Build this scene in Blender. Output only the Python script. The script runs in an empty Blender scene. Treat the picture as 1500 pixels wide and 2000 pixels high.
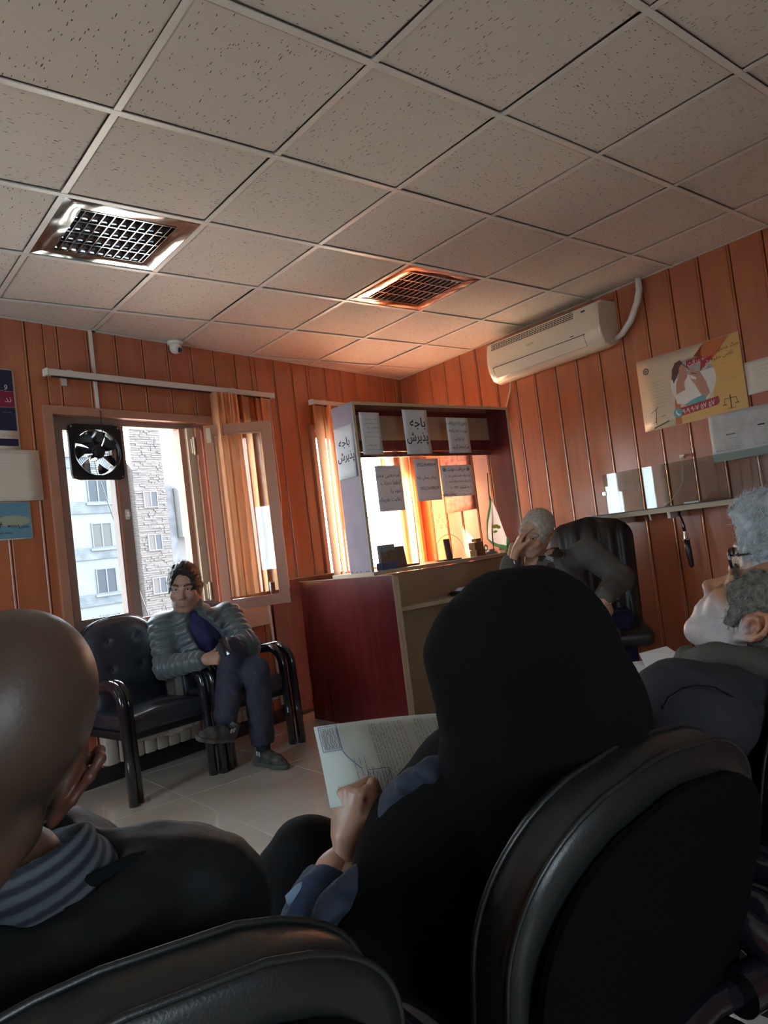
import bpy, bmesh, math, random
import numpy as np
from mathutils import Vector, Matrix, Quaternion
random.seed(7)
SC = bpy.context.scene
COL = SC.collection
R = math.radians

# ------------------------------------------------------------------ camera
CAM_R = np.array([[0.7716707, -0.62423021, -0.12190561],
                  [-0.06454604, 0.11381897, -0.99140257],
                  [0.6327386, 0.77290484, 0.04753917]])
CAM_C = np.array([-0.32501, -4.64778, 1.13726])
cam = bpy.data.cameras.new('camera')
cam.lens = 25.826
cam.sensor_width = 36
cam.clip_start = 0.02
cam.clip_end = 300
co = bpy.data.objects.new('camera', cam)
COL.objects.link(co)
m = Matrix([[CAM_R[0][i], -CAM_R[1][i], -CAM_R[2][i]] for i in range(3)]).to_4x4()
m.translation = Vector(CAM_C)
co.matrix_world = m
SC.camera = co

# ------------------------------------------------------------------ sky and exposure
W = bpy.data.worlds.new('sky')
SC.world = W
W.use_nodes = True
nt = W.node_tree
bg = nt.nodes['Background']
bg.inputs['Color'].default_value = (0.80, 0.90, 1.0, 1)
bg.inputs['Strength'].default_value = 22.0
SC.view_settings.view_transform = 'Standard'
SC.view_settings.look = 'None'
SC.view_settings.exposure = 0.12
SC.view_settings.gamma = 1.0
SC.view_settings.use_curve_mapping = False
SC.cycles.max_bounces = 10
SC.cycles.diffuse_bounces = 5
SC.cycles.transparent_max_bounces = 12
SC.cycles.sample_clamp_indirect = 30.0
SC.cycles.caustics_reflective = False
SC.cycles.caustics_refractive = False


# the sun stands over the street and reaches the counter window past an unseen block added as shade
sl = bpy.data.lights.new('sun', 'SUN')
sl.energy = 700.0
sl.angle = R(1.0)
sl.color = (1.0, 0.88, 0.74)
so_ = bpy.data.objects.new('sun', sl)
so_.rotation_euler = Vector((0.380, -0.639, -0.67)).to_track_quat('-Z', 'Y').to_euler()
COL.objects.link(so_)


def portal(name, mat, w, h):
    l = bpy.data.lights.new(name, 'AREA')
    l.shape = 'RECTANGLE'
    l.size = w
    l.size_y = h
    l.cycles.is_portal = True
    o = bpy.data.objects.new(name, l)
    o.matrix_world = mat
    COL.objects.link(o)


# ------------------------------------------------------------------ mesh helpers
def V(*a):
    return Vector(a)


class MB:
    """collects faces, then becomes ONE mesh object"""

    def __init__(s):
        s.v = []
        s.f = []
        s.m = []

    def add(s, vs, fs, mi=0, M=None):
        b = len(s.v)
        if M is not None:
            vs = [M @ Vector(p) for p in vs]
        s.v += [tuple(p) for p in vs]
        s.f += [tuple(b + i for i in f) for f in fs]
        s.m += [mi] * len(fs)
        return s

    def box(s, x0, x1, y0, y1, z0, z1, mi=0, M=None, bev=0.0):
        if bev <= 0:
            vs = [(x, y, z) for z in (z0, z1) for y in (y0, y1) for x in (x0, x1)]
            fs = [(0, 2, 3, 1), (4, 5, 7, 6), (0, 1, 5, 4), (2, 6, 7, 3), (0, 4, 6, 2), (1, 3, 7, 5)]
            return s.add(vs, fs, mi, M)
        bm = bmesh.new()
        bmesh.ops.create_cube(bm, size=1)
        for v in bm.verts:
            v.co = Vector(((x0 + x1) / 2 + v.co.x * (x1 - x0), (y0 + y1) / 2 + v.co.y * (y1 - y0), (z0 + z1) / 2 + v.co.z * (z1 - z0)))
        bmesh.ops.bevel(bm, geom=bm.edges[:], offset=bev, segments=2, profile=0.5, affect='EDGES')
        s.bm(bm, mi, M)
        return s

    def bm(s, bm, mi=0, M=None):
        bm.verts.ensure_lookup_table()
        s.add([v.co.copy() for v in bm.verts], [[v.index for v in f.verts] for f in bm.faces], mi, M)
        bm.free()
        return s

    def prism(s, poly, z0, z1, mi=0, M=None):
        """poly in xy, extruded along z"""
        n = len(poly)
        vs = [(x, y, z0) for x, y in poly] + [(x, y, z1) for x, y in poly]
        fs = [tuple(range(n - 1, -1, -1)), tuple(range(n, 2 * n))]
        fs += [(i, (i + 1) % n, n + (i + 1) % n, n + i) for i in range(n)]
        return s.add(vs, fs, mi, M)

    def tube(s, pts, r, seg=8, mi=0, M=None, caps=True, up=None, sx=1.0, sy=1.0):
        pts = [Vector(p) for p in pts]
        n = len(pts)
        rs = r if isinstance(r, (list, tuple)) else [r] * n
        vs = []
        prev = None
        for i, p in enumerate(pts):
            t = (pts[min(i + 1, n - 1)] - pts[max(i - 1, 0)]).normalized()
            if prev is None:
                a = Vector(up) if up else (Vector((0, 0, 1)) if abs(t.z) < .9 else Vector((1, 0, 0)))
                u = (a - t * a.dot(t)).normalized()
            else:
                u = (prev - t * prev.dot(t)).normalized()
            prev = u
            w = t.cross(u)
            for k in range(seg):
                a = 2 * math.pi * k / seg
                vs.append(p + (u * math.cos(a) * sx + w * math.sin(a) * sy) * rs[i])
        fs = []
        for i in range(n - 1):
            for k in range(seg):
                a = i * seg + k
                b = i * seg + (k + 1) % seg
                fs.append((a, b, b + seg, a + seg))
        if caps:
            fs.append(tuple(range(seg - 1, -1, -1)))
            fs.append(tuple(range((n - 1) * seg, n * seg)))
        return s.add(vs, fs, mi, M)

    def cyl(s, a, b, r, seg=16, mi=0, M=None, r2=None):
        return s.tube([a, b], [r, r if r2 is None else r2], seg, mi, M)

    def ball(s, c, r, mi=0, M=None, seg=12):
        bm = bmesh.new()
        bmesh.ops.create_uvsphere(bm, u_segments=seg, v_segments=max(6, seg // 2), radius=1)
        rr = r if isinstance(r, (tuple, list)) else (r, r, r)
        for v in bm.verts:
            v.co = Vector((c[0] + v.co.x * rr[0], c[1] + v.co.y * rr[1], c[2] + v.co.z * rr[2]))
        return s.bm(bm, mi, M)

    def lathe(s, prof, seg=24, mi=0, M=None):
        """prof: (r, z) list, around z"""
        vs = []
        for r, z in prof:
            for k in range(seg):
                a = 2 * math.pi * k / seg
                vs.append((r * math.cos(a), r * math.sin(a), z))
        fs = []
        for i in range(len(prof) - 1):
            for k in range(seg):
                a = i * seg + k
                b = i * seg + (k + 1) % seg
                fs.append((a, b, b + seg, a + seg))
        return s.add(vs, fs, mi, M)

    def build(s, name, mats, parent=None, smooth=False, loc=None, rz=None, mw=None):
        me = bpy.data.meshes.new(name)
        me.from_pydata(s.v, [], s.f)
        mats = mats if isinstance(mats, (list, tuple)) else [mats]
        for x in mats:
            me.materials.append(x)
        if len(mats) > 1:
            me.polygons.foreach_set('material_index', s.m)
        me.update()
        bm = bmesh.new()
        bm.from_mesh(me)
        bmesh.ops.recalc_face_normals(bm, faces=bm.faces[:])
        bm.to_mesh(me)
        bm.free()
        if smooth:
            me.polygons.foreach_set('use_smooth', [True] * len(me.polygons))
            if smooth != 'all':
                me.set_sharp_from_angle(angle=R(smooth if smooth is not True else 40))
        o = bpy.data.objects.new(name, me)
        COL.objects.link(o)
        if parent:
            o.parent = parent
        if mw is not None:
            o.matrix_world = mw
        if loc is not None:
            o.location = loc
        if rz is not None:
            o.rotation_euler = (0, 0, rz)
        return o


def tag(o, label=None, cat=None, group=None, kind=None):
    if label:
        o['label'] = label
    if cat:
        o['category'] = cat
    if group:
        o['group'] = group
    if kind:
        o['kind'] = kind
    return o


def thing(name, label, cat, loc=(0, 0, 0), rz=0.0, group=None, mw=None):
    o = bpy.data.objects.new(name, None)
    o.empty_display_size = 0.05
    COL.objects.link(o)
    if mw is not None:
        o.matrix_world = mw
    else:
        o.location = loc
        o.rotation_euler = (0, 0, rz)
    return tag(o, label, cat, group)


def struct(o, label=None):
    return tag(o, label, None, None, 'structure')


def copy_tree(o, parent=None):
    c = o.copy()
    COL.objects.link(c)
    c.parent = parent
    for ch in list(o.children):
        copy_tree(ch, c)
    return c


# ------------------------------------------------------------------ materials
def mat(name, col, rough=0.5, metal=0.0, spec=None, coat=0.0, coatr=0.1, bump=None, vary=None, trans=None, sheen=0.0, emit=None):
    """vary: (scale, amount, stretch xyz) colour variation; bump: (scale, strength, distance, stretch)"""
    m = bpy.data.materials.new(name)
    m.use_nodes = True
    nt = m.node_tree
    b = nt.nodes['Principled BSDF']
    b.inputs['Base Color'].default_value = (*col, 1)
    b.inputs['Roughness'].default_value = rough
    b.inputs['Metallic'].default_value = metal
    if spec is not None:
        b.inputs['Specular IOR Level'].default_value = spec
    if coat:
        b.inputs['Coat Weight'].default_value = coat
        b.inputs['Coat Roughness'].default_value = coatr
    if sheen:
        b.inputs['Sheen Weight'].default_value = sheen
    if emit:
        b.inputs['Emission Color'].default_value = (*emit[0], 1)
        b.inputs['Emission Strength'].default_value = emit[1]

    def coords(stretch):
        tc = nt.nodes.new('ShaderNodeTexCoord')
        mp = nt.nodes.new('ShaderNodeMapping')
        nt.links.new(tc.outputs['Object'], mp.inputs[0])
        mp.inputs['Scale'].default_value = stretch
        return mp.outputs[0]
    if vary:
        sc_, amt = vary[0], vary[1]
        n = nt.nodes.new('ShaderNodeTexNoise')
        n.inputs['Scale'].default_value = sc_
        n.inputs['Detail'].default_value = 6
        nt.links.new(coords(vary[2] if len(vary) > 2 else (1, 1, 1)), n.inputs['Vector'])
        r = nt.nodes.new('ShaderNodeValToRGB')
        r.color_ramp.elements[0].position = 0.3
        r.color_ramp.elements[1].position = 0.7
        r.color_ramp.elements[0].color = (*[c * (1 - amt) for c in col], 1)
        r.color_ramp.elements[1].color = (*[min(1, c * (1 + amt)) for c in col], 1)
        nt.links.new(n.outputs['Fac'], r.inputs[0])
        nt.links.new(r.outputs[0], b.inputs['Base Color'])
    if bump:
        n = nt.nodes.new('ShaderNodeTexNoise')
        n.inputs['Scale'].default_value = bump[0]
        n.inputs['Detail'].default_value = 5
        nt.links.new(coords(bump[3] if len(bump) > 3 else (1, 1, 1)), n.inputs['Vector'])
        bp = nt.nodes.new('ShaderNodeBump')
        bp.inputs['Strength'].default_value = bump[1]
        bp.inputs['Distance'].default_value = bump[2]
        nt.links.new(n.outputs['Fac'], bp.inputs['Height'])
        nt.links.new(bp.outputs[0], b.inputs['Normal'])
    return m


def glass_mat(name, tint=(1, 1, 1), refl=0.08, rough=0.0, ior=1.45):
    m = bpy.data.materials.new(name)
    m.use_nodes = True
    nt = m.node_tree
    nt.nodes.clear()
    out = nt.nodes.new('ShaderNodeOutputMaterial')
    mix = nt.nodes.new('ShaderNodeMixShader')
    tr = nt.nodes.new('ShaderNodeBsdfTransparent')
    tr.inputs[0].default_value = (*tint, 1)
    gl = nt.nodes.new('ShaderNodeBsdfGlossy')
    gl.inputs['Roughness'].default_value = rough
    lw = nt.nodes.new('ShaderNodeLayerWeight')
    lw.inputs['Blend'].default_value = 0.5
    pw = nt.nodes.new('ShaderNodeMath')
    pw.operation = 'POWER'
    pw.inputs[1].default_value = 5.0
    nt.links.new(lw.outputs['Facing'], pw.inputs[0])
    ma = nt.nodes.new('ShaderNodeMath')
    ma.operation = 'MULTIPLY_ADD'
    r0 = ((ior - 1) / (ior + 1)) ** 2
    ma.inputs[1].default_value = 1 - r0
    ma.inputs[2].default_value = r0
    nt.links.new(pw.outputs[0], ma.inputs[0])
    nt.links.new(ma.outputs[0], mix.inputs[0])
    nt.links.new(tr.outputs[0], mix.inputs[1])
    nt.links.new(gl.outputs[0], mix.inputs[2])
    nt.links.new(mix.outputs[0], out.inputs[0])
    return m


def translucent_mat(name, col, amount=0.5):
    m = bpy.data.materials.new(name)
    m.use_nodes = True
    nt = m.node_tree
    nt.nodes.clear()
    out = nt.nodes.new('ShaderNodeOutputMaterial')
    mix = nt.nodes.new('ShaderNodeMixShader')
    mix.inputs[0].default_value = amount
    d = nt.nodes.new('ShaderNodeBsdfDiffuse')
    t = nt.nodes.new('ShaderNodeBsdfTranslucent')
    for k, s in ((d, 1.0), (t, 1.0)):
        k.inputs[0].default_value = (*[c * s for c in col], 1)
    nz = nt.nodes.new('ShaderNodeTexNoise')
    nz.inputs['Scale'].default_value = 90
    bp = nt.nodes.new('ShaderNodeBump')
    bp.inputs['Strength'].default_value = 0.3
    bp.inputs['Distance'].default_value = 0.002
    nt.links.new(nz.outputs['Fac'], bp.inputs['Height'])
    nt.links.new(bp.outputs[0], d.inputs['Normal'])
    nt.links.new(d.outputs[0], mix.inputs[1])
    nt.links.new(t.outputs[0], mix.inputs[2])
    nt.links.new(mix.outputs[0], out.inputs[0])
    return m


def ceiling_mat():
    m = bpy.data.materials.new('mineral_tile')
    m.use_nodes = True
    nt = m.node_tree
    b = nt.nodes['Principled BSDF']
    b.inputs['Roughness'].default_value = 0.9
    tc = nt.nodes.new('ShaderNodeTexCoord')
    # worm shaped fissures: stretched, randomly turned voronoi specks in two layers
    cur = None
    for k, (sc_, ang, st) in enumerate(((30, 0.5, (1, 4.6, 1)), (34, 2.1, (1, 4.2, 1)), (38, 1.3, (1, 3.6, 1)))):
        mp = nt.nodes.new('ShaderNodeMapping')
        mp.inputs['Rotation'].default_value = (0, 0, ang)
        mp.inputs['Scale'].default_value = st
        nt.links.new(tc.outputs['Object'], mp.inputs[0])
        w = nt.nodes.new('ShaderNodeTexNoise')
        w.inputs['Scale'].default_value = 20
        nt.links.new(tc.outputs['Object'], w.inputs['Vector'])
        ad = nt.nodes.new('ShaderNodeVectorMath')
        ad.operation = 'MULTIPLY_ADD'
        ad.inputs[1].default_value = (0.03, 0.03, 0)
        nt.links.new(w.outputs['Color'], ad.inputs[0])
        nt.links.new(mp.outputs[0], ad.inputs[2])
        vo = nt.nodes.new('ShaderNodeTexVoronoi')
        vo.inputs['Scale'].default_value = sc_
        nt.links.new(ad.outputs[0], vo.inputs['Vector'])
        lt = nt.nodes.new('ShaderNodeMath')
        lt.operation = 'LESS_THAN'
        lt.inputs[1].default_value = 0.21 if k < 2 else 0.18
        nt.links.new(vo.outputs['Distance'], lt.inputs[0])
        # keep only some of the cells
        sx = nt.nodes.new('ShaderNodeSeparateColor')
        nt.links.new(vo.outputs['Color'], sx.inputs[0])
        g = nt.nodes.new('ShaderNodeMath')
        g.operation = 'LESS_THAN'
        g.inputs[1].default_value = 0.13 if k < 2 else 0.12
        nt.links.new(sx.outputs[0], g.inputs[0])
        mu = nt.nodes.new('ShaderNodeMath')
        mu.operation = 'MULTIPLY'
        nt.links.new(lt.outputs[0], mu.inputs[0])
        nt.links.new(g.outputs[0], mu.inputs[1])
        if cur is None:
            cur = mu.outputs[0]
        else:
            mx = nt.nodes.new('ShaderNodeMath')
            mx.operation = 'MAXIMUM'
            nt.links.new(cur, mx.inputs[0])
            nt.links.new(mu.outputs[0], mx.inputs[1])
            cur = mx.outputs[0]
    mix = nt.nodes.new('ShaderNodeMix')
    mix.data_type = 'RGBA'
    mix.inputs['A'].default_value = (0.66, 0.61, 0.54, 1)
    mix.inputs['B'].default_value = (0.08, 0.07, 0.06, 1)
    nt.links.new(cur, mix.inputs['Factor'])
    nt.links.new(mix.outputs['Result'], b.inputs['Base Color'])
    bp = nt.nodes.new('ShaderNodeBump')
    bp.inputs['Strength'].default_value = 0.5
    bp.inputs['Distance'].default_value = 0.002
    bp.invert = True
    nt.links.new(cur, bp.inputs['Height'])
    nt.links.new(bp.outputs[0], b.inputs['Normal'])
    return m


def wood_mat(name, c0, c1, rough=0.3, scale=(14, 14, 1.2), coat=0.0):
    m = bpy.data.materials.new(name)
    m.use_nodes = True
    nt = m.node_tree
    b = nt.nodes['Principled BSDF']
    b.inputs['Roughness'].default_value = rough
    b.inputs['Coat Weight'].default_value = coat
    b.inputs['Coat Roughness'].default_value = 0.28
    tc = nt.nodes.new('ShaderNodeTexCoord')
    oi = nt.nodes.new('ShaderNodeObjectInfo')
    mp = nt.nodes.new('ShaderNodeMapping')
    mp.inputs['Scale'].default_value = scale
    nt.links.new(tc.outputs['Object'], mp.inputs[0])
    ad = nt.nodes.new('ShaderNodeVectorMath')
    ad.operation = 'ADD'
    sc_ = nt.nodes.new('ShaderNodeVectorMath')
    sc_.operation = 'SCALE'
    sc_.inputs['Scale'].default_value = 40
    cmb = nt.nodes.new('ShaderNodeCombineXYZ')
    for i in range(3):
        nt.links.new(oi.outputs['Random'], cmb.inputs[i])
    nt.links.new(cmb.outputs[0], sc_.inputs[0])
    nt.links.new(mp.outputs[0], ad.inputs[0])
    nt.links.new(sc_.outputs[0], ad.inputs[1])
    n = nt.nodes.new('ShaderNodeTexNoise')
    n.inputs['Scale'].default_value = 1.5
    n.inputs['Detail'].default_value = 8
    n.inputs['Distortion'].default_value = 0.6
    nt.links.new(ad.outputs[0], n.inputs['Vector'])
    r = nt.nodes.new('ShaderNodeValToRGB')
    r.color_ramp.elements[0].position = 0.35
    r.color_ramp.elements[1].position = 0.68
    r.color_ramp.elements[0].color = (*c0, 1)
    r.color_ramp.elements[1].color = (*c1, 1)
    nt.links.new(n.outputs['Fac'], r.inputs[0])
    nt.links.new(r.outputs[0], b.inputs['Base Color'])
    return m


M = {}
M['ceil'] = ceiling_mat()
M['tee'] = mat('white_tee', (0.72, 0.70, 0.64), 0.35)
M['panel'] = wood_mat('laminate_panel', (0.38, 0.115, 0.048), (0.44, 0.145, 0.063), 0.30, coat=0.6)
M['panel_gap'] = mat('panel_gap', (0.05, 0.015, 0.008), 0.7)
M['plaster'] = mat('plaster', (0.5, 0.45, 0.4), 0.9)
M['tile'] = mat('floor_tile', (0.74, 0.69, 0.60), 0.12, vary=(2.5, 0.07), spec=0.8, coat=1.0, coatr=0.03)
M['grout'] = mat('grout', (0.12, 0.10, 0.08), 0.9)
M['skirt'] = mat('black_skirting', (0.02, 0.018, 0.018), 0.4)
M['trim'] = mat('window_trim', (0.42, 0.20, 0.13), 0.4, vary=(6, 0.1))
M['alu'] = mat('brown_window_frame', (0.30, 0.20, 0.16), 0.4)
M['alu_warm'] = mat('sash_frame', (0.46, 0.20, 0.12), 0.35)
M['cream'] = mat('cream_profile', (0.62, 0.48, 0.33), 0.45)
M['glass'] = glass_mat('window_glass', (0.93, 0.97, 0.96))
M['glass_dusty'] = glass_mat('dusty_glass', (0.90, 0.95, 0.96), rough=0.05)
M['chrome'] = mat('chrome', (0.8, 0.8, 0.78), 0.12, 1.0)
M['steel'] = mat('grey_steel', (0.4, 0.4, 0.4), 0.35, 0.8)
M['white'] = mat('white_plastic', (0.72, 0.68, 0.60), 0.35)
M['ivory'] = mat('ivory_plastic', (0.70, 0.62, 0.48), 0.22, coat=0.4)
M['black'] = mat('black_metal', (0.012, 0.012, 0.014), 0.35)
M['black_gloss'] = mat('black_gloss', (0.012, 0.012, 0.018), 0.14, coat=0.6)
M['mirror'] = mat('mirror_sheet', (0.40, 0.39, 0.37), 0.10, 1.0)
M['louvre'] = mat('louvre_sheet', (0.50, 0.53, 0.54), 0.12, 1.0)
M['louvre_dark'] = mat('lamp_inside', (0.25, 0.25, 0.26), 0.25, 0.6)
M['tube'] = mat('lamp_tube', (0.85, 0.88, 0.88), 0.3)
M['rail'] = mat('curtain_rail', (0.62, 0.58, 0.50), 0.4)
M['curtain'] = translucent_mat('curtain_strip', (0.80, 0.47, 0.27), 0.55)
M['maroon'] = mat('maroon_laminate', (0.115, 0.014, 0.014), 0.22, vary=(3, 0.16, (6, 6, 0.6)), coat=0.5, coatr=0.25)
M['beige'] = mat('beige_board', (0.40, 0.29, 0.19), 0.45, vary=(5, 0.05))
M['beige_edge'] = mat('beige_edge_band', (0.50, 0.40, 0.27), 0.4)
M['lilac'] = mat('grey_lilac_laminate', (0.32, 0.27, 0.33), 0.22, vary=(5, 0.12), coat=0.4, coatr=0.2)
M['paper'] = mat('white_paper', (0.66, 0.68, 0.70), 0.75)
M['paper_thin'] = translucent_mat('thin_paper', (0.68, 0.68, 0.72), 0.38)
M['paper_warm'] = mat('ivory_paper', (0.62, 0.56, 0.46), 0.75)
M['ink'] = mat('black_ink', (0.02, 0.02, 0.025), 0.7)
M['ink_grey'] = mat('grey_ink', (0.16, 0.16, 0.17), 0.7)
M['ink_blue'] = mat('blue_ink', (0.05, 0.08, 0.25), 0.7)
M['leather'] = mat('black_leather', (0.010, 0.012, 0.012), 0.40, bump=(420, 0.25, 0.0012), spec=0.7)
M['back_cloth'] = mat('black_back_cloth', (0.0035, 0.0035, 0.0035), 0.9, spec=0.08)
M['leather_blue'] = mat('navy_leather', (0.022, 0.028, 0.042), 0.30, bump=(420, 0.2, 0.001), spec=0.8)
M['tape'] = glass_mat('clear_tape', (0.75, 0.75, 0.75), rough=0.2)
M['tapew'] = mat('crumpled_tape', (0.35, 0.34, 0.33), 0.25, bump=(60, 0.9, 0.01))
M['radiator'] = mat('radiator_enamel', (0.55, 0.50, 0.45), 0.35)
# ================================================================== the room
CEIL = 2.65
ANG = R(11.1)
FW = Matrix.Translation((1.25, -0.213, 0)) @ Matrix.Rotation(ANG, 4, 'Z')       # window wall: x along, -y into the room
AR = math.atan2(-1, -0.035)
FR = Matrix.Translation((4.15, 0.36, 0)) @ Matrix.Rotation(AR, 4, 'Z')          # right wall
XL, YB = -1.9, -6.7


def wallpt(s, y=0):
    p = FW @ Vector((s, y, 0))
    return p.x, p.y


# floor: slab and single tiles
slab = MB().box(XL - .3, 4.6, YB - .3, 1.2, -0.25, -0.006).build('floor', M['grout'])
struct(slab)
TX, TY = 0.61, 0.645
proto = None
for i in range(-5, 6):
    for j in range(-8, 3):
        x0 = 1.165 + TX * i
        y0 = -1.605 + TY * j
        cx, cy = x0 + TX / 2, y0 + TY / 2
        wy = -0.213 + (cx - 1.25) * 0.196
        if cx < XL - .1 or cx > 4.4 or cy > wy + .35 or cy < YB - .1:
            continue
        if proto is None:
            proto = MB().box(-TX / 2 + .0015, TX / 2 - .0015, -TY / 2 + .0015, TY / 2 - .0015, -0.006, 0.0, bev=0.0012)
            o = proto.build('tile', M['tile'], slab)
            proto = o
        else:
            o = proto.copy()
            COL.objects.link(o)
            o.parent = slab
        o.location = (cx, cy, 0)

# window wall with its two openings
WIN = [(-0.36, 1.17, 0.85, 2.125), (1.74, 2.83, 0.93, 2.125)]
S0, S1 = -3.25, 3.0
wb = MB()
TH = 0.28
xs = [S0, WIN[0][0], WIN[0][1], WIN[1][0], WIN[1][1], S1 + .35]
wb.box(xs[0], xs[1], .013, TH, 0, CEIL + .3).box(xs[2], xs[3], .013, TH, 0, CEIL + .3).box(xs[4], xs[5], .013, TH, 0, CEIL + .3)
for a, b, c, d in WIN:
    wb.box(a, b, .013, TH, 0, c).box(a, b, .013, TH, d, CEIL + .3)
wall_window = wb.build('wall_window', M['panel_gap'], mw=FW)
struct(wall_window)
PITCH = 0.186


def panel_piece(parent, x0, x1, z0, z1, bead=True):
    g = 0.003
    mb = MB()
    a, b = x0 + g, x1 - g
    if b - a < .01 or z1 - z0 < .01:
        return
    if bead and b - a > .04:
        poly = [(a, .013), (a, 0.003), (a + .004, 0), (b - .018, 0), (b - .014, .004), (b - .011, .001), (b - .006, -.0015), (b - .001, .001), (b, .004), (b, .013)]
    else:
        poly = [(a, .013), (a, 0), (b, 0), (b, .013)]
    cx = (x0 + x1) / 2
    mb.prism([(x - cx, y) for x, y in poly], 0, z1 - z0)
    o = mb.build('panel', M['panel'], parent)
    o.location = (cx, 0, z0)
    return o


k = 0
s = S0
while s < S1 - .02:
    e = min(s + PITCH, S1)
    segs = [(s, e, 0.09, CEIL)]
    for (a, b, c, d) in WIN:
        a, b, c, d = a - .0, b + .0, c, d
        out = []
        for (p, q, z0, z1) in segs:
            if q <= a or p >= b:
                out.append((p, q, z0, z1))
                continue
            if p < a - .005:
                out.append((p, a, z0, z1))
            if q > b + .005:
                out.append((b, q, z0, z1))
            pm, qm = max(p, a), min(q, b)
            out.append((pm, qm, z0, c))
            out.append((pm, qm, d, z1))
        segs = out
    for (p, q, z0, z1) in segs:
        panel_piece(wall_window, p, q, z0, z1, abs(q - e) < 1e-6)
    s = e

# right wall
wall_right = MB().box(-0.35, 7.4, .013, .25, 0, CEIL + .3).build('wall_right', M['panel_gap'], mw=FR)
struct(wall_right)
s = 0.03
panel_piece(wall_right, -0.12, 0.03, 0.09, CEIL)
PR = 0.1935
while s < 7.2:
    panel_piece(wall_right, s, s + PR, 0.09, CEIL)
    s += PR
# wall behind the camera and left wall, each with a window that lights the rows
wr = MB()
RW = [(-0.6, 0.15)]
xe = [XL - .3, RW[0][0], RW[0][1], 4.6]
for a, b in ((xe[0], xe[1]), (xe[2], xe[3])):
    wr.box(a, b, YB - .2, YB, 0, CEIL + .3)
for a, b in RW:
    wr.box(a, b, YB - .2, YB, 0, 0.95).box(a, b, YB - .2, YB, 2.1, CEIL + .3)
wall_rear = struct(wr.build('wall_rear', M['panel']))
LW = (-2.75, -1.65, .90, 1.85)
wl = MB().box(XL - .25, XL, YB - .2, LW[0], 0, CEIL + .3).box(XL - .25, XL, LW[1], .2, 0, CEIL + .3).box(XL - .25, XL, LW[0], LW[1], 0, LW[2]).box(XL - .25, XL, LW[0], LW[1], LW[3], CEIL + .3)
wall_left = struct(wl.build('wall_left', M['panel']))
fm = MB()
for y in (LW[0], (LW[0] + LW[1]) / 2 - .03, LW[1] - .06):
    fm.box(XL - .15, XL - .08, y, y + .06, LW[2], LW[3])
fm.box(XL - .15, XL - .08, LW[0], LW[1], LW[2], LW[2] + .06).box(XL - .15, XL - .08, LW[0], LW[1], LW[3] - .06, LW[3])
wo = struct(fm.build('window_4', M['alu']))
MB().box(XL - .12, XL - .114, LW[0] + .05, LW[1] - .05, LW[2] + .05, LW[3] - .05).build('pane', M['glass_dusty'], wo)
for n, (a, b) in enumerate(RW):
    fm = MB()
    for x in (a, (a + b) / 2 - .03, b - .06):
        fm.box(x, x + .06, YB - .12, YB - .05, .95, 2.1)
    fm.box(a, b, YB - .12, YB - .05, .95, 1.01).box(a, b, YB - .12, YB - .05, 2.04, 2.1)
    wo = struct(fm.build('window_%d' % (n + 3), M['alu']))
    MB().box(a + .05, b - .05, YB - .09, YB - .084, 1.0, 2.05).build('pane', M['glass_dusty'], wo)

# skirting
sk = MB().box(S0, S1, -.014, .013, 0, .09).build('baseboard_window', M['skirt'], mw=FW)
struct(sk)
sk = MB().box(-.1, 7.2, -.014, .013, 0, .09).build('baseboard_right', M['skirt'], mw=FR)
struct(sk)

# ceiling: carrier, tees and tiles
ceil_root = MB().box(XL - .3, 4.6, YB - .3, 1.2, CEIL + .06, CEIL + .3).build('ceiling', M['plaster'])
struct(ceil_root)
LAMPS = [(1, 2), (4, 2)]           # tile cells that hold a lamp: x from .6 i, y from -.6 j
tile_protos = {}


def clip_wall(poly):
    """clip a polygon to the room side of the window wall and of the right wall"""
    def clip(poly, n, d):
        out = []
        for i in range(len(poly)):
            a, b = poly[i], poly[(i + 1) % len(poly)]
            da = n[0] * a[0] + n[1] * a[1] - d
            db = n[0] * b[0] + n[1] * b[1] - d
            if da <= 0:
                out.append(a)
            if (da < 0 < db) or (db < 0 < da):
                t = da / (da - db)
                out.append((a[0] + (b[0] - a[0]) * t, a[1] + (b[1] - a[1]) * t))
        return out
    n = (-math.sin(ANG), math.cos(ANG))
    poly = clip(poly, n, n[0] * 1.25 + n[1] * -0.213)
    if len(poly) >= 3:
        n2 = FR.to_3x3() @ Vector((0, 1, 0))
        poly = clip(poly, (n2.x, n2.y), n2.x * 4.15 + n2.y * 0.36)
    return poly


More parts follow.
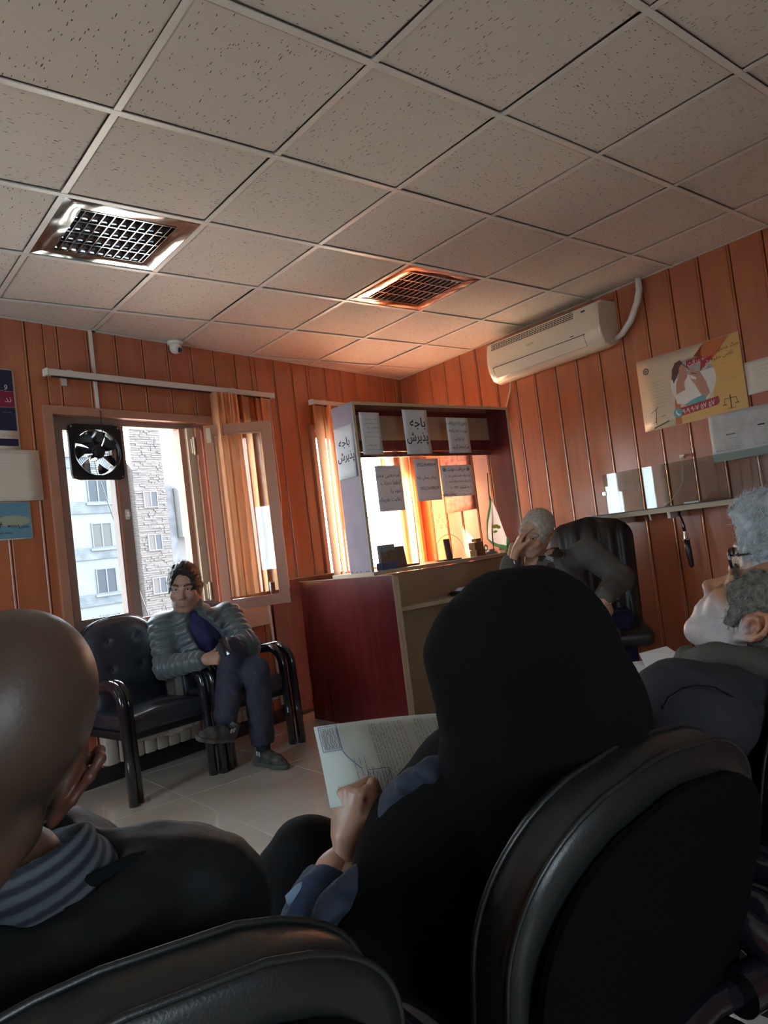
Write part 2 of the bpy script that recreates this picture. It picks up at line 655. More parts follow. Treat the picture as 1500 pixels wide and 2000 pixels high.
rnd = random.Random(3)
for i in range(-4, 7):
    for j in range(-1, 12):
        x0, x1 = .6 * i, .6 * i + .6
        y1, y0 = -.6 * j + .6, -.6 * j
        # cell (i,j): x .6i.. .6i+.6, y -.6j .. -.6j+.6
        if (i, j + 0) in [(a, b + 1) for a, b in LAMPS]:
            continue
        h = .012
        full = [(x0 + h, y0 + h), (x1 - h, y0 + h), (x1 - h, y1 - h), (x0 + h, y1 - h)]
        cl = clip_wall(full)
        if len(cl) < 3 or x1 < XL or y1 < YB:
            continue
        area = 0.5 * abs(sum(cl[a][0] * cl[(a + 1) % len(cl)][1] - cl[(a + 1) % len(cl)][0] * cl[a][1] for a in range(len(cl))))
        if area < .004:
            continue
        cx, cy = (x0 + x1) / 2, (y0 + y1) / 2
        zz = CEIL + .002 + rnd.random() * .003
        if len(cl) == 4 and area > .33:
            if 'full' not in tile_protos:
                g = .576 / 2
                e = .008
                mb = MB()
                mb.add([(-g, -g, .004), (g, -g, .004), (g, g, .004), (-g, g, .004), (-g + e, -g + e, 0), (g - e, -g + e, 0), (g - e, g - e, 0), (-g + e, g - e, 0),
                        (-g, -g, .016), (g, -g, .016), (g, g, .016), (-g, g, .016)],
                       [(4, 7, 6, 5), (0, 1, 5, 4), (1, 2, 6, 5), (2, 3, 7, 6), (3, 0, 4, 7), (8, 9, 10, 11), (0, 8, 9, 1), (1, 9, 10, 2), (2, 10, 11, 3), (3, 11, 8, 0)])
                o = mb.build('ceiling_tile', M['ceil'], ceil_root)
                tile_protos['full'] = o
            else:
                o = tile_protos['full'].copy()
                COL.objects.link(o)
                o.parent = ceil_root
            o.location = (cx, cy, zz)
            o.rotation_euler = (rnd.uniform(-.004, .004), rnd.uniform(-.004, .004), rnd.choice((0, math.pi / 2, math.pi, -math.pi / 2)))
        else:
            o = MB().prism([(a - cx, b - cy) for a, b in cl], 0, .014).build('ceiling_tile', M['ceil'], ceil_root)
            o.location = (cx, cy, zz)
# tees: main runners along x every 1.2 m, cross tees between
for j in range(-1, 12):
    y = -.6 * j
    x0 = XL
    n = (-math.sin(ANG), math.cos(ANG))
    # wall meets this y at
    sw = 1.25 + (y + .213) / math.tan(ANG)
    x0 = max(XL, sw)
    x1 = 4.15 - .035 * (.36 - y)
    if x0 > x1 - .05:
        continue
    MB().box(x0, x1, y - .012, y + .012, CEIL - .003, CEIL + .001).box(x0, x1, y - .001, y + .001, CEIL, CEIL + .035).build('main_tee', M['tee'], ceil_root)
for i in range(-3, 7):
    x = .6 * i
    yt = -.213 + (x - 1.25) * math.tan(ANG)
    ys = [-.6 * j for j in range(-1, 12)]
    segs = []
    for a in range(len(ys)):
        hi = ys[a]
        lo = hi - .6
        hi2 = min(hi, yt)
        if hi2 - lo > .03:
            MB().box(x - .012, x + .012, lo + .0125, hi2 - (.0125 if hi2 == hi else 0), CEIL - .002, CEIL + .001).build('cross_tee', M['tee'], ceil_root)
# wall angle
struct(MB().box(S0, S1 - .02, -.022, 0, CEIL - .002, CEIL + .001).build('trim_1', M['tee'], mw=FW))
struct(MB().box(0, 7.2, -.022, 0, CEIL - .002, CEIL + .001).build('trim_2', M['tee'], mw=FR))

# ------------------------------------------------------------------ window 1 (fan window with the open sash)


def rect_frame(mb, x0, x1, z0, z1, w, y0, y1, mi=0):
    mb.box(x0, x0 + w, y0, y1, z0, z1, mi).box(x1 - w, x1, y0, y1, z0, z1, mi)
    mb.box(x0 + w, x1 - w, y0, y1, z0, z0 + w, mi).box(x0 + w, x1 - w, y0, y1, z1 - w, z1, mi)
    return mb


a, b, c, d = WIN[0]
w1 = struct(rect_frame(MB(), a, b, c, d, .038, .055, .115).build('window_1', M['alu'], mw=FW))
rect_frame(MB(), a - .05, b + .04, c - .05, d + .045, .05, -.022, 0).build('window_trim', M['trim'], w1)
rect_frame(MB(), a - .002, b + .002, c - .002, d + .002, .006, 0, .27).build('reveal', M['trim'], w1)
rect_frame(MB(), a + .036, a + .425, c + .036, d - .036, .045, .045, .105).build('sash_frame', M['alu'], w1)
MB().box(a + .078, a + .385, .072, .077, c + .078, d - .078).build('pane', M['glass_dusty'], w1)
MB().box(a + .40, a + .468, .04, .12, c + .03, d - .03).build('mullion', M['alu'], w1)
MB().box(a + .392, a + .402, .038, .05, c + .05, d - .05).build('mullion_edge', M['alu_warm'], w1)
MB().box(a + .425, a + .445, .028, .045, 1.50, 1.56).box(a + .43, a + .44, .01, .03, 1.515, 1.545).build('latch', M['white'], w1)
B1 = b
MB().box(.70, .75, .04, .115, c + .036, d - .036).build('mullion', M['trim'], w1)
rect_frame(MB(), .75, b - .036, c + .036, d - .036, .04, .05, .105).build('sash_frame', M['trim'], w1)
MB().box(.785, b - .07, .075, .08, c + .07, d - .07).build('pane', M['glass'], w1)
b = .70
mbj = MB()
mbj.box(b - .175, b - .135, .05, .115, c + .036, d - .036)
mbj.build('jamb_profile', M['alu_warm'], w1)
MB().box(b - .135, b - .085, .02, .115, c + .036, d - .036).build('jamb_profile', M['cream'], w1)
MB().box(b - .085, b - .045, -.01, .115, c + .036, d - .036).build('jamb_profile', M['trim'], w1)
MB().box(a, B1, -.022, .10, c - .045, c - .005, bev=.006).build('window_sill', M['cream'], w1)
for zz in (c + .14, d - .16):
    MB().box(b - .115, b - .09, .004, .03, zz - .05, zz + .05, bev=.003).cyl((b - .10, .0, zz - .06), (b - .10, .0, zz + .06), .008, 10).build('hinge', M['cream'], w1)
# open sash turned into the room
hx, hy = b - .035, -.03
sash = thing('window_sash', 'open brown wooden window sash with glass, swung in over curtain', 'window sash', mw=FW @ Matrix.Translation((hx, hy, 0)) @ Matrix.Rotation(R(-37), 4, 'Z'))
sz0, sz1, sw_ = .845, 2.095, .45
rect_frame(MB(), 0, sw_, sz0, sz1, .058, -.025, .025).build('frame', M['alu_warm'], sash)
rect_frame(MB(), .056, sw_ - .056, sz0 + .056, sz1 - .056, .012, -.018, .03).build('glazing_bead', M['trim'], sash)
MB().box(.06, sw_ - .06, -.003, .002, sz0 + .06, sz1 - .06).build('pane', M['glass'], sash)
MB().box(.015, .045, -.034, -.025, sz1 - .12, sz1 - .02).build('hinge', M['cream'], sash)

# window 2 behind the counter
a, b, c, d = WIN[1]
w2 = struct(rect_frame(MB(), a, b, c, d, .05, .05, .12).build('window_2', M['trim'], mw=FW))
rect_frame(MB(), a - .04, b + .04, c - .04, d + .04, .04, -.02, 0).build('window_trim', M['trim'], w2)
rect_frame(MB(), a - .002, b + .002, c - .002, d + .002, .006, 0, .27).build('reveal', M['trim'], w2)
MB().box(a + .56, a + .575, .05, .12, c + .04, d - .04).build('mullion', M['cream'], w2)
MB().box(a + .86, a + .89, .05, .12, c + .04, d - .04).build('mullion', M['cream'], w2)
for p, q in ((a + .05, a + .56), (a + .575, a + .86), (a + .89, b - .05)):
    MB().box(p, q, .08, .085, c + .05, d - .05).build('pane', M['glass'], w2)

# portals sample the daylight that comes through the openings
for (a, b, c, d) in WIN:
    portal('window_portal', FW @ Matrix.Translation(((a + b) / 2, .26, (c + d) / 2)) @ Matrix.Rotation(R(-90), 4, 'X'), b - a, d - c)
for a, b in RW:
    portal('window_portal', Matrix.Translation(((a + b) / 2, YB - .18, 1.52)) @ Matrix.Rotation(R(90), 4, 'X'), b - a, 1.15)

portal('window_portal', Matrix.Translation((XL - .22, (LW[0] + LW[1]) / 2, (LW[2] + LW[3]) / 2)) @ Matrix.Rotation(R(-90), 4, 'Y') @ Matrix.Rotation(R(90), 4, 'Z'), LW[1] - LW[0], LW[3] - LW[2])

# ------------------------------------------------------------------ houses across the street
M['facade_white'] = mat('pale_render', (0.072, 0.072, 0.070), 0.9, vary=(.8, .06))
M['facade_stone'] = mat('grey_stone', (0.045, 0.047, 0.053), 0.9, vary=(1.5, .35), bump=(3, .6, .05, (1, 1, 6)))
M['facade_brick'] = mat('split_stone', (0.050, 0.043, 0.040), 0.9, vary=(1.2, .12, (1, 1, 7)), bump=(1.6, 1.0, .12, (1, 1, 8)))
M['facade_far'] = mat('far_block', (0.062, 0.060, 0.060), 0.9, vary=(.6, .12))
M['ext_window'] = mat('window_dark', (0.012, 0.014, 0.018), 0.5, spec=.2)
M['ext_curtain'] = mat('window_pale', (0.026, 0.022, 0.021), 0.8)
M['ext_frame'] = mat('white_upvc', (0.066, 0.066, 0.066), 0.6, spec=.2)
M['ground'] = mat('asphalt', (0.05, 0.05, 0.05), 0.9)


def ext_frame(d0):
    """frame at distance d0 beyond the window wall, square to the view through window 1"""
    return FW


def ext_window(parent, x0, x1, z0, z1, y, left, right, split=.5):
    w = rect_frame(MB(), x0, x1, z0, z1, .07, y - .04, y + .06)
    xm = x0 + (x1 - x0) * split
    w.box(xm - .04, xm + .04, y - .045, y + .06, z0, z1)
    f = w.build('window', M['ext_frame'], parent)
    MB().box(x0 + .06, xm - .04, y, y + .02, z0 + .06, z1 - .06).build('pane', left, f)
    MB().box(xm + .04, x1 - .06, y, y + .02, z0 + .06, z1 - .06).build('pane', right, f)
    return f
E0 = FW @ Matrix.Translation((0, 40, 0))
gr = struct(MB().box(-60, 90, .6, 75, -9.3, -9).build('ground_street', M['ground'], mw=FW))
h1 = thing('apartment_building', 'pale rendered apartment house with grey stone bands and white windows', 'building', mw=E0)
MB().box(8, 24.4, .3, 12, -9, 9.4).box(8, 24.5, .1, 12, 9.2, 9.6).build('wall', M['facade_white'], h1)
MB().box(23.6, 24.42, .22, .32, -9, 9.2).build('stone_strip', M['facade_stone'], h1)
for k in range(-3, 3):
    z = 2.62 + 2.95 * k
    MB().box(20.4, 23.6, .2, .32, z, z + .75).build('stone_band', M['facade_stone'], h1)
    ext_window(h1, 21.8, 23.2, z - 2.35 + .1, z - .62, .25, M['ext_curtain'] if k % 2 else M['ext_window'], M['ext_window'] if k != 1 else M['ext_curtain'])
    MB().box(21.6, 23.4, .1, .3, z - 2.42, z - 2.27).build('window_sill', M['ext_frame'], h1)
    ext_window(h1, 16.5, 18.4, z - 2.25, z - .62, .25, M['ext_window'], M['ext_window'])
h2 = thing('stone_tower', 'tall narrow split stone tower with small white framed windows', 'building', mw=E0)
MB().box(24.95, 27.4, 0, 9, -9, 14.5).build('wall', M['facade_brick'], h2)
MB().box(24.55, 24.95, .6, 9, -9, 9.0).build('side_pier', M['facade_far'], h2)
rs = random.Random(5)
for k in range(96):
    z = -3 + k * .155
    x0 = 24.95
    mbs = MB()
    nb = rs.randint(2, 4)
    cuts = sorted([24.96] + [rs.uniform(25.1, 27.2) for _ in range(nb)] + [27.4])
    for a, b in zip(cuts, cuts[1:]):
        dpt = rs.uniform(.02, .10)
        za = z + rs.uniform(-.015, .015)
        mbs.add([(a, -dpt, za), (b - .03, -dpt * rs.uniform(.5, 1), za + rs.uniform(-.03, .03)), (b - .03, -dpt * rs.uniform(.5, 1.2), za + .13), (a, -dpt, za + .13 + rs.uniform(-.02, .02)),
                 (a, 0, za), (b - .03, 0, za), (b - .03, 0, za + .14), (a, 0, za + .14)],
                [(0, 1, 2, 3), (0, 4, 5, 1), (3, 2, 6, 7), (0, 3, 7, 4), (1, 5, 6, 2)])
    mbs.build('stone_course', M['facade_brick'], h2)
for z in (5.75, 2.8, -.15, -3.1):
    ext_window(h2, 25.55, 26.65, z, z + 1.15, -.10, M['ext_curtain'], M['ext_window'], .5)
E3 = FW @ Matrix.Translation((0, 52, 0))
h3 = thing('far_block', 'hazy stepped concrete block standing behind the stone tower', 'building', mw=E3)
MB().box(33.3, 42, 0, 9, -9, 9.4).build('wall', M['facade_far'], h3)
MB().box(35.2, 35.9, -.5, 0, -9, 9.0).build('stair_shaft', M['facade_stone'], h3)
MB().box(34.1, 35.1, -.03, .05, 5.2, 6.3).box(33.5, 34.9, -.02, .05, 2.2, 4.0).build('render_patch', M['facade_white'], h3)
MB().box(36.0, 41, -1.2, 0, 4.2, 8.6).build('roof_hood', M['facade_white'], h3)
for z in (-.6, 1.4, 3.0):
    ext_window(h3, 36.2, 37.6, z - 3, z - 1.6, -.05, M['ext_window'], M['ext_window'])
h4 = thing('sun_shade_block', 'unseen plain tower block added to keep the sun off the fan window', 'building', mw=FW @ Matrix.Translation((0, 15, 0)))  # added out of view, only to shade the fan window from the sun
MB().box(-11, -3.85, 0, 8, -9, 17.6).build('wall', M['facade_far'], h4)
MB().box(-11.2, -3.75, -.1, 8.2, 17.6, 17.9).build('parapet', M['facade_white'], h4)
for k in range(8):
    for x in (-10.2, -8.0, -5.9):
        ext_window(h4, x, x + 1.4, -8 + 3 * k, -6.6 + 3 * k, -.05, M['ext_window'], M['ext_window'])
# cables outside
tag(MB().tube([FW @ Vector((.06, .35, 2.02)), FW @ Vector((.12, .42, 1.86)), FW @ Vector((.30, .5, 1.36)), FW @ Vector((.52, .6, .78))], .0035, 6).build('stay_wire', M['black']),
    'thin dark wire running down outside the window from fan corner', 'wire')
tag(MB().tube([FW @ Vector((-.25, .32, 2.1)), FW @ Vector((-.24, .34, 1.6)), FW @ Vector((-.21, .34, 1.4)), FW @ Vector((-.20, .34, 1.2)), FW @ Vector((-.17, .36, 1.17)), FW @ Vector((.05, .5, 1.12))], .002, 5).build('hanging_cable', M['steel']),
    'thin grey cable hanging outside beneath the fan', 'cable')

# ------------------------------------------------------------------ extractor fan in the window
fan = thing('extractor_fan', 'square black axial extractor fan mounted in upper window pane', 'fan', mw=FW @ Matrix.Translation((-.091, .03, 1.912)))
hw = .168
mb = MB()
n = 48
vs = []
for y in (-.012, .006):
    for k in range(n):
        a = 2 * math.pi * k / n
        ca, sa = math.cos(a), math.sin(a)
        q = hw / max(abs(ca), abs(sa))
        q = min(q, hw * 1.34)
        vs.append((q * ca, y, q * sa))
    for k in range(n):
        a = 2 * math.pi * k / n
        vs.append((.143 * math.cos(a), y, .143 * math.sin(a)))
fs = []
for k in range(n):
    k2 = (k + 1) % n
    fs += [(k, k2, n + k2, n + k), (2 * n + k, 3 * n + k, 3 * n + k2, 2 * n + k2), (k, 2 * n + k, 2 * n + k2, k2)]
mb.add(vs, fs)
vs = []
for r_, y in ((.143, -.012), (.150, -.022), (.146, -.024), (.140, -.018), (.138, .05), (.143, .05), (.143, -.012)):
    for k in range(n):
        a = 2 * math.pi * k / n
        vs.append((r_ * math.cos(a), y, r_ * math.sin(a)))
fs = []
for j in range(6):
    for k in range(n):
        fs.append((j * n + k, j * n + (k + 1) % n, (j + 1) * n + (k + 1) % n, (j + 1) * n + k))
mb.add(vs, fs)
mb.build('housing', M['black'], fan, smooth=30)
for sx in (-1, 1):
    for sz in (-1, 1):
        MB().cyl((sx * .15, -.012, sz * .15), (sx * .15, -.016, sz * .15), .006, 10).build('screw', M['chrome'], fan)
hub = MB()
hub.tube([(0, -.03, 0), (0, -.028, 0), (0, .03, 0)], [.030, .042, .046], 24, up=(0, 0, 1)).build('motor_hub', M['black_gloss'], fan, smooth=40)
cap = MB().tube([(0, -.040, 0), (0, -.036, 0), (0, -.028, 0)], [.014, .026, .030], 20, up=(0, 0, 1)).build('hub_cap', M['leather'], fan, smooth=40)
for k in range(7):
    a0 = 2 * math.pi * k / 7 + .3
    vs = []
    nr, na = 8, 6
    for th in (0, .002):
        for i in range(nr + 1):
            rr = .042 + (.134 - .042) * i / nr
            for j in range(na + 1):
                u = j / na
                w_ = .42 + .22 * (i / nr)
                a = a0 + (u - .5) * w_ * 1.15 + .25 * (i / nr)
                y = -.018 + .042 * u + th + .004 * math.sin(u * 3.14)
                vs.append((rr * math.cos(a), y, rr * math.sin(a)))
    fs = []
    N1 = (nr + 1) * (na + 1)
    for i in range(nr):
        for j in range(na):
            q = i * (na + 1) + j
            fs += [(q, q + 1, q + na + 2, q + na + 1), (N1 + q, N1 + q + na + 1, N1 + q + na + 2, N1 + q + 1)]
    rim = [i * (na + 1) for i in range(nr + 1)] + [nr * (na + 1) + j for j in range(1, na + 1)] + [i * (na + 1) + na for i in range(nr - 1, -1, -1)] + [j for j in range(na - 1, 0, -1)]
    for q in range(len(rim)):
        p, r_ = rim[q], rim[(q + 1) % len(rim)]
        fs.append((p, r_, N1 + r_, N1 + p))
    MB().add(vs, fs).build('blade', M['black_gloss'], fan, smooth=50)
# wire guard behind the blades
gd = MB()
for r_ in [.05 + .012 * i for i in range(8)]:
    gd.tube([(r_ * math.cos(2 * math.pi * k / 40), .045, r_ * math.sin(2 * math.pi * k / 40)) for k in range(41)], .0014, 5, caps=False)
for k in range(6):
    a = math.pi * k / 3
    gd.tube([(0.03 * math.cos(a), .045, .03 * math.sin(a)), (.142 * math.cos(a), .045, .142 * math.sin(a))], .002, 6)
gd.build('guard', M['black'], fan, smooth=60)

# conduit from the ceiling to the fan
cd = thing('cable_conduit', 'white plastic cable trunking running down from ceiling to fan', 'conduit', mw=FW @ Matrix.Translation((-.071, 0, 0)))
MB().box(-.008, .008, -.014, 0, 2.15, CEIL).build('trunking', M['white'], cd)
MB().tube([(0, -.03, 2.15), (-.002, -.034, 2.05), (.004, -.02, 1.99), (.0, .0, 1.95)], .003, 6).tube([(0, -.01, 2.16), (0, -.03, 2.15)], .003, 6).build('cable', M['black'], cd)

# ------------------------------------------------------------------ dome camera
dc = thing('security_camera', 'small white dome security camera at ceiling edge', 'camera', mw=FW @ Matrix.Translation((.50, -.05, CEIL)))
MB().lathe([(.001, 0), (.052, 0), (.052, -.014), (.046, -.022), (.02, -.026)], 28).build('base', M['white'], dc, smooth=40)
MB().ball((0, 0, -.042), (.040, .040, .040), seg=24).build('ball', M['white'], dc, smooth='all')
MB().cyl((.0, -.018, -.052), (-.004, -.044, -.068), .022, 20).build('lens_ring', M['white'], dc, smooth=40)
MB().cyl((.0, -.040, -.0645), (-.004, -.047, -.0695), .017, 20).build('lens', M['black_gloss'], dc, smooth=40)

# ------------------------------------------------------------------ curtain rails and strips


def curtain_rail(name, s0, s1, z, lab):
    r_ = thing(name, lab, 'curtain rail', mw=FW @ Matrix.Translation((s0, -.07, z)))
    L = s1 - s0
    MB().box(0, L, -.022, .022, -.018, .018, bev=.004).build('rail', M['rail'], r_)
    MB().box(-.008, .004, -.025, .025, -.021, .021, bev=.003).box(L - .004, L + .008, -.025, .025, -.021, .021, bev=.003).build('end_cap', M['white'], r_)
    for x in (.12, L - .38):
        MB().box(x, x + .03, -.01, .07, .018, .026).box(x, x + .03, .06, .07, -.05, .026).build('bracket', M['rail'], r_)
    MB().box(.03, L - .03, -.008, .008, -.024, -.018).build('runner_slot', M['black'], r_)
    return r_


curtain_rail('curtain_rail', -.40, 1.285, 2.345, 'long cream curtain rail above the fan window')
curtain_rail('curtain_rail', 1.69, 2.95, 2.33, 'cream curtain rail starting beside the counter frame')


def strip(parent, s, z0, z1, w, ang, y=-.07, k=0):
    """one vertical blind strip, slightly curled"""
    vs, fs = [], []
    nz = 12
    rr = random.Random(k)
    tw, bw = rr.uniform(-.15, .15), rr.uniform(-.25, .25)
    for i in range(nz + 1):
        t = i / nz
        z = z1 + (z0 - z1) * t
        a = ang + tw * (1 - t) + bw * t
        for j in range(5):
            u = (j / 4 - .5)
            cv = .010 * math.cos(u * math.pi) * (1 - .5 * t)
            vs.append((s + u * w * math.cos(a) - cv * math.sin(a) + .012 * bw * t, y + u * w * math.sin(a) + cv * math.cos(a), z))
    for i in range(nz):
        for j in range(4):
            q = i * 5 + j
            fs.append((q, q + 1, q + 6, q + 5))
    return MB().add(vs, fs).build('strip', M['curtain'], parent, smooth='all')


cu = thing('vertical_blind', 'peach fabric strip blind gathered at the fan window', 'blind', mw=FW)
for k in range(9):
    strip(cu, .735 + .022 * k, .93, 2.32, .105, R(72 + 3 * (k % 3)), -.085 + .004 * (k % 2), k)
for k, (x, a) in enumerate(((.945, 42), (1.005, 30), (1.13, 30), (1.19, 12))):
    strip(cu, x, .93, 2.32, .115, R(a), -.085 - .008 * (k % 2), 20 + k)
tag(MB().tube([FW @ Vector((1.235, -.075, 2.32)), FW @ Vector((1.24, -.07, 1.6)), FW @ Vector((1.235, -.03, 1.03))], .002, 5).tube([FW @ Vector((1.25, -.075, 2.32)), FW @ Vector((1.262, -.07, 1.6)), FW @ Vector((1.245, -.03, 1.03))], .002, 5).box(-.012, .012, -.008, .008, -.018, .018, M=FW @ Matrix.Translation((1.24, -.008, 1.02))).build('blind_cord', M['white']),
    'thin looped pull cord hanging beside peach blind', 'cord')
cu2 = thing('vertical_blind', 'orange glowing strip blind between wall and counter frame', 'blind', mw=FW)
for k, (x, a) in enumerate(((1.735, 8), (1.80, 35), (1.86, 62), (1.90, 20), (1.99, 40), (2.08, 70))):
    strip(cu2, x, .60, 2.31, .12, R(a), -.085 - .01 * (k % 2), 40 + k)
for k, (x, a) in enumerate(((2.47, 20), (2.72, 50), (2.77, 62), (2.83, 30), (2.89, 15))):
    strip(cu2, x, .90, 2.31, .09 if k == 0 else .10, R(a), -.085, 60 + k)

# radiator under the fan window
ra = thing('radiator', 'pale ribbed radiator beneath the window behind empty chair', 'radiator', mw=FW @ Matrix.Translation((-.30, -.085, .115)))
for k in range(13):
    x = k * .08
    MB().box(x, x + .074, -.035, .035, 0, .50, bev=.012).build('rib', M['radiator'], ra, smooth=40)
MB().cyl((0, 0, .04), (1.04, 0, .04), .02, 12).cyl((0, 0, .46), (1.04, 0, .46), .02, 12).build('pipe', M['radiator'], ra, smooth=40)
pp = tag(MB().tube([FW @ Vector((1.04, -.05, .84)), FW @ Vector((1.05, -.055, .45)), FW @ Vector((1.06, -.055, .13))], .011, 10).build('water_pipe', M['white'], smooth=60), 'thin white pipe running down wall beside maroon board', 'pipe')
MB().box(.80, 1.06, -.05, 0, .70, .84, bev=.004).build('sill_box', M['cream'], tag(thing('sill_box', 'small cream box below the open sash', 'box', mw=FW)))

# dark maroon board leaning at the wall, behind the chairs
bd = thing('maroon_board', 'dark maroon wooden board standing against wall beside seated man', 'board', mw=FW)
MB().box(1.10, 1.86, -.030, -.016, .03, .985).build('board', M['maroon'], bd)
MB().box(1.10, 1.86, -.031, -.015, .985, .990).build('edge_band', M['beige_edge'], bd)

# ------------------------------------------------------------------ text
_AR = {'ا': '\uFE8D\uFE8E\uFE8D\uFE8E', 'آ': '\uFE81\uFE82\uFE81\uFE82', 'ب': '\uFE8F\uFE90\uFE91\uFE92', 'پ': '\uFB56\uFB57\uFB58\uFB59', 'ت': '\uFE95\uFE96\uFE97\uFE98', 'ث': '\uFE99\uFE9A\uFE9B\uFE9C',
       'ج': '\uFE9D\uFE9E\uFE9F\uFEA0', 'ح': '\uFEA1\uFEA2\uFEA3\uFEA4', 'خ': '\uFEA5\uFEA6\uFEA7\uFEA8', 'د': '\uFEA9\uFEAA\uFEA9\uFEAA', 'ذ': '\uFEAB\uFEAC\uFEAB\uFEAC', 'ر': '\uFEAD\uFEAE\uFEAD\uFEAE',
       'ز': '\uFEAF\uFEB0\uFEAF\uFEB0', 'س': '\uFEB1\uFEB2\uFEB3\uFEB4', 'ش': '\uFEB5\uFEB6\uFEB7\uFEB8', 'ض': '\uFEBD\uFEBE\uFEBF\uFEC0', 'ط': '\uFEC1\uFEC2\uFEC3\uFEC4', 'ظ': '\uFEC5\uFEC6\uFEC7\uFEC8', 'ع': '\uFEC9\uFECA\uFECB\uFECC',
       'ف': '\uFED1\uFED2\uFED3\uFED4', 'ق': '\uFED5\uFED6\uFED7\uFED8', 'ک': '\uFB8E\uFB8F\uFB90\uFB91', 'گ': '\uFB92\uFB93\uFB94\uFB95', 'ل': '\uFEDD\uFEDE\uFEDF\uFEE0', 'م': '\uFEE1\uFEE2\uFEE3\uFEE4',
       'ن': '\uFEE5\uFEE6\uFEE7\uFEE8', 'و': '\uFEED\uFEEE\uFEED\uFEEE', 'ه': '\uFEE9\uFEEA\uFEEB\uFEEC', 'ی': '\uFBFC\uFBFD\uFBFE\uFBFF'}
_NOJOIN = set('اآدذرزو')


def shape(s):
    """Persian words to their joined letter forms, in reading order from the left as drawn"""
    out = []
    for i, c in enumerate(s):
        if c in _AR:
            pv = i > 0 and s[i - 1] in _AR and s[i - 1] not in _NOJOIN
            nx = i + 1 < len(s) and s[i + 1] in _AR and c not in _NOJOIN
            out.append(_AR[c][(3 if nx else 1) if pv else (2 if nx else 0)])
        else:
            out.append(c)
    # right to left, digits kept in order
    res, dig = [], []
    for c in reversed(out):
        if c.isdigit():
            dig.insert(0, c)
        else:
            res += dig + [c]
            dig = []
    return ''.join(res + dig)


def lettering_line(parent, lines, matl, y=-.0012, thick=0.0, yfun=None):
    """lines: (text, x, z, height, align, turn) in the plane of the parent, facing -y. ONE mesh."""
    mb = MB()
    for ln in lines:
        s, x, z, h = ln[:4]
        al = ln[4] if len(ln) > 4 else 'C'
        turn = ln[5] if len(ln) > 5 else 0
        maxw = ln[6] if len(ln) > 6 else None
        c = bpy.data.curves.new('t', 'FONT')
        c.body = shape(s)
        c.size = 1
        c.resolution_u = 2
        if thick:
            c.offset = thick
        o = bpy.data.objects.new('t', c)
        COL.objects.link(o)
        dg = bpy.context.evaluated_depsgraph_get()
        me = bpy.data.meshes.new_from_object(o.evaluated_get(dg))
        if len(me.vertices):
            xs_ = [v.co.x for v in me.vertices]
            lo, hi = min(xs_), max(xs_)
            sc_ = h
            if maxw and (hi - lo) * sc_ > maxw:
                sc_ = maxw / (hi - lo)
            off = {'C': -(lo + hi) / 2, 'L': -lo, 'R': -hi}[al]
            T = Matrix.Translation((x, y, z)) @ Matrix.Rotation(turn, 4, 'Y') @ Matrix.Rotation(R(90), 4, 'X') @ Matrix.Diagonal((sc_, h, 1, 1)) @ Matrix.Translation((off, -.35, 0))
            mb.add([v.co for v in me.vertices], [tuple(p.vertices) for p in me.polygons], 0, T)
        bpy.data.objects.remove(o)
        bpy.data.curves.remove(c)
        bpy.data.meshes.remove(me)
    if yfun:
        mb.v = [(p[0], p[1] + yfun(p[0], p[2]), p[2]) for p in mb.v]
    me = bpy.data.meshes.new('lettering')
    me.from_pydata(mb.v, [], mb.f)
    me.materials.append(matl)
    o = bpy.data.objects.new('lettering', me)
    COL.objects.link(o)
    o.parent = parent
    return o


def lettering(parent, lines, matl, y=-.0012, thick=0.0, yfun=None):
    for ln in lines:
        o = lettering_line(parent, [ln], matl, y, thick, yfun)
    return o


def scribble(mb, x0, x1, z, h, seed, y=-.001, dens=1.0):
    """a line of print too small to read: short ragged strokes"""
    rr = random.Random(seed)
    x = x1
    while x > x0 + h:
        w = rr.uniform(1.2, 4.5) * h
        w = min(w, x - x0)
        n = max(2, int(w / (h * .55)))
        up = True
        for k in range(n):
            a = x - k * w / n
            b_ = a - w / n * .9
            t = h * .16
            zz = z + rr.uniform(-.12, .12) * h
            hh = h * rr.choice((.25, .25, .5, .8))
            mb.add([(a, y, zz), (b_, y, zz), (b_, y, zz + t), (a, y, zz + t)], [(0, 1, 2, 3)])
            if rr.random() < .7:
                mb.add([(a, y, zz), (a - t, y, zz), (a - t, y, zz + hh), (a, y, zz + hh)], [(0, 1, 2, 3)])
        x -= w + h * rr.uniform(.4, .9)


def marks(parent, rows, matl, seed=1, y=-.001):
    mb = MB()
    for k, (x0, x1, z, h) in enumerate(rows):
        scribble(mb, x0, x1, z, h, seed * 100 + k, y)
    me = bpy.data.meshes.new('print')
    me.from_pydata(mb.v, [], mb.f)
    me.materials.append(matl)
    o = bpy.data.objects.new('printed_lines', me)
    COL.objects.link(o)
    o.parent = parent
    return o


def flat_poly(parent, name, pts, matl, y):
    me = bpy.data.meshes.new(name)
    me.from_pydata([(x, y, z) for x, z in pts], [], [tuple(range(len(pts)))])
    me.materials.append(matl)
    o = bpy.data.objects.new(name, me)
    COL.objects.link(o)
    o.parent = parent
    return o


def circ(cx, cz, r, n=28, rz=None):
    return [(cx + r * math.cos(2 * math.pi * k / n), cz + (rz or r) * math.sin(2 * math.pi * k / n)) for k in range(n)]


